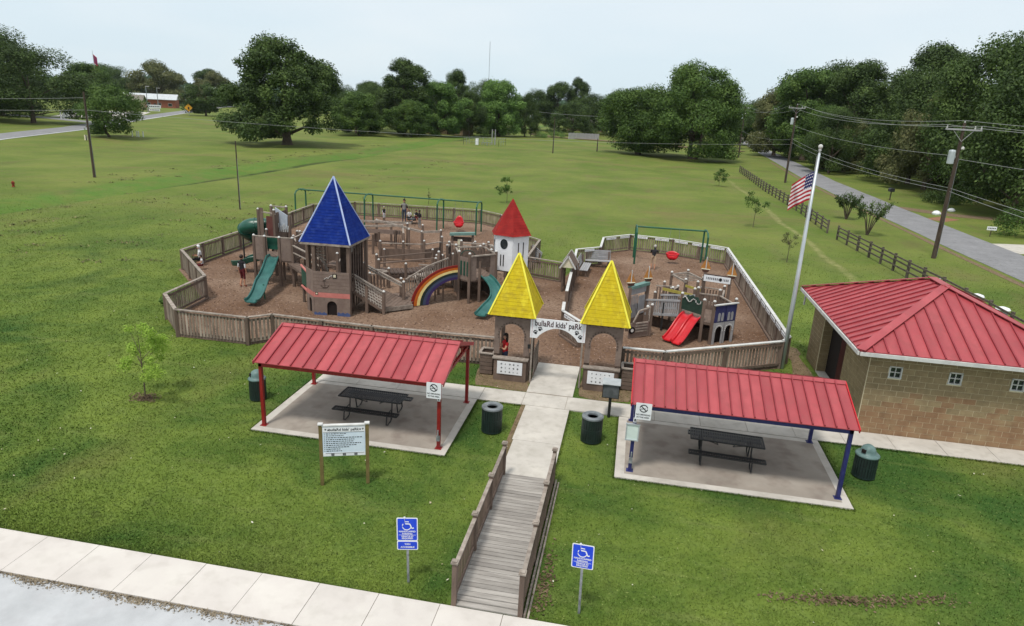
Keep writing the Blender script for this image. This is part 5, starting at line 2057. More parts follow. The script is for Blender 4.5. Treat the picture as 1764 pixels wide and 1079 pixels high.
t = thing('tall_lookout', 'tall narrow timber lookout joined to the dark green tube slide', 'play tower', (0, 0, 0))
T_ = [(-20.75, 35.0), (-19.8, 35.0), (-19.8, 36.4), (-20.75, 36.4)]
for x, y in T_:
    capped_post(t, x, y, 3.75)
deckpoly(t, T_, 1.9)
wallp(t, (-20.75, 35.0), (-20.42, 34.95), 1.5, 3.85, M_WOOD)
wallp(t, (-20.3, 35.02), (-19.85, 35.02), 2.0, 3.4, mat('maroon_board', sr(88, 52, 48), sr(104, 62, 56), rough=.8), 'panel')
wallp(t, T_[1], T_[2], 2.0, 3.6, M_WOOD)
MB().bar((-20.5, 35.0, 3.62), (-19.7, 35.0, 3.55), .12, .06).bar((-20.75, 36.4, 3.75), (-19.8, 36.4, 3.75), .12, .06).build('top_rail', M_RAIL, t)
MB().prism([(-19.98, 35.5, 2.5), (-19.3, 35.5, 2.65), (-19.26, 35.5, 3.42), (-20.0, 35.5, 3.85)], (0, .05, 0)).build('grey_screen', mat('pale_grey_screen', sr(160, 168, 178), sr(178, 186, 196), rough=.6), t)
b = MB()
for i in range(7):
    b.tube([(-19.95 + i * .12, 35.4, 2.5), (-19.9 + i * .12, 35.4, 2.9 + .08 * math.sin(i * 2))], .03, 5)
b.build('finger_rail', M_TRIM, t)
for x_ in (-19.2,):
    capped_post(t, x_, 35.6, 3.4, cap=False)

t = thing('tube_slide', 'dark green spiral tube slide on a steel pole by the fence', 'slide', (0, 0, 0))
tp = [(-20.6, 35.7, 2.72), (-21.1, 35.6, 2.72), (-21.6, 35.45, 2.66), (-21.95, 35.55, 2.4), (-21.85, 36.0, 2.05), (-21.4, 36.35, 1.75), (-21.0, 36.1, 1.45), (-21.0, 35.6, 1.2), (-21.4, 35.25, 1.0), (-21.9, 35.1, .85)]
b = MB()
fine = []
pts = [Vector(p) for p in tp]
for i in range(len(pts) - 1):
    p0, p1, p2, p3 = pts[max(i - 1, 0)], pts[i], pts[i + 1], pts[min(i + 2, len(pts) - 1)]
    for j in range(5):
        u = j / 5
        fine.append(.5 * ((2 * p1) + (p2 - p0) * u + (2 * p0 - 5 * p1 + 4 * p2 - p3) * u * u + (3 * p1 - p0 - 3 * p2 + p3) * u ** 3))
fine.append(pts[-1])
n1 = 28
b.tube(fine[:n1], [.42] * n1, 14)
b.build('tube', M_TUBE, t, smooth=True)
b = MB()
for i in (0, 7, 14, 21, 27):
    d = (fine[min(i + 1, len(fine) - 1)] - fine[max(i - 1, 0)]).normalized() * .03
    b.tube([fine[i] - d, fine[i] + d], .455, 16)
b.build('tube_flange', M_TUBE, t)
slide_chute(t, [tuple(fine[n1 - 4] + Vector((0, 0, -.3))), (-21.0, 35.5, .85), (-21.5, 35.2, .68), (-22.0, 35.1, .45), (-22.45, 35.3, .34)], .66, M_TUBE, wall=.3, name='exit_chute')
MB().tube([(-21.95, 35.25, 0), (-21.95, 35.25, 2.0)], .045, 8).build('support_pole', M_BLACK, t)

t = thing('wavy_slide', 'long wavy green slide running down from the slide platform', 'slide', (0, 0, 0), group='green open slides')
slide_chute(t, [(-18.87, 33.25, 1.52), (-18.84, 32.9, 1.5), (-18.6, 32.1, 1.2), (-18.35, 31.3, .98), (-18.22, 30.7, .82), (-18.02, 30.0, .5), (-17.92, 29.4, .27), (-17.9, 29.0, .24)], .6, M_SLIDE, wall=.17)
MB().tube([(-17.98, 30.45, 0), (-18.05, 30.5, .75)], .04, 8).build('support_leg', M_GREEN, t)

# ---------------------------------------------------------------- middle: posts, beams, chain bridge
t = thing('balance_bridge', 'low hanging plank bridge between posts in the middle of the play yard', 'play bridge', (0, 0, 0))
for (x, y, h) in ((-14.7, 37.4, 1.15), (-14.1, 36.2, 1.15), (-11.85, 39.4, 1.3), (-11.3, 38.4, 1.2)):
    capped_post(t, x, y, h)
for p, q, za, zb_ in (((-14.7, 37.4), (-11.85, 39.4), 1.0, 1.15), ((-14.1, 36.2), (-11.3, 38.4), .95, 1.05)):
    MB().bar((*p, za), (*q, zb_), .1, .07).build('rail', M_WOOD, t)
n_ = 15
for i in range(n_):
    u = (i + .5) / n_
    sag = -.15 * math.sin(PI * u)
    p, q = Vector((-14.1, 36.2, 0)).lerp(Vector((-11.3, 38.4, 0)), u), Vector((-14.7, 37.4, 0)).lerp(Vector((-11.85, 39.4, 0)), u)
    MB().bar(p + Vector((0, 0, .4 + sag)), q + Vector((0, 0, .4 + sag)), .19, .05).build('plank', M_DARKWOOD, t)
wallp(t, (-14.0, 36.15), (-11.35, 38.3), .02, .2, M_DARKWOOD, 'base_board')
deckpoly(t, [(-11.3, 38.3), (-11.9, 39.5), (-10.6, 40.0), (-10.0, 38.8)], .5)
t = thing('step_platforms', 'stepped low timber platforms leading up to the central deck', 'play steps', (0, 0, 0))
for i, (x, y, z) in enumerate(((-11.9, 36.6, .25), (-11.3, 36.4, .45), (-10.7, 36.2, .65), (-10.1, 36.0, .85), (-9.6, 35.8, 1.0))):
    MB().box(0, 0, 0, .75, .95, .09).box(-.3, -.4, -z, .1, .1, z).box(.3, .4, -z, .1, .1, z).build('step', M_RAIL, t, (x, y, z), rz=R(-20))
capped_post(t, -10.4, 35.2, 1.75)
capped_post(t, -12.4, 36.0, 1.1)
slats(t, (-11.4, 35.6), (-10.5, 35.3), .55, 1.2, M_RAIL, .13, .05)
MB().bar((-11.5, 35.62, 1.25), (-10.4, 35.25, 1.35), .09, .05).build('rail', M_RAIL, t)

t = thing('climbing_frame', 'grouped timber climbing posts tied by long weathered beams', 'climbing frame', (0, 0, 0))
for (x, y, h) in ((-18.3, 44.2, 1.5), (-17.1, 44.0, 1.25), (-16.1, 44.6, 1.35), (-15.4, 44.2, 1.2), (-15.15, 44.6, 1.45), (-16.8, 45.6, 1.4), (-15.7, 45.9, 1.6), (-17.7, 44.9, 1.2), (-14.15, 44.4, 1.4), (-12.85, 44.6, 1.55),
                  (-14.7, 46.3, 1.5), (-18.2, 46.4, 1.6), (-16.9, 42.4, 1.35), (-19.0, 43.2, 1.4)):
    capped_post(t, x, y, h, cap=h > 1.38)
for p, q, za, zb_ in (((-20.2, 44.2), (-15.7, 44.9), 1.3, 1.65), ((-18.2, 46.4), (-14.15, 44.4), 1.6, 1.4), ((-20.6, 45.9), (-15.5, 46.2), 1.5, 1.62), ((-14.15, 44.4), (-12.85, 44.6), 1.38, 1.5), ((-19.0, 43.2), (-18.3, 44.2), 1.35, 1.45), ((-15.9, 45.4), (-15.4, 44.2), 1.6, 1.2),
                      ((-20.2, 44.2), (-20.6, 45.9), 1.35, 1.5)):
    MB().bar((*p, za), (*q, zb_), .12, .14).build('beam', M_RAIL, t)
wallp(t, (-20.2, 44.22), (-15.8, 44.85), 1.0, 1.3, M_TAUPE, 'side_board')
b = MB()
for i in range(5):
    b.tube([(-16.2 + i * .14, 44.5, 1.3), (-16.15 + i * .14, 44.5, .4), (-16.1 + i * .14, 44.6, .35)], .02, 5)
b.build('hanging_chain', M_BLACK, t)
MB().tube([(-20.0, 44.15, .5), (-16.1, 44.6, .5)], .03, 6).build('foot_rail', M_DARKWOOD, t)

t = thing('play_shopfront', 'small play shopfront with teal fascia and cream panel', 'playhouse', (0, 0, 0))
for x, y in ((-11.3, 41.9), (-10.0, 42.1)):
    capped_post(t, x, y, 1.95, cap=False)
MB().bar((-11.45, 41.85, 1.9), (-9.85, 42.08, 2.02), .3, .16).build('fascia', M_TEAL, t)
wallp(t, (-11.25, 41.95), (-10.05, 42.12), 1.45, 1.75, M_DARKWOOD)
wallp(t, (-10.95, 41.9), (-10.65, 41.93), .9, 1.6, M_CREAM, 'notice')
wallp(t, (-11.25, 41.95), (-10.05, 42.12), .2, .9, M_WOOD)
MB().tube([(-11.0, 38.0, 0), (-11.0, 38.0, 2.1), (-10.4, 38.1, 2.1), (-10.4, 38.1, 0)], .03, 6).build('hoop', M_BLACK, t)
t = thing('spring_seats', 'pair of small pale rocking seats behind the central deck', 'spring seats', (-8.4, 41.0, 0))
for dx in (0, .7):
    s_ = MB().box(dx, 0, .55, .5, .3, .07).box(dx, .15, .6, .4, .05, .3).build('seat', M_CREAM, t)
    MB().cyl(dx, 0, 0, .08, .55, 10).build('spring', M_BLACK, t)


# ---------------------------------------------------------------- swings
def swing_frame(label, supports, y0, y1, h, rz=0, m=M_GREEN):
    t = thing('swing_frame', label, 'swing set', (supports[0], (y0 + y1) / 2, 0), rz, group='green swing frames')
    b0 = supports[0]
    hy = (y1 - y0) / 2
    for x in supports:
        MB().tube([(x - b0, -hy, 0), (x - b0, -hy * .96, h - .25), (x - b0, -hy * .7, h - .04), (x - b0, 0, h + .04), (x - b0, hy * .7, h - .04), (x - b0, hy * .96, h - .25), (x - b0, hy, 0)], .062, 10).build('arch_leg', m, t)
    MB().tube([(0, 0, h), (supports[-1] - b0, 0, h)], .055, 10).build('top_bar', m, t)
    return t


def bucket(x, y, z, label, ztop, sc=1.0, back=.5):
    t = thing('toddler_swing', label, 'swing', (x, y, z), group='red moulded swing seats')
    b = MB()
    n, mrows = 12, 7
    for i in range(mrows + 1):
        a = PI * (.5 + .42 * (i / mrows))
        for j in range(n + 1):
            q_ = PI * j / n + PI * 0
            r_ = .42 * sc
            b.v.append((r_ * math.cos(q_) * math.sin(a) * 1.0, r_ * .7 * math.sin(q_) * math.sin(a) - .02, r_ * (math.cos(a) * 1.1) + (back * sc * math.sin(q_) ** 2) * (1 - i / mrows)))
    for i in range(mrows):
        for j in range(n):
            a = i * (n + 1) + j
            b.f.append((a, a + 1, a + n + 2, a + n + 1))
            b.mi.append(0)
    o = b.build('shell', M_REDPL, t, smooth=True)
    s_ = o.modifiers.new('thickness', 'SOLIDIFY')
    s_.thickness = .05
    MB().tube([(-.42 * sc, -.02, 0), (-.2 * sc, -.24 * sc, -.08), (.2 * sc, -.24 * sc, -.08), (.42 * sc, -.02, 0)], .045, 8).build('front_bar', M_REDPL, t)
    MB().box(0, -.05, -.3 * sc, .5 * sc, .35 * sc, .08).build('seat', M_REDPL, t)
    b = MB()
    for sx in (-1, 1):
        b.tube([(sx * .4 * sc, 0, .02), (sx * .28, 0, ztop - z)], .01, 4)
    b.build('chain', M_GALV, t)
    return t


swing_frame('long green steel swing frame across the back of the large yard', [-27.4, -21.4, -15.3, -12.1], 51.9, 53.8, 2.5)
swing_frame('green steel swing frame in the toddler yard', [.35, 5.05], 46.3, 48.5, 2.42, R(2))
bucket(-13.75, 52.85, .8, 'red moulded swing seat hanging in the long frame', 2.5)
bucket(2.95, 47.45, .72, 'red moulded swing seat hanging in the toddler yard frame', 2.42, 1.05, .12)
t = thing('tyre_swing', 'black tyre swing on chains under the long frame', 'swing', (-18.35, 54.95, 0))
MB().lathe([(.28, .36), (.38, .3), (.5, .36), (.52, .44), (.46, .52), (.3, .52), (.26, .44)], n=18).build('tyre', M_BLACK, t)
b = MB()
for i in range(3):
    a = i * 2 * PI / 3
    b.tube([(.4 * math.cos(a), .4 * math.sin(a), .5), (.05 * math.cos(a), -2.0 + .0 * math.sin(a) + 0, 2.3)], .01, 4)
b.tube([(0, -2.0, 2.3), (0, -2.05, 2.5)], .02, 5)
b.build('chain', M_BLACK, t)

# ---------------------------------------------------------------- benches
def bench(x, y, rz, L_, label, group=None):
    t = thing('park_bench', label, 'bench', (x, y, 0), rz, group=group)
    for i in range(4):
        MB().box(0, -.27 + i * .13, .42, L_, .115, .035).build('seat_board', M_GREYBOARD, t)
    for i in range(5):
        MB().bar((-L_ / 2, .27 + i * .03, .52 + i * .12), (L_ / 2, .27 + i * .03, .52 + i * .12), .03, .105).build('back_board', M_GREYBOARD, t)
    for sx in (-L_ / 2 + .12, L_ / 2 - .12):
        MB().box(sx, -.22, 0, .09, .09, .42).box(sx, .26, 0, .09, .09, 1.0).box(sx, 0, .34, .07, .5, .08).build('leg', M_WOOD, t)


bench(-2.72, 42.3, R(88), 2.3, 'grey slat bench along the divider fence of the toddler yard')
bench(-2.0, 44.5, R(8), 1.7, 'grey slat bench turned across the corner below the name plaques')
bench(-6.35, 43.6, R(-68), 2.6, 'grey slat bench against the short fence behind the white turret')

t = thing('roofed_seat', 'small peaked timber kiosk on posts astride the divider fence', 'playhouse', (-3.3, 37.9, 0))
for dy in (-.6, .6):
    for dx in (-.28, .28):
        capped_post(t, dx, dy, 1.5 + 0 * dx, cap=False, w_=.1)
for sx in (-1, 1):
    MB().prism([(sx * .42, -.85, 1.42), (0, -.85, 2.1), (0, .85, 2.1), (sx * .42, .85, 1.42)], (0, 0, .05)).build('roof_panel', M_WOOD, t)
for dy in (-.84, .84):
    MB().prism([(-.36, dy, 1.46), (.36, dy, 1.46), (0, dy, 2.02)], (0, .03, 0)).build('gable', M_CREAM, t)
MB().bar((-.45, -.9, 1.42), (0, -.9, 2.14), .04, .08).bar((.45, -.9, 1.42), (0, -.9, 2.14), .04, .08).bar((-.45, .9, 1.42), (0, .9, 2.14), .04, .08).bar((.45, .9, 1.42), (0, .9, 2.14), .04, .08).build('barge_board', M_TRIM, t)
slats(t, (-.28, -.6), (-.28, .6), .1, .9, M_WOOD, .16)

# ---------------------------------------------------------------- toddler structure
t = thing('toddler_climber', 'low timber toddler climber with dragon panel above the red double slide', 'play structure', (0, 0, 0))
E_ = [(2.62, 31.45), (3.55, 30.6), (3.98, 30.45), (5.02, 31.25), (4.45, 32.7), (3.45, 32.8)]
deckpoly(t, E_, 1.0)
for i, (x, y) in enumerate(E_):
    capped_post(t, x, y, 2.0)
wallp(t, E_[0], E_[1], 1.35, 1.75, M_TUBE, 'panel')
b = MB()
a0_, b0_ = Vector((*E_[0], 0)), Vector((*E_[1], 0))
P = [a0_.lerp(b0_, i / 14) + Vector((0, 0, 1.72 + .34 * math.sin(PI * i / 14) ** .6 + .05 * math.sin(i * 2.1))) for i in range(15)]
b.prism([a0_ + Vector((0, 0, 1.3))] + P + [b0_ + Vector((0, 0, 1.3))], (-.03, -.03, 0))
b.build('dragon_panel', mat('dark_green_board', sr(30, 52, 44)), t)
b = MB()
for i in range(12):
    p = a0_.lerp(b0_, .1 + .8 * i / 11) + Vector((-.06, -.06, 1.85 + .1 * math.sin(i * 1.1)))
    q = a0_.lerp(b0_, .1 + .8 * (i + 1) / 12) + Vector((-.06, -.06, 1.85 + .1 * math.sin((i + 1) * 1.1)))
    b.bar(p, q, .03, .035)
b.build('dragon_outline', M_TRIM, t)
# castle side
d = Vector(E_[3]) - Vector(E_[2])
ang, L_ = math.atan2(d.y, d.x), d.length
c0 = ((E_[2][0] + E_[3][0]) / 2, (E_[2][1] + E_[3][1]) / 2)
for zb_, m_, nm in ((0, M_GREYBOARD, 'castle_lower'), (1.05, M_NAVY, 'castle_upper')):
    b = MB()
    for sx in (-.3, .3):
        if zb_ == 0:
            P = [(sx - .32, -.11, 0), (sx - .19, -.11, 0), (sx - .19, -.11, .62)] + [(sx + .19 * math.cos(PI - PI * i / 8), -.11, .62 + .22 * math.sin(PI * i / 8)) for i in range(1, 8)] + [(sx + .19, -.11, .62), (sx + .19, -.11, 0), (sx + .32, -.11, 0), (sx + .32, -.11, 1.03), (sx - .32, -.11, 1.03)]
            b.prism(P, (0, .035, 0))
        else:
            b.box(sx, -.095, 1.05, .64, .035, .8)
    o = b.build(nm, m_, t, (c0[0], c0[1], 0), rz=ang)
    if zb_:
        w2 = MB()
        for sx in (-.38, -.18, .2, .4):
            w2.prism([(sx - .07, -.125, 1.1), (sx + .07, -.125, 1.1)] + [(sx + .07 * math.cos(PI * i / 6), -.125, 1.4 + .1 * math.sin(PI * i / 6)) for i in range(7)], (0, .008, 0))
        w2.build('arched_window', M_GREYBOARD, o)
        MB().box(0, -.1, 1.85, L_ + .12, .1, .05).build('cap_rail', M_TRIM, o)
    else:
        w2 = MB()
        for sx in (-.3, .3):
            for i in range(11):
                a = PI * i / 10
                w2.box(sx + .23 * math.cos(a), -.12, .6 + .27 * math.sin(a), .04, .02, .045)
        w2.build('arch_brick', M_TRIM, o, kind='stuff')
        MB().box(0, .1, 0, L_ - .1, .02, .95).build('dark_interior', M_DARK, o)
MB().bar((*E_[3], 1.75), (*E_[4], 1.75), .08, .05).bar((*E_[4], 1.75), (*E_[5], 1.75), .08, .05).build('top_rail', M_RAIL, t)
slats(t, E_[3], E_[4], 1.05, 1.7, M_WOOD, .14)
slats(t, E_[4], E_[5], 1.05, 1.7, M_WOOD, .14)

t = thing('toddler_ramp', 'grey slatted toddler bridge between the play house front and the climber', 'play bridge', (0, 0, 0))
S0, S1, S2, S3 = Vector((1.0, 32.3, .6)), Vector((2.55, 31.35, .95)), Vector((3.3, 32.6, .95)), Vector((1.75, 33.5, .6))
for i in range(12):
    u0, u1 = i / 12 + .004, (i + 1) / 12 - .004
    MB().prism([S0.lerp(S1, u0), S0.lerp(S1, u1), S3.lerp(S2, u1), S3.lerp(S2, u0)], (0, 0, -.06)).build('plank', M_WOOD, t)
for a, c in ((S0, S1), (S3, S2)):
    up = Vector((0, 0, .72))
    MB().bar(a + up, c + up, .09, .08).build('top_rail', M_GREYBOARD, t)
    MB().bar(a + Vector((0, 0, .02)), c + Vector((0, 0, .02)), .07, .12).build('bottom_rail', M_GREYBOARD, t)
    slats(t, (a.x, a.y), (c.x, c.y), .62, 1.3, M_GREYBOARD, .1, .05, dz=.33)
wallp(t, (1.8, 33.45), (3.2, 32.65), 1.58, 1.72, mat('mustard_board', sr(150, 138, 60), sr(168, 156, 84)), 'panel', label='mustard trimmed board on the far rail')
for x, y in ((1.0, 32.3), (1.85, 31.8), (1.8, 33.5), (2.6, 33.0)):
    capped_post(t, x, y, 1.4, cap=False, w_=.09, m=M_BLACK if y < 32 else None)

t = thing('double_slide', 'bright red double slide with two lanes in the toddler yard', 'slide', (0, 0, 0))
top_ = [Vector((2.98, 31.35, 1.05)), Vector((3.35, 30.98, 1.05))]
bot_ = [Vector((2.12, 30.12, .16)), Vector((2.5, 29.74, .16))]
for s_ in range(2):
    a, c = top_[s_], bot_[s_]
    pts = []
    for i in range(6):
        u = i / 5
        z = 1.08 - .92 * (u ** 1.15) + .05 * math.sin(u * PI * 2)
        pts.append(tuple(a.lerp(c, u).xy) + (z,))
    pts.append(tuple((c + (c - a).normalized() * .15).xy) + (.15,))
    slide_chute(t, pts, .44, M_REDPL, 'lane', wall=.13)
t = thing('playhouse_front', 'play house front frame with teal lintel and hanging shutters', 'playhouse', (0, 0, 0))
H0, H1 = (.22, 31.15), (1.02, 32.35)
capped_post(t, *H0, 2.15, cap=False)
capped_post(t, *H1, 2.2, cap=False, w_=.2)
MB().bar((*H0, 2.15), (*H1, 2.15), .28, .14).build('lintel', M_TEAL, t)
wallp(t, H0, H1, 1.75, 2.05, M_GREYBOARD, 'valance')
slats(t, (.3, 31.27), (.62, 31.75), .5, 1.7, M_GREYBOARD, .1, .05)
wallp(t, (.65, 31.8), (.95, 32.25), .7, 1.6, M_GREYBOARD, 'shutter')
wallp(t, H0, H1, .15, .6, M_WOOD, 'low_board')
capped_post(t, 1.1, 31.1, 1.3)

t = thing('truck_panel', 'play fire truck front with round wheel and windscreen frame', 'play panel', (0, 0, 0))
K0, K1 = (.3, 29.98), (1.22, 30.68)
wallp(t, K0, K1, .05, .75, M_TAUPE, 'body_panel')
d = (Vector(K1) - Vector(K0)).normalized()
nn_ = Vector((d.y, -d.x))
wc = Vector(K0) + d * .16 + nn_ * .04
MB().prism([(*(wc + d * (.17 * math.cos(a))), .42 + .17 * math.sin(a)) for a in [2 * PI * i / 16 for i in range(16)]], (nn_.x * .03, nn_.y * .03, 0)).build('wheel', M_INK, t)
wc2 = wc + nn_ * .04
MB().prism([(*(wc2 + d * (.08 * math.cos(a))), .42 + .08 * math.sin(a)) for a in [2 * PI * i / 14 for i in range(14)]], (nn_.x * .01, nn_.y * .01, 0)).build('hub', M_TRIM, t)
for i in range(4):
    wallp(t, tuple(Vector(K0) + d * .35 + nn_ * .05), tuple(Vector(K0) + d * 1.05 + nn_ * .05), .3 + i * .13, .37 + i * .13, M_RAIL, 'grille_bar')
MB().bar((.5, 30.1, .78), (.72, 30.3, 1.3), .06, .06).bar((.72, 30.3, 1.3), (1.2, 30.66, 1.42), .06, .06).bar((1.2, 30.66, .75), (1.2, 30.66, 1.42), .06, .06).build('windscreen_frame', M_RAIL, t)
capped_post(t, 1.28, 30.75, 1.5)


def boat(x, y, z, rz, label):
    t = thing('boat_finial', label, 'ornament', (x, y, z), rz, group='wooden sailboat ornaments on posts')
    MB().prism([(-.2, -.05, .14), (-.12, -.05, 0), (.12, -.05, 0), (.2, -.05, .14)], (0, .1, 0)).build('hull', M_HULL, t)
    MB().box(0, 0, .14, .035, .035, .6).build('mast', M_TRIM, t)
    MB().prism([(-.03, 0, .17), (-.26, 0, .17), (-.03, 0, .68)], (0, .02, 0)).build('sail', M_SAIL, t)
    MB().prism([(.03, 0, .17), (.24, 0, .17), (.03, 0, .6)], (0, .02, 0)).build('sail', M_SAIL, t)
    MB().box(0, 0, .13, .4, .12, .02).build('gunwale', M_CREAM, t)


t = thing('sign_frame', 'tall timber frame carrying a white lettered board with a round emblem', 'sign frame', (0, 0, 0))
G0, G1 = (3.72, 33.3), (4.88, 33.0)
capped_post(t, *G0, 2.7, cap=False)
capped_post(t, *G1, 2.55, cap=False)
d = Vector(G1) - Vector(G0)
ang = math.atan2(d.y, d.x)
o = MB().box(0, -.09, 0, d.length + .05, .03, .3).build('board', M_WHITE, t, ((G0[0] + G1[0]) / 2, (G0[1] + G1[1]) / 2, 2.3), rz=ang)
b = MB()
for i in range(8):
    b.box(-.5 + i * .085, -.108, .1, .05 if i else .03, .004, .11)
for i in range(4):
    b.box(.29 + i * .075, -.108, .1, .045 if i else .028, .004, .11)
b.build('board_mark', mat('faded_ink', sr(110, 110, 116), sr(60, 60, 64), scale=30), o, kind='stuff')
MB().prism([(.17 + .07 * math.cos(a), -.108, .15 + .09 * math.sin(a)) for a in [2 * PI * i / 14 for i in range(14)]], (0, .004, 0)).build('round_emblem', M_INK, o)
MB().bar((*G0, 2.62), (*G1, 2.62), .1, .05).build('top_rail', M_DARKWOOD, t)
MB().bar((*G0, 1.3), (*G1, 1.15), .06, .06).build('rail', M_RAIL, t)
wallp(t, G0, G1, .1, 1.1, M_TAUPE, 'lower_board')
boat(G0[0], G0[1], 2.72, ang, 'wooden sailboat on the taller post of the white lettered board')
boat(G1[0] + .05, G1[1], 2.57, ang, 'wooden sailboat on the shorter post of the white lettered board')
boat(H0[0], H0[1], 2.24, R(30), 'wooden sailboat above the teal lintel end beside the yellow roof')
boat(H1[0], H1[1], 2.24, R(30), 'wooden sailboat above the teal lintel end over the bridge')

t = thing('monkey_bars', 'low timber overhead ladder behind the toddler climber', 'climbing frame', (0, 0, 0))
for x, y in ((2.35, 36.4), (3.25, 37.2), (3.0, 35.0), (3.95, 35.8)):
    capped_post(t, x, y, 1.85)
for p, q in (((2.35, 36.4), (3.0, 34.9)), ((3.25, 37.2), (3.95, 35.7)), ((2.35, 36.4), (3.25, 37.2))):
    MB().bar((*p, 1.75), (*q, 1.75), .09, .09).build('rail', M_RAIL, t)
for i in range(6):
    u = (i + .5) / 6
    MB().bar((2.35 + .65 * u, 36.4 - 1.5 * u, 1.76), (3.25 + .7 * u, 37.2 - 1.5 * u, 1.76), .04, .04).build('rung', M_RAIL, t)
wallp(t, (3.0, 34.9), (3.7, 34.2), 1.5, 1.62, mat('mustard_board', sr(150, 138, 60)), 'panel')
for p, q, z_ in (((2.0, 35.9), (3.2, 34.5), 1.2), ((2.0, 35.9), (3.2, 34.5), .8), ((2.3, 34.6), (3.3, 33.4), 1.35)):
    MB().bar((*p, z_), (*q, z_), .08, .12).build('rail', M_WOOD, t)
for x, y in ((2.0, 35.9), (2.3, 34.6)):
    capped_post(t, x, y, 1.4)

# ---------------------------------------------------------------- timber maze behind the blue tower
t = thing('timber_maze', 'cluster of weathered timber decks and walls behind the blue roofed tower', 'play structure', (0, 0, 0))
for (x, y, h) in ((-19.6, 37.2, 2.2), (-18.5, 37.0, 2.35), (-17.4, 37.4, 2.3), (-16.4, 36.2, 2.1), (-19.2, 39.3, 2.1), (-17.8, 39.6, 2.3), (-16.6, 38.8, 2.0), (-15.6, 34.6, 2.2), (-16.6, 34.8, 2.35), (-15.3, 33.3, 2.0), (-20.6, 38.6, 1.6), (-21.2, 40.6, 1.5), (-19.8, 41.2, 1.5)):
    capped_post(t, x, y, h)
deckpoly(t, [(-19.6, 37.1), (-17.4, 37.3), (-16.6, 38.9), (-17.8, 39.6), (-19.2, 39.3)], 1.2)
deckpoly(t, [(-16.7, 34.7), (-15.4, 34.4), (-15.9, 36.2), (-16.6, 36.4)], 1.0)
for p, q in (((-19.6, 37.2), (-18.5, 37.0)), ((-17.4, 37.4), (-16.4, 36.2)), ((-19.2, 39.3), (-17.8, 39.6)), ((-16.6, 34.8), (-15.6, 34.6))):
    wallp(t, p, q, 1.25, 2.05, M_WOOD)
    MB().bar((*p, 2.12), (*q, 2.12), .1, .05).build('top_rail', M_RAIL, t)
for p, q in (((-18.5, 37.0), (-17.4, 37.4)), ((-17.8, 39.6), (-16.6, 38.8)), ((-15.6, 34.6), (-15.3, 33.3)), ((-20.6, 38.6), (-19.6, 37.2)), ((-21.2, 40.6), (-19.8, 41.2)), ((-19.8, 41.2), (-19.2, 39.3))):
    slats(t, p, q, .5, 1.45, M_WOOD, .16)
    MB().bar((*p, 1.5), (*q, 1.5), .1, .05).build('top_rail', M_RAIL, t)
b = MB()
for i in range(8):
    b.box(-19.9 + .18 * i, 40.0 - .1 * i, .1 * (i + 1), .2, .9, .05)
b.build('stair_tread', M_WOOD, t, kind='stuff')
t = thing('low_maze', 'low timber walls and short posts in the centre of the play yard', 'play structure', (0, 0, 0))
for (x, y, h) in ((-13.6, 33.6, 1.0), (-12.9, 34.6, 1.1), (-14.4, 34.9, 1.2), (-13.0, 41.3, 1.4), (-14.3, 41.0, 1.3), (-15.7, 40.6, 1.3), (-12.2, 42.6, 1.5), (-10.6, 37.2, 1.5), (-9.9, 36.9, 1.7), (-9.5, 40.3, 1.7), (-8.3, 40.1, 1.7), (-14.9, 39.2, 1.1)):
    capped_post(t, x, y, h)
for p, q in (((-15.7, 40.6), (-14.3, 41.0)), ((-14.3, 41.0), (-13.0, 41.3)), ((-13.0, 41.3), (-12.2, 42.6)), ((-9.5, 40.3), (-8.3, 40.1))):
    wallp(t, p, q, .2, .85, M_WOOD)
    MB().bar((*p, 1.2), (*q, 1.2), .1, .05).build('top_rail', M_RAIL, t)
for p, q in (((-14.4, 34.9), (-12.9, 34.6)), ((-13.6, 33.6), (-12.9, 34.6))):
    MB().bar((*p, .95), (*q, .95), .1, .06).build('rail', M_RAIL, t)
    slats(t, p, q, .1, .85, M_WOOD, .2)
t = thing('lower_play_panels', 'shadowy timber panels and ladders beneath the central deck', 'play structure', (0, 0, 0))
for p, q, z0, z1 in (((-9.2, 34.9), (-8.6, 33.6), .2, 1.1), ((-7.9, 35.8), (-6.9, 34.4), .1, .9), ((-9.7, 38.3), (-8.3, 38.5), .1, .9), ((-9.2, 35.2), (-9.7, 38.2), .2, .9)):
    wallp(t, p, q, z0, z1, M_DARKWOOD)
slats(t, (-9.9, 34.3), (-9.25, 35.0), 1.2, 2.2, M_WOOD, .15)
for (x, y, h) in ((-9.95, 34.2, 2.35), (-10.6, 38.2, 1.9), (-10.9, 39.7, 1.8), (-9.2, 39.4, 2.0), (-7.0, 38.0, 2.1), (-7.3, 39.4, 1.9)):
    capped_post(t, x, y, h)
for p, q, z in (((-10.6, 38.2), (-10.9, 39.7), 1.7), ((-10.9, 39.7), (-9.2, 39.4), 1.7), ((-9.2, 39.4), (-7.3, 39.4), 1.8), ((-7.0, 38.0), (-7.3, 39.4), 1.8)):
    MB().bar((*p, z), (*q, z), .1, .06).build('top_rail', M_RAIL, t)
    slats(t, p, q, .7, 1.6, M_WOOD, .17)
t = thing('toddler_deck', 'low timber deck with rails joining the toddler climber to the lettered sign frame', 'play structure', (0, 0, 0))
deckpoly(t, [(3.3, 32.9), (4.6, 32.8), (4.9, 34.6), (3.6, 34.9)], .85)
for (x, y, h) in ((3.3, 32.9, 1.9), (3.6, 34.9, 1.8), (4.9, 34.6, 1.75), (2.3, 33.6, 1.7), (2.6, 34.4, 1.6), (1.5, 34.3, 1.2)):
    capped_post(t, x, y, h)
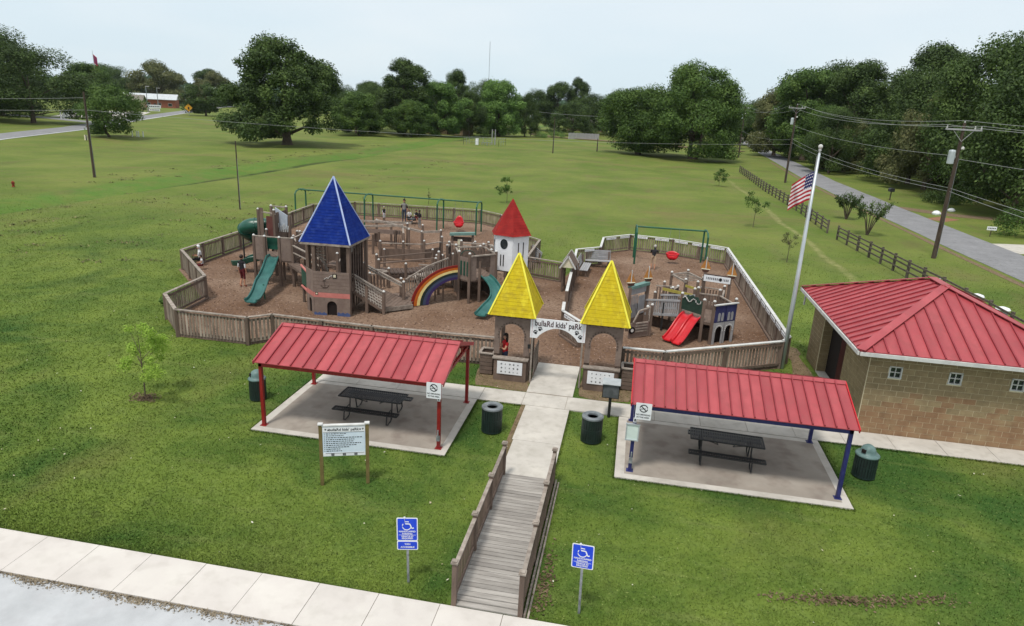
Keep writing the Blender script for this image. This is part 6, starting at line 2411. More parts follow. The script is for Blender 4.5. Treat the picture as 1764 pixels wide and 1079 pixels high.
for p, q in (((3.6, 34.9), (4.9, 34.6)), ((4.9, 34.6), (4.6, 32.8)), ((2.3, 33.6), (2.6, 34.4)), ((1.5, 34.3), (2.6, 34.4))):
    slats(t, p, q, .85, 1.5, M_WOOD, .14)
    MB().bar((*p, 1.58), (*q, 1.58), .09, .05).build('top_rail', M_RAIL, t)
wallp(t, (3.35, 32.85), (4.5, 32.75), .05, .8, M_DARKWOOD, 'skirt_board')
wallp(t, (1.2, 32.6), (2.6, 31.7), .02, .5, M_DARKWOOD, 'skirt_board')
wallp(t, (.35, 31.6), (1.0, 32.5), .1, 1.2, M_WOOD, 'low_wall')
for (x, y, h) in ((.2, 32.4, 1.2), (-.5, 31.4, 1.1)):
    capped_post(t, x, y, h, cap=False)
MB().bar((.2, 32.4, 1.1), (-.5, 31.4, 1.0), .1, .06).build('top_rail', M_RAIL, t)

# ================================================================ TREES
def crown_arrays(h, w_, z0, n, leaf, seed, shape='round', K=60, rc=(.1, .17), gap=0.0):
    g = np.random.default_rng(seed)
    ts = g.random(K) ** .85
    th = g.uniform(0, 2 * PI, K)
    ph1, ph2 = g.uniform(0, 2 * PI, 2)
    if shape == 'round':
        pr = np.sqrt(np.clip(1 - (2 * ts - 1) ** 2, 0, 1)) * .9 + .12
    elif shape == 'skirt':
        pr = (1 - ts ** 2.0) ** .55 * .95 + .1
    elif shape == 'tall':
        pr = np.sqrt(np.clip(1 - (2 * ts - .85) ** 2 * .8, 0.02, 1)) * .85 + .1
    elif shape == 'cone':
        pr = (1 - ts) ** .7 + .12
    else:
        pr = np.sqrt(np.clip(1 - (1.7 * ts - .55) ** 2 * .75, 0.02, 1)) * .95 + .08
    pr = pr * (1 + .16 * np.sin(2 * th + ph1) + .1 * np.sin(3 * th + ph2 + ts * 5))
    rad = w_ / 2 * pr * (.35 + .55 * g.random(K) ** .5)
    r_ = w_ * g.uniform(rc[0], rc[1], K) * (.75 + .5 * g.random(K))
    spr = g.random(K) < .16
    rad = np.where(spr, rad * 1.22, rad)
    r_ = np.where(spr, r_ * .7, r_)
    C_ = np.stack([rad * np.cos(th), rad * np.sin(th), z0 + (h - z0 - r_.mean() * .7) * ts + r_ * .1], 1)
    wgt = r_ ** 2
    ci = g.choice(K, n, p=wgt / wgt.sum())
    d = g.normal(size=(n, 3))
    d /= np.linalg.norm(d, axis=1)[:, None]
    rr = r_[ci] * (g.random(n) ** .35) * (1 + .11 * g.normal(size=n))
    P = C_[ci] + d * rr[:, None] * np.array([1.05, 1.05, .8])
    P[:, 2] = np.maximum(P[:, 2], z0 * .55 + .1)
    # orientation: normal around outward + up with noise
    nm = d * .8 + np.array([0, 0, .45]) + g.normal(size=(n, 3)) * .55
    nm /= np.linalg.norm(nm, axis=1)[:, None]
    u = np.cross(nm, g.normal(size=(n, 3)))
    u /= np.linalg.norm(u, axis=1)[:, None]
    v_ = np.cross(nm, u)
    s_ = leaf * g.uniform(.55, 1.25, n)[:, None]
    return np.stack([P - u * s_, P - v_ * s_ * .55, P + u * s_ + nm * s_ * .15, P + v_ * s_ * .55], 1), C_, r_


def trunk_mesh(h, z0, tr, C_, seed, m=M_BARK, limbs=9, multi=1):
    g = random.Random(seed)
    b = MB()
    for q_ in range(multi):
        ox, oy = (0, 0) if multi == 1 else (g.uniform(-1, 1) * tr * 1.6, g.uniform(-1, 1) * tr * 1.6)
        lean = (g.uniform(-.4, .4) + ox * 1.2, g.uniform(-.4, .4) + oy * 1.2)
        k_ = 1 if multi == 1 else .6
        zt = z0 + (h - z0) * .55
        b.tube([(ox * .6, oy * .6, -.3), (ox * .7, oy * .7, .25), (ox + lean[0] * .3, oy + lean[1] * .3, z0), (ox + lean[0], oy + lean[1], z0 + (h - z0) * .3), (ox + lean[0] * 1.5, oy + lean[1] * 1.5, zt)],
               [tr * 1.7 * k_, tr * 1.1 * k_, tr * .85 * k_, tr * .5 * k_, tr * .12 * k_], 9)
    idx = g.sample(range(len(C_)), min(limbs, len(C_)))
    for i in idx:
        c = Vector(C_[i])
        zs = min(max(z0 * .8, c.z * .45), z0 + (h - z0) * .4)
        p0 = Vector((0, 0, zs))
        mid = p0.lerp(c, .5) + Vector((0, 0, (c - p0).length * .08))
        b.tube([p0, mid, c], [tr * .42, tr * .25, tr * .06], 6)
    return b.mesh('trunk', m, smooth=True)


def tree_proto(name, label, cat, h, w_, z0, n, leaf, seed, m, shape, tr=.4, K=60, rc=(.1, .17), multi=1, loc=(0, 0, 0), group=None, limbs=9):
    q_, C_, r_ = crown_arrays(h, w_, z0, n, leaf, seed, shape, K, rc)
    t = thing(name, label, cat, loc, group=group)
    inst(tri_mesh('crown', q_, 4, m), 'crown', t)
    inst(trunk_mesh(h, z0, tr, C_, seed, limbs=limbs, multi=multi), 'trunk', t)
    return t


def zg(x, y):
    return float(hgt(x, y)) - .02


# named specimen trees
tree_proto('shade_tree', 'huge dark spreading tree alone in the meadow with low drooping skirt', 'tree', 20.5, 22.5, 1.8, 72000, .26, 3, L_DARK, 'skirt', .95, K=120, rc=(.07, .125), loc=(-71.5, 133.3, zg(-71.5, 133)))
tree_proto('shade_tree', 'broad low willow oak with olive green crown beside the taller leafy one', 'tree', 15.8, 20.5, 1.5, 60000, .23, 14, L_MID, 'round', .8, K=100, rc=(.08, .14), multi=3, loc=(.3, 170.5, 0))
tree_proto('shade_tree', 'tall leafy tree reaching above the skyline next to the street', 'tree', 21.2, 22.5, 1.8, 68000, .24, 25, L_MID, 'skirt', .9, K=110, rc=(.075, .13), multi=2, loc=(12, 165.1, 0))
tree_proto('shade_tree', 'low bushy tree beside the highway with white posts at its foot', 'tree', 10.2, 12.3, .9, 20000, .2, 31, L_MID, 'round', .35, K=60, rc=(.1, .16), multi=2, loc=(-106.7, 126.4, 0))
tree_proto('shade_tree', 'rounded tree beside the highway near the yellow warning sign', 'tree', 12.6, 16.5, 1.6, 14000, .32, 37, L_DARK, 'round', .4, K=50, loc=(-175.9, 262, 0))
# shared prototypes: dark broad, mid round, light round, tall, olive
PR = []
for i, (m_, sh, h, w_, z0, K) in enumerate(((L_DARK, 'oak', 20, 20, 2.6, 70), (L_MID, 'round', 15, 15, 1.0, 60), (L_LIGHT, 'round', 14, 13, .6, 60), (L_DARK, 'tall', 22, 15, 2.2, 60), (L_OLIVE, 'oak', 13, 15, 1.2, 50), (L_DARK, 'skirt', 20, 19, 1.0, 70))):
    q_, C_, r_ = crown_arrays(h, w_, z0, 38000, .22, 50 + i, sh, K, (.09, .16))
    PR.append((tri_mesh('crown', q_, 4, m_), trunk_mesh(h, z0, .45, C_, 60 + i), h, w_))


def tree(x, y, p, h, w_, label, name='tree', group=None, rz=None):
    cm, tm, h0, w0 = PR[p]
    t = thing(name, label, 'tree', (x, y, zg(x, y)), random.uniform(0, 6.28) if rz is None else rz, group=group)
    t.scale = (w_ / w0, w_ / w0, h / h0)
    inst(cm, 'crown', t)
    inst(tm, 'trunk', t)
    return t


tree(-152, 154, 0, 18.5, 26, 'great dark oak beyond the highway shading the brown bed', 'oak_tree')
tree(-172, 150, 5, 23, 28, 'dark oak beside the great oak beyond the highway', 'oak_tree', 'dark oaks beyond the highway')
tree(-166, 132, 0, 19, 24, 'dark oak at the end of the row beyond the highway', 'oak_tree', 'dark oaks beyond the highway')
tree(-186, 178, 5, 24, 30, 'tall dark oak standing behind the great oak', 'oak_tree', 'dark oaks beyond the highway')
tree(-205, 233, 1, 17.5, 21, 'loose leafy tree beside the distant flagpole', 'oak_tree')
tree(-218, 210, 0, 16, 18, 'dark tree between the great oak and the distant flagpole', 'oak_tree')
# skyline behind the shops
for (x, y, p, h, w_) in ((-300, 400, 4, 25, 34), (-330, 395, 0, 21, 26), (-290, 330, 0, 19, 20), (-276, 420, 4, 21, 26), (-370, 440, 0, 24, 30), (-250, 430, 0, 17, 24), (-345, 520, 3, 26, 26)):
    tree(x, y, p, h, w_, 'broad tree rising behind the shops beside the highway', 'tree', 'trees behind the roadside shops')
# tree line at the back of the meadow
ln = ((-77, 184, 1, 11.5, 15), (-83, 196, 0, 12, 14), (-69, 199, 3, 21, 17), (-74, 208, 0, 16, 15), (-64, 190, 1, 10, 11), (-60, 203, 2, 15, 14.5), (-66, 220, 0, 16, 13), (-53, 214, 5, 14, 11), (-70, 262, 3, 21.5, 12),
      (-46, 226, 2, 17, 16), (-52, 240, 1, 17, 13), (-38.8, 235, 5, 14, 9.5), (-57, 250, 0, 18, 13), (-84, 212, 0, 14, 13), (-90, 225, 0, 15, 14))
for x, y, p, h, w_ in ln:
    tree(x, y, p, h, w_, ('bright green rounded tree in the line closing the meadow', 'leafy tree in the line closing the meadow')[p != 2], 'tree', 'trees closing the back of the meadow')
for x, y, p, h, w_ in ((-25.8, 268, 5, 12.5, 17), (-35, 300, 3, 20, 16), (-20, 292, 0, 16, 18), (-6, 285, 0, 17, 18), (6, 270, 0, 17, 18), (-46, 310, 0, 17, 16), (-30, 325, 3, 23, 12), (16, 300, 0, 21, 20), (22, 262, 0, 19, 17), (-12, 310, 5, 18, 18), (27, 235, 0, 15, 14),
                       (36, 268, 1, 14, 18), (48, 330, 0, 17, 22), (2, 340, 3, 20, 14), (-62, 300, 0, 16, 20), (-80, 290, 0, 16, 22), (-100, 310, 0, 17, 24), (-118, 330, 0, 16, 22), (-140, 350, 3, 18, 20), (-165, 360, 0, 17, 24), (-190, 400, 0, 18, 26)):
    tree(x, y, p, h, w_, 'dark tree in the wooded skyline beyond the meadow', 'tree', 'skyline trees beyond the meadow')
# street-side woods on the far side of the road
for x, y, p, h, w_ in ((41, 188, 1, 22, 22), (49, 176, 3, 23, 18), (37, 205, 4, 17, 17), (52, 205, 0, 25, 22), (42.5, 155, 4, 10, 13), (37.5, 147, 0, 12.5, 11), (39.5, 160, 1, 13, 12), (47, 132, 5, 18.5, 18), (55, 145, 0, 20, 18), (48, 108, 0, 22, 18), (60, 118, 0, 23, 20),
                       (45, 91.5, 5, 20.5, 17), (58, 96, 3, 23, 17), (64, 130, 3, 27, 19), (72, 110, 0, 26, 22), (60, 165, 3, 26, 20), (70, 190, 0, 27, 24), (62, 230, 0, 25, 24), (78, 150, 5, 28, 24), (54, 76, 0, 22, 17), (66, 84, 3, 26, 19), (58, 260, 0, 23, 24), (84, 128, 3, 30, 24), (46, 122, 4, 15, 12), (70, 66, 0, 22, 20)):
    lab = {0: 'dark broad tree in the woods across the street', 5: 'dark full tree in the woods across the street', 3: 'tall tree in the woods across the street', 1: 'mid green tree in the woods across the street', 4: 'olive brown tree low in the woods across the street'}[p]
    tree(x, y, p, h, w_, lab, 'tree', 'woods across the street')

# distant woodland: nobody could count it
def relabel(group, make):
    L_ = [o for o in col.objects if o.get('group') == group and not o.parent]
    L_.sort(key=lambda o: math.atan2(o.location.x, o.location.y))
    for i, o in enumerate(L_):
        o['label'] = make(i, len(L_), o)


ORD = 'first second third fourth fifth sixth seventh eighth ninth tenth eleventh twelfth thirteenth fourteenth fifteenth sixteenth seventeenth eighteenth nineteenth twentieth twenty-first twenty-second twenty-third twenty-fourth twenty-fifth twenty-sixth'.split()
looks = lambda o: ('tall ' if o.scale.z * 20 > 21.5 else '') + {0: 'dark broad', 1: 'mid green', 2: 'bright green', 3: 'dark narrow', 4: 'olive brown', 5: 'dark full'}[next(i for i, p_ in enumerate(PR) if p_[0] == o.children[0].data or p_[0] == o.children[-1].data)]
relabel('trees closing the back of the meadow', lambda i, n, o: '%s tree, %s from the great meadow tree in the line closing the meadow' % (looks(o), ORD[i]))
relabel('skyline trees beyond the meadow', lambda i, n, o: '%s tree, %s from the highway side in the far wooded skyline' % (looks(o), ORD[i]))
relabel('woods across the street', lambda i, n, o: '%s tree, %s from the far end of the woods across the street' % (looks(o), ORD[i]))
relabel('trees behind the roadside shops', lambda i, n, o: 'broad tree behind the roadside shops, %s along from the distant flagpole' % ORD[i])
relabel('overhead wires', lambda i, n, o: o['label'])

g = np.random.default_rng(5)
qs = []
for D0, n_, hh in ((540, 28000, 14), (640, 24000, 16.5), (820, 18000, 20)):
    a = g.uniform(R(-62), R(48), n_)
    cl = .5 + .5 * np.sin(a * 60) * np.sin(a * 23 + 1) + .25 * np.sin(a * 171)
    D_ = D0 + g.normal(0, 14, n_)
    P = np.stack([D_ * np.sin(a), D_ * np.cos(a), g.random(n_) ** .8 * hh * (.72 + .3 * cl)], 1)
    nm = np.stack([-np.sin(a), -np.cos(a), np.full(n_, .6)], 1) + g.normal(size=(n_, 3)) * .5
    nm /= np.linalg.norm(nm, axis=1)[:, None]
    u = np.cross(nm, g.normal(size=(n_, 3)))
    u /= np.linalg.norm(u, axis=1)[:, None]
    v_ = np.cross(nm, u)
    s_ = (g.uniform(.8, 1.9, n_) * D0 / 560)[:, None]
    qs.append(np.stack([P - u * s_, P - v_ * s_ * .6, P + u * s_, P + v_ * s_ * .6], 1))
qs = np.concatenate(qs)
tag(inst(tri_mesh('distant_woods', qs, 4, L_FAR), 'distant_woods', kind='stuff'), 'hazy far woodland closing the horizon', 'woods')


# young planted trees: slender stem, sparse leaves
def young(x, y, h, w_, label, m, seed, n=900, leaf=.05, z0=.9, stake=False):
    q_, C_, r_ = crown_arrays(h, w_, z0, n, leaf, seed, 'round', 16, (.1, .17))
    t = thing('young_tree', label, 'tree', (x, y, zg(x, y) + .01), group='young planted trees')
    inst(tri_mesh('crown', q_, 4, m), 'crown', t)
    b = MB()
    b.tube([(0, 0, -.05), (.02, 0, z0), (-.02, .02, h * .85)], [.028, .02, .006], 7)
    for i in range(9):
        c = Vector(C_[i])
        b.tube([(0, 0, min(c.z * .7, h * .6)), c], [.012, .004], 5)
    b.build('trunk', M_BARK, t)


young(-15.62, 18.6, 2.62, 1.95, 'lime green feathery sapling on the lawn near the domed bin', L_LIME, 81, 3600, .042, .7)
young(-13.4, 71.6, 2.7, 2.2, 'young bushy tree standing behind the large play yard', L_MID, 82, 900, .09)
young(11.3, 67.2, 3.5, 2.3, 'slim young tree near the gap in the rail fence', L_MID, 83, 700, .09, 1.5)
young(11.35, 51.4, 2.3, 1.4, 'thin yellowish young tree nearest the toddler yard', L_OLIVE, 84, 420, .06, .9)
young(11.95, 104.7, 2.6, 2.8, 'young tree near the far end of the rail fence', L_MID, 85, 700, .12, .7)
young(-20.5, 66.5, 1.6, .5, 'short bare whip of a tree behind the long swing frame', L_OLIVE, 86, 120, .05, .5)
young(-25.5, 62, 1.1, .4, 'tiny sapling behind the outer corner of the picket fence', L_OLIVE, 87, 80, .05, .4)


def crape(x, y, h, w_, label, seed):
    g_ = random.Random(seed)
    t = thing('crape_myrtle', label, 'shrub', (x, y, 0), group='vase shaped shrubs by the street')
    b = MB()
    tips = []
    for i in range(15):
        a = i * 2.4
        r_ = w_ / 2 * g_.uniform(.35, 1)
        tip = Vector((r_ * math.cos(a), r_ * math.sin(a), h * g_.uniform(.75, 1)))
        b.tube([(.08 * math.cos(a), .08 * math.sin(a), 0), (tip.x * .35, tip.y * .35, h * .45), tip], [.035, .025, .008], 5)
        tips.append(tip)
    b.build('stem', M_BARK, t)
    g2 = np.random.default_rng(seed)
    n = 1500
    ti = np.array([list(p) for p in tips])
    k_ = g2.integers(0, len(tips), n)
    u = g2.random(n)[:, None]
    P = ti[k_] * (.62 + .42 * u) + g2.normal(size=(n, 3)) * .12
    P[:, 2] = ti[k_][:, 2] * (.6 + .42 * u[:, 0]) + g2.normal(size=n) * .08
    q_ = leaf_quads(P[:, 0], P[:, 1], P[:, 2], g2.uniform(.05, .1, n), .8)
    inst(tri_mesh('foliage', q_, 4, L_DARK), 'foliage', t)


crape(22.5, 78, 2.7, 2.6, 'vase shaped dark shrub behind the gap in the rail fence', 91)
crape(21.6, 67.7, 3.1, 3.5, 'larger vase shaped dark shrub leaning toward the street', 92)


def bush(x, y, h, w_, label, m=L_MID, seed=1, name='bush', group=None):
    q_, C_, r_ = crown_arrays(h, w_, .15, 2600, .11, seed, 'round', 22, (.14, .22))
    t = tag(inst(tri_mesh('bush', q_, 4, m), name, None, (x, y, zg(x, y))), label, 'bush', group)


bush(37.3, 74, 2.6, 4.2, 'rounded green bush beside the concrete driveway', L_MID, 101)
bush(44, 84, 1.6, 4, 'low shrub under the woods across the street', L_DARK, 102, group='shrubs across the street')
bush(41, 101, 1.8, 5, 'low shrub under the woods across the street', L_DARK, 103, group='shrubs across the street')
bush(-28.5, 240, 2.5, 6, 'bright shrub beside the timber privacy fence', L_LIGHT, 104)
bush(-21.5, 28.2, .5, .9, 'weedy clump against the outer picket fence', L_LIGHT, 105)
bush(-33, 234, 2.0, 5, 'green shrub at the gap in the tree line', L_LIGHT, 106)


# ================================================================ POLES AND WIRES
def sag(p, q, s_, n=14):
    p, q = Vector(p), Vector(q)
    return [p.lerp(q, i / n) - Vector((0, 0, s_ * 4 * (i / n) * (1 - i / n))) for i in range(n + 1)]


def upole(x, y, h, label, r_=.15, arm=0.0, trafo=False, rz=0.0):
    t = thing('utility_pole', label, 'utility pole', (x, y, zg(x, y)), rz, group='wooden utility poles')
    MB().tube([(0, 0, -.3), (0, 0, h)], [r_, r_ * .65], 10).build('pole', M_POLE, t)
    if arm:
        MB().box(0, -.1, h - .55, arm, .1, .12).build('crossarm', M_GREYBOARD, t)
        b = MB()
        b.bar((-arm * .3, -.1, h - .5), (0, -.1, h - 1.35), .04, .03).bar((arm * .3, -.1, h - .5), (0, -.1, h - 1.35), .04, .03)
        b.build('arm_brace', M_GREYBOARD, t)
        for sx in (-arm * .47, arm * .3, arm * .47):
            MB().lathe([(.05, h - .43), (.06, h - .36), (.03, h - .3), (.05, h - .24), (0, h - .2)], x=sx, y=-.1, n=8).build('insulator', M_TRIM, t)
        MB().lathe([(.05, h), (.06, h + .06), (.03, h + .12), (0, h + .15)], n=8).build('insulator', M_TRIM, t)
    if trafo:
        MB().lathe([(.05, h - 3.05), (.24, h - 3.0), (.24, h - 2.1), (.2, h - 2.0), (0, h - 1.97)], x=-.42, y=-.05, n=14).build('transformer', M_ALU, t)
        MB().bar((-.42, -.05, h - 2.5), (0, 0, h - 2.5), .08, .2).build('bracket', M_GALV, t)
        MB().lathe([(.05, h - 1.95), (.12, h - 1.9), (.1, h - 1.75), (0, h - 1.7)], x=.2, y=-.15, n=10).build('street_lamp', M_TRIM, t)
    b = MB()
    b.tube([(r_ + .01, -.03, .1), (r_ * .85, -.03, h * .75)], .02, 4)
    b.build('conduit', M_GALV, t)
    return t


upole(23.7, 57.96, 10.35, 'utility pole carrying crossarm and grey transformer beside the street', .17, 2.5, True)
upole(23.9, 118.8, 12.2, 'utility pole with crossarm and white lamp further along the street', .17, 2.5, True)
upole(24.8, 183.7, 12.6, 'utility pole beside the street past the tall leafy tree', .17, 2.5, True)
upole(-19.2, 156.4, 7.8, 'slim utility pole standing alone at the back of the meadow', .12)
upole(-60.68, 68.54, 9.3, 'tall utility pole beside the ditch in the meadow', .16)
upole(-34.5, 55.25, 5.95, 'short thin dark pole in the meadow nearest the play yard', .07)
upole(-10.3, 173, 3.1, 'stubby cut pole near the willow oak', .14)
upole(-38.0, 243, 9, 'utility pole in the gap of the tree line', .15, 2.2, True)
WL = ['wire on the meadow side of the crossarms between the first two street poles', 'wire on the street side of the crossarms between the first two street poles', 'topmost wire between the first two street poles', 'single mid height wire between the first two street poles',
      'crossarm wire on the meadow side beyond the second street pole', 'crossarm wire on the street side beyond the second street pole', 'low single wire beyond the second street pole',
      'crossarm wire on the meadow side leaving the transformer pole out of view', 'crossarm wire on the street side leaving the transformer pole out of view', 'topmost wire leaving the transformer pole out of view', 'service wire crossing the street from the transformer pole to the woods',
      'upper of two low wires leaving the transformer pole out of view', 'lower of two low wires leaving the transformer pole out of view', 'upper of two low wires between the first two street poles', 'lower of two low wires between the first two street poles',
      'very long wire crossing the whole meadow before the trees', 'lower wire leaving the ditch side pole toward the highway', 'upper wire leaving the ditch side pole toward the highway', 'faint far wire from the tree line gap to the street']
for p, q, s_ in (((22.5, 57.9, 10.15), (22.7, 118.7, 12.0), .9), ((24.9, 57.9, 10.15), (25.1, 118.7, 12.0), .9), ((23.7, 58, 10.5), (23.9, 118.8, 12.35), .9), ((23.7, 58, 7.9), (23.9, 118.8, 9.0), .6),
                 ((22.7, 118.7, 12.0), (23.6, 183.7, 12.3), 1.2), ((25.1, 118.7, 12.0), (26, 183.7, 12.3), 1.2), ((23.9, 118.8, 6.9), (24.8, 183.7, 6.6), .8),
                 ((22.5, 57.9, 10.15), (23.5, 8, 10.3), .5), ((24.9, 57.9, 10.15), (26, 8, 10.3), .5), ((23.7, 58, 10.5), (24.7, 8, 10.6), .5), ((23.7, 58, 7.7), (52, 52, 5.6), .3),
                 ((23.7, 58, 5.5), (24.2, 8, 5.2), .4), ((23.7, 58, 5.25), (24.2, 8, 4.8), .5), ((23.7, 58, 5.5), (23.9, 118.8, 7.0), .7), ((23.7, 58, 5.25), (23.9, 118.8, 6.4), .7),
                 ((-60.7, 68.5, 7.3), (23.9, 118.8, 6.1), 1.1), ((-60.7, 68.5, 7.3), (-100, 61, 6.9), .5), ((-60.7, 68.5, 8.6), (-106, 61, 8.5), .8), ((-38, 243, 8.4), (24.8, 183.7, 11.0), 1.5)):
    b = MB()
    b.tube(sag(p, q, s_), .013 if p[1] < 130 else .03, 4, cap=False)
    wi = globals().get('wi', -1) + 1
    tag(b.build('overhead_wire', M_WIRE), WL[wi], 'wire', 'overhead wires')


# ================================================================ RAIL FENCES BY THE STREET
def rail_fence(pts, label, step=2.45):
    t = thing('rail_fence', label, 'fence', (*pts[0], 0))
    o0 = Vector((*pts[0], 0))
    P = []
    for i in range(len(pts) - 1):
        a, c = Vector((*pts[i], 0)), Vector((*pts[i + 1], 0))
        n_ = max(1, round((c - a).length / step))
        P += [a.lerp(c, j / n_) for j in range(n_)]
    P.append(Vector((*pts[-1], 0)))
    M_RF = mat('greyed_rail', sr(70, 64, 56), sr(104, 96, 84), scale=3, stretch=(2, 2, .4), rough=.9, bump=.3, rand=.15)
    for p in P:
        MB().box(0, 0, -.1, .15, .15, 1.36).build('post', M_RF, t, tuple(p - o0), rz=random.uniform(-.2, .2))
    for p, q_ in zip(P[:-1], P[1:]):
        for z in (.45, .82, 1.12):
            a, c = p - o0, q_ - o0
            MB().bar((0, 0, random.uniform(-.03, .03)), (c.x - a.x, c.y - a.y, random.uniform(-.03, .03)), .05, .11).build('rail', M_RF, t, (a.x - .08, a.y, z))
    return t


rail_fence([(18.8, 135), (18.1, 102), (18.3, 80), (17.9, 67)], 'far run of grey post and rail fence beyond the gap')
rail_fence([(17.9, 63.6), (18.3, 56), (18.9, 47), (19.25, 39), (19.3, 30), (19.3, 22)], 'near run of grey post and rail fence passing behind the restroom')
for x_, y_, nm in ((19.75, 41.6, 'first'), (19.85, 38.9, 'second')):
    t = thing('lidded_drum', 'white lidded drum behind the restroom roof, %s along the rail fence' % nm, 'drum', (x_, y_, 0), group='white lidded drums by the rail fence')
    MB().cyl(0, 0, 0, .27, .8, 16).build('drum', M_GREYBOARD, t)
    MB().lathe([(.3, .78), (.36, .84), (.3, .92), (.1, .98), (0, .99)], n=18).build('lid', M_WHITE, t)
tag(MB().box(0, 0, 0, .09, .05, 1.0).build('marker_post', M_WHITE, None, (18.9, 44.6, .1)), 'white marker post leaning at the rail fence behind the restroom', 'post')
tag(MB().tube([(0, 0, 0), (1.1, 1.2, .9)], .015, 5).build('guy_guard', M_YELLOW, None, (19.9, 35.5, .6)), 'yellow guy wire guard by the rail fence', 'wire guard')

# ================================================================ SMALL FAR THINGS
t = thing('fire_hydrant', 'small rusty red hydrant out in the meadow', 'hydrant', (-60.5, 57.8, 0))
MB().lathe([(.16, 0), (.16, .05), (.11, .08), (.11, .38), (.15, .4), (.15, .44), (.11, .5), (.05, .56), (0, .58)], n=12).build('barrel', mat('rust_red', sr(110, 44, 30), sr(140, 60, 40)), t)
MB().tube([(-.18, 0, .32), (.18, 0, .32)], .05, 8).build('nozzle', mat('rust_red', sr(110, 44, 30)), t)
t = thing('mailbox', 'dark mailbox on a post across the street', 'mailbox', (34.4, 101.6, 0))
MB().box(0, 0, 0, .12, .12, 1.15).build('post', M_POLE, t)
MB().prism([(-.3, -.35, 1.15), (.3, -.35, 1.15), (.3, -.35, 1.5), (.18, -.35, 1.62), (-.18, -.35, 1.62), (-.3, -.35, 1.5)], (0, .8, 0)).build('box', M_BLACK, t)
t = thing('yard_sign', 'small white yard sign beside the concrete driveway', 'sign', (34.2, 72.6, 0))
MB().box(0, 0, 0, .06, .06, .7).build('post', M_POLE, t)
MB().box(0, -.05, .62, .85, .03, .36).build('panel', M_WHITE, t)
b = MB()
for i in range(5):
    b.box(-.28 + i * .14, -.07, .76, .09, .004, .1)
b.build('print_mark', M_INK, t, kind='stuff')
for x_, y_, s_, nm in ((35.2, 88, .45, 'beside the dirt drive'), (38.6, 92.5, .4, 'under the trees beyond the dirt drive')):
    tag(MB().lathe([(s_, 0), (s_ * 1.1, s_ * .4), (s_ * .7, s_ * .9), (0, s_ * 1.1)], n=9).build('white_boulder', M_WHITE, None, (x_, y_, 0)), 'whitewashed boulder ' + nm, 'boulder', 'whitewashed boulders across the street')
t = thing('marker_stub', 'pale yellow utility marker at the edge of the highway', 'marker', (-102.3, 114.7, 0))
MB().box(0, 0, 0, .5, .3, .95).build('body', M_CREAM, t)
MB().box(.18, -.16, .0, .2, .02, 1.0).build('dark_edge', M_BLACK, t)
for i in range(8):
    tag(MB().cyl(0, 0, 0, .16, 2.4 - (i % 3) * .5, 8).build('white_post', M_WHITE, None, (-168.5 - i * .9, 180.5 + i * 1.35 + (i % 2) * .9, 0)), 'white painted post in the cluster under the great oak', 'post', 'white posts under the great oak')
for i in range(4):
    tag(MB().cyl(0, 0, 0, .1, 1.2, 8).build('short_white_post', M_WHITE, None, (-104.9 + i * .75, 130.2 + (i % 2) * .4, 0)), 'short white post at the foot of the bushy roadside tree', 'post', 'short white posts by the roadside tree')


def car(x, y, rz, m, label, van=False, name='parked_car', group=None, cat='car'):
    t = thing(name, label, cat, (x, y, .02), rz, group=group)
    H = 1.9 if van else 1.42
    P = [(-2.3, .35), (-2.35, .8), (-2.1, .95), (-1.35, 1.0), (-.9, H * .96), (.9, H), (1.6, H * .95 if van else 1.05), (2.2, H * .9 if van else .98), (2.3, .35)]
    MB().prism([(a, -.88, c) for a, c in P], (0, 1.76, 0)).build('body', m, t)
    g_ = MB()
    for sy in (-.9, .89):
        g_.prism([(-1.15, sy, 1.02), (-.82, sy, H * .9), (.0, sy, H * .93), (.0, sy, 1.02)], (0, .012, 0))
        g_.prism([(.1, sy, 1.02), (.1, sy, H * .93), (.85, sy, H * .92), (1.3, sy, 1.05)], (0, .012, 0))
    g_.build('side_window', M_GLASS, t)
    MB().bar((-1.38, 0, 1.03), (-.93, 0, H * .93), 1.5, .03, up=(1, 0, 0)).build('windscreen', M_GLASS, t)
    for sx in (-1.45, 1.45):
        for sy in (-.8, .8):
            w_ = MB().tube([(0, -.1, 0), (0, .1, 0)], .33, 14).build('wheel', M_BLACK, t, (sx, sy, .33))
            MB().tube([(0, -.115, 0), (0, .115, 0)], .18, 10).build('rim', M_GALV, w_)
    for sy in (-.6, .6):
        MB().box(-2.36, sy, .68, .05, .3, .12).build('headlight', M_TRIM, t)
    return t


car(-193, 213, R(20), M_WHITE, 'white van parked beyond the great oak', True, 'parked_van', None, 'van')
car(-199, 224, R(20), M_REDP, 'red car parked near the white van', name='parked_car', group='cars parked by the highway')
for i, (x_, y_, m_, lb) in enumerate(((-278, 372, M_BLACK, 'black car parked before the brick shop'), (-284, 384, M_BLACK, 'second black car parked beyond the brick shop'), (-300, 470, M_WHITE, 'white car far along the highway'))):
    car(x_, y_, R(65), m_, lb, name='parked_car', group='cars parked by the highway')
# fluttering far flag
t = thing('distant_flagpole', 'slim white flagpole beside the loose leafy tree', 'flagpole', (-201.2, 234, 0))
MB().tube([(0, 0, 0), (0, 0, 22)], [.16, .07], 8).build('pole', M_ALU, t)
fm = MB()
for i in range(7):
    fm.cur = i % 2
    fm.prism([(.1, 0, 20.8 - i * .45), (1.6, 0, 19.6 - i * .42), (1.55, 0, 19.2 - i * .42), (.1, 0, 20.4 - i * .45)], (0, .03, 0))
tag(fm.build('distant_flag', [bpy.data.materials['flag_red'], bpy.data.materials['flag_blue']], None, (-201.2, 234, 0)), 'dark limp flag on the slim white flagpole', 'flag')


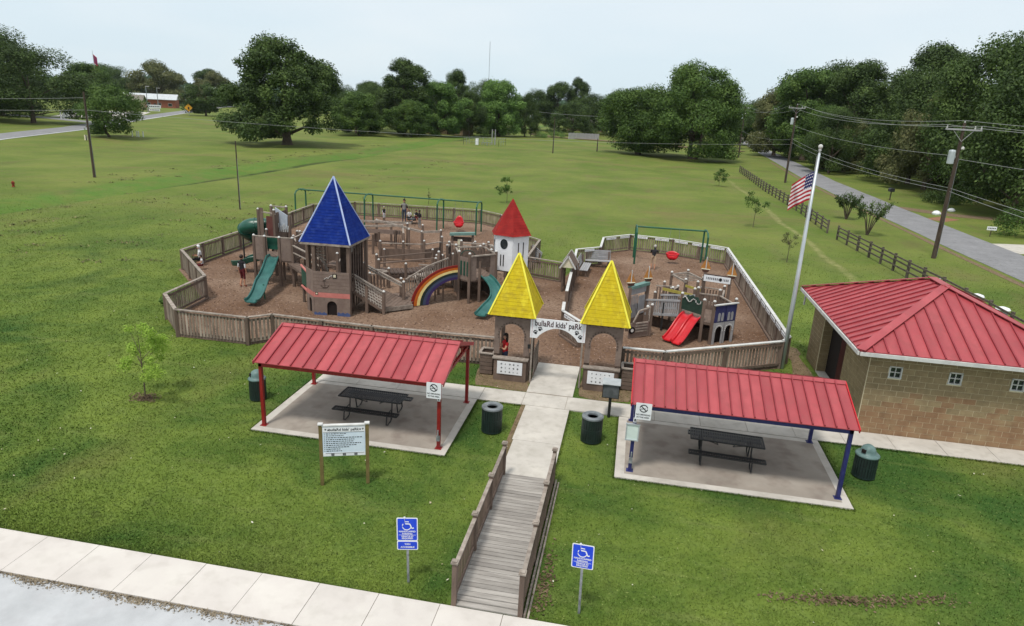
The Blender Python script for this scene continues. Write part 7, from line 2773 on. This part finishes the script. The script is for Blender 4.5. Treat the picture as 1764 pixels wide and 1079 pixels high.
def shop(x, y, rz, w_, d, h, mw, mr, label, roof=2.0, name='shop_building', gable=True):
    t = thing(name, label, 'building', (x, y, 0), rz)
    MB().box(0, 0, 0, w_, d, h).build('wall', mw, t)
    o_ = .8
    b = MB()
    if gable:
        for sy in (-1, 1):
            b.prism([(-w_ / 2 - o_, sy * (d / 2 + o_), h - .1), (w_ / 2 + o_, sy * (d / 2 + o_), h - .1), (w_ / 2 + o_, 0, h + roof), (-w_ / 2 - o_, 0, h + roof)], (0, 0, .2))
        for sx in (-1, 1):
            b.prism([(sx * w_ / 2, -d / 2, h), (sx * w_ / 2, d / 2, h), (sx * w_ / 2, 0, h + roof - .1)], (-sx * .1, 0, 0))
    else:
        b.box(0, 0, h, w_ + 1, d + 1, .5)
    b.build('roof', mr, t)
    n_ = max(2, int(w_ / 5))
    for i in range(n_):
        f_ = MB().box(-w_ / 2 + (i + .5) * w_ / n_, -d / 2 - .04, .9, 2.0, .08, 1.5).build('window', M_TRIM, t)
        MB().box(-w_ / 2 + (i + .5) * w_ / n_, -d / 2 - .1, 1.0, 1.8, .04, 1.3).build('pane', M_GLASS, f_)
    MB().box(w_ * .12, -d / 2 - .06, 0, 1.2, .1, 2.2).build('door', M_DARKWOOD, t)
    return t


BR = mat('brown_brick', sr(128, 74, 58), sr(150, 92, 72), scale=2, rough=.9)
TANW = mat('tan_wall', sr(150, 132, 104), sr(168, 150, 120), scale=2, rough=.9)
GR = mat('pale_metal_roof', sr(170, 174, 176), sr(196, 200, 202), scale=1, rough=.5)
SHG = mat('brown_shingle_roof', sr(104, 98, 90), sr(130, 124, 114), scale=3, rough=.95)
shop(-262, 342, R(28), 26, 14, 4.2, BR, GR, 'brick shop with long pale metal roof beside the highway', 2.6)
shop(-236, 290, R(28), 16, 12, 3.4, TANW, SHG, 'tan building with grey green gabled roof nearer along the highway', 3.0)
shop(50, 318, R(5), 18, 10, 3.4, M_CREAM, SHG, 'pale house glimpsed at the far end of the street', 2.6, 'house')
shop(-25, 330, R(0), 18, 10, 3.4, TANW, SHG, 'low house roof glimpsed between the skyline trees', 2.4, 'house')
shop(-62, 224, R(-8), 13, 9, 3.2, TANW, SHG, 'low grey roofed house hidden in the tree line', 2.4, 'house')
shop(-410, 640, R(30), 30, 14, 5, M_CREAM, GR, 'pale building far along the highway', 2.0)


def roadside_sign(x, y, h, w_, sh, label, m, post=M_POLE, diamond=False):
    t = thing('roadside_sign', label, 'sign', (x, y, 0), R(35))
    MB().box(0, 0, 0, .18, .18, h).build('post', post, t)
    if diamond:
        MB().prism([(0, -.12, h - 2 * w_), (w_, -.12, h - w_), (0, -.12, h), (-w_, -.12, h - w_)], (0, .04, 0)).build('panel', m, t)
        MB().box(0, -.16, h - w_ * 1.45, .5, .03, .9).build('symbol', M_INK, t)
    else:
        MB().box(w_ / 2, -.12, h - sh, w_, .1, sh).build('panel', m, t)
        b = MB()
        for i in range(6):
            b.box(w_ * (.15 + i * .14), -.19, h - sh * .65, w_ * .09, .02, sh * .3)
        b.build('print_mark', M_INK, t, kind='stuff')
    return t


roadside_sign(-210, 272, 3.0, 5, 1.4, 'white roadside sign beside the tan building', M_WHITE)
roadside_sign(-205, 266, 1.6, 4.2, 1.0, 'lower white roadside sign before the tan building', M_WHITE)
roadside_sign(-178, 254, 4.6, 1.5, 0, 'yellow diamond warning sign beside the highway', mat('warning_yellow', sr(210, 150, 40), sr(226, 168, 60)), M_GALV, True)
roadside_sign(-262, 395, 12, 4, 5, 'tall white shop sign rising beyond the yellow warning sign', M_WHITE, M_GALV)
for (x_, y_, h_, lb) in ((-207, 268, 10.5, 'lamp pole beside the tan building'), (-226, 300, 10, 'pale lamp pole behind the tan building'), (-262, 372, 11.5, 'lamp pole beyond the brick shop'), (-300, 520, 16, 'thin pole far along the highway')):
    t = thing('lamp_pole', lb, 'lamp pole', (x_, y_, 0), group='lamp poles by the shops')
    MB().tube([(0, 0, 0), (0, 0, h_)], [.2, .12], 8).build('pole', M_GALV, t)
    MB().box(.8, 0, h_ - .1, 1.8, .25, .18).build('lamp_head', M_TRIM, t)
# electrical equipment and pale fence behind the meadow
t = thing('gas_meter_station', 'small fenced meter station with white box and pipes at the back of the meadow', 'meter station', (-38.5, 174, 0))
MB().box(-2.2, -1, 0, .7, .6, 1.6).build('cabinet', M_WHITE, t)
b = MB()
for i in range(4):
    b.tube([(-1 + i * .7, -.6, 0), (-1 + i * .7, -.6, .7), (-.6 + i * .7, -.6, .7)], .09, 6)
b.build('pipe', M_GALV, t)
for x_ in (.8, 1.6):
    MB().tube([(x_, 3, 0), (x_, 3, 3.9)], .12, 8).build('vent_pipe', M_GREYBOARD, t)
b = MB()
for (ax, ay, bx, by) in ((-5, -4, 4, -4), (4, -4, 4, 5), (-5, -4, -5, 5), (-5, 5, 4, 5)):
    for zz in (.9, 1.7):
        b.bar((ax, ay, zz), (bx, by, zz), .04, .04)
    for i in range(4):
        u = i / 3
        b.box(ax + (bx - ax) * u, ay + (by - ay) * u, 0, .07, .07, 1.75)
b.build('wire_fence', M_GALV, t)
t = thing('privacy_fence', 'weathered grey timber privacy fence beyond the meadow', 'fence', (-24, 237.5, 0))
for i in range(30):
    MB().box(0, 0, 0, .3, .05, 2.0 + .05 * (i % 3)).build('board', M_GREYBOARD, t, (i * .34, i * .1, 0))
# radio mast
t = thing('radio_mast', 'very thin guyed radio mast above the horizon', 'mast', (-194, 878, 0))
b = MB()
for i in range(3):
    a = i * 2 * PI / 3
    b.tube([(.35 * math.cos(a), .35 * math.sin(a), 0), (.35 * math.cos(a), .35 * math.sin(a), 84)], .11, 4)
for i in range(40):
    a = i * 2 * PI / 3
    b.tube([(.35 * math.cos(a), .35 * math.sin(a), i * 2.1), (.35 * math.cos(a + 2.09), .35 * math.sin(a + 2.09), (i + 1) * 2.1)], .06, 3)
b.build('lattice', mat('pale_mast', sr(170, 176, 184)), t)

# ================================================================ HAZE
hb = MB().box(-200, 520, -3, 1700, 1300, 95).build('haze', [])
hb['kind'] = 'stuff'
tag(hb, 'thin humid summer haze over the fields', 'haze')
hm = bpy.data.materials.new('haze')
hm.use_nodes = True
hm.node_tree.nodes.clear()
ho = hm.node_tree.nodes.new('ShaderNodeOutputMaterial')
hv = hm.node_tree.nodes.new('ShaderNodeVolumePrincipled')
hv.inputs['Color'].default_value = (.80, .90, 1, 1)
hv.inputs['Density'].default_value = .00004
hm.node_tree.links.new(hv.outputs[0], ho.inputs['Volume'])
hb.data.materials.append(hm)
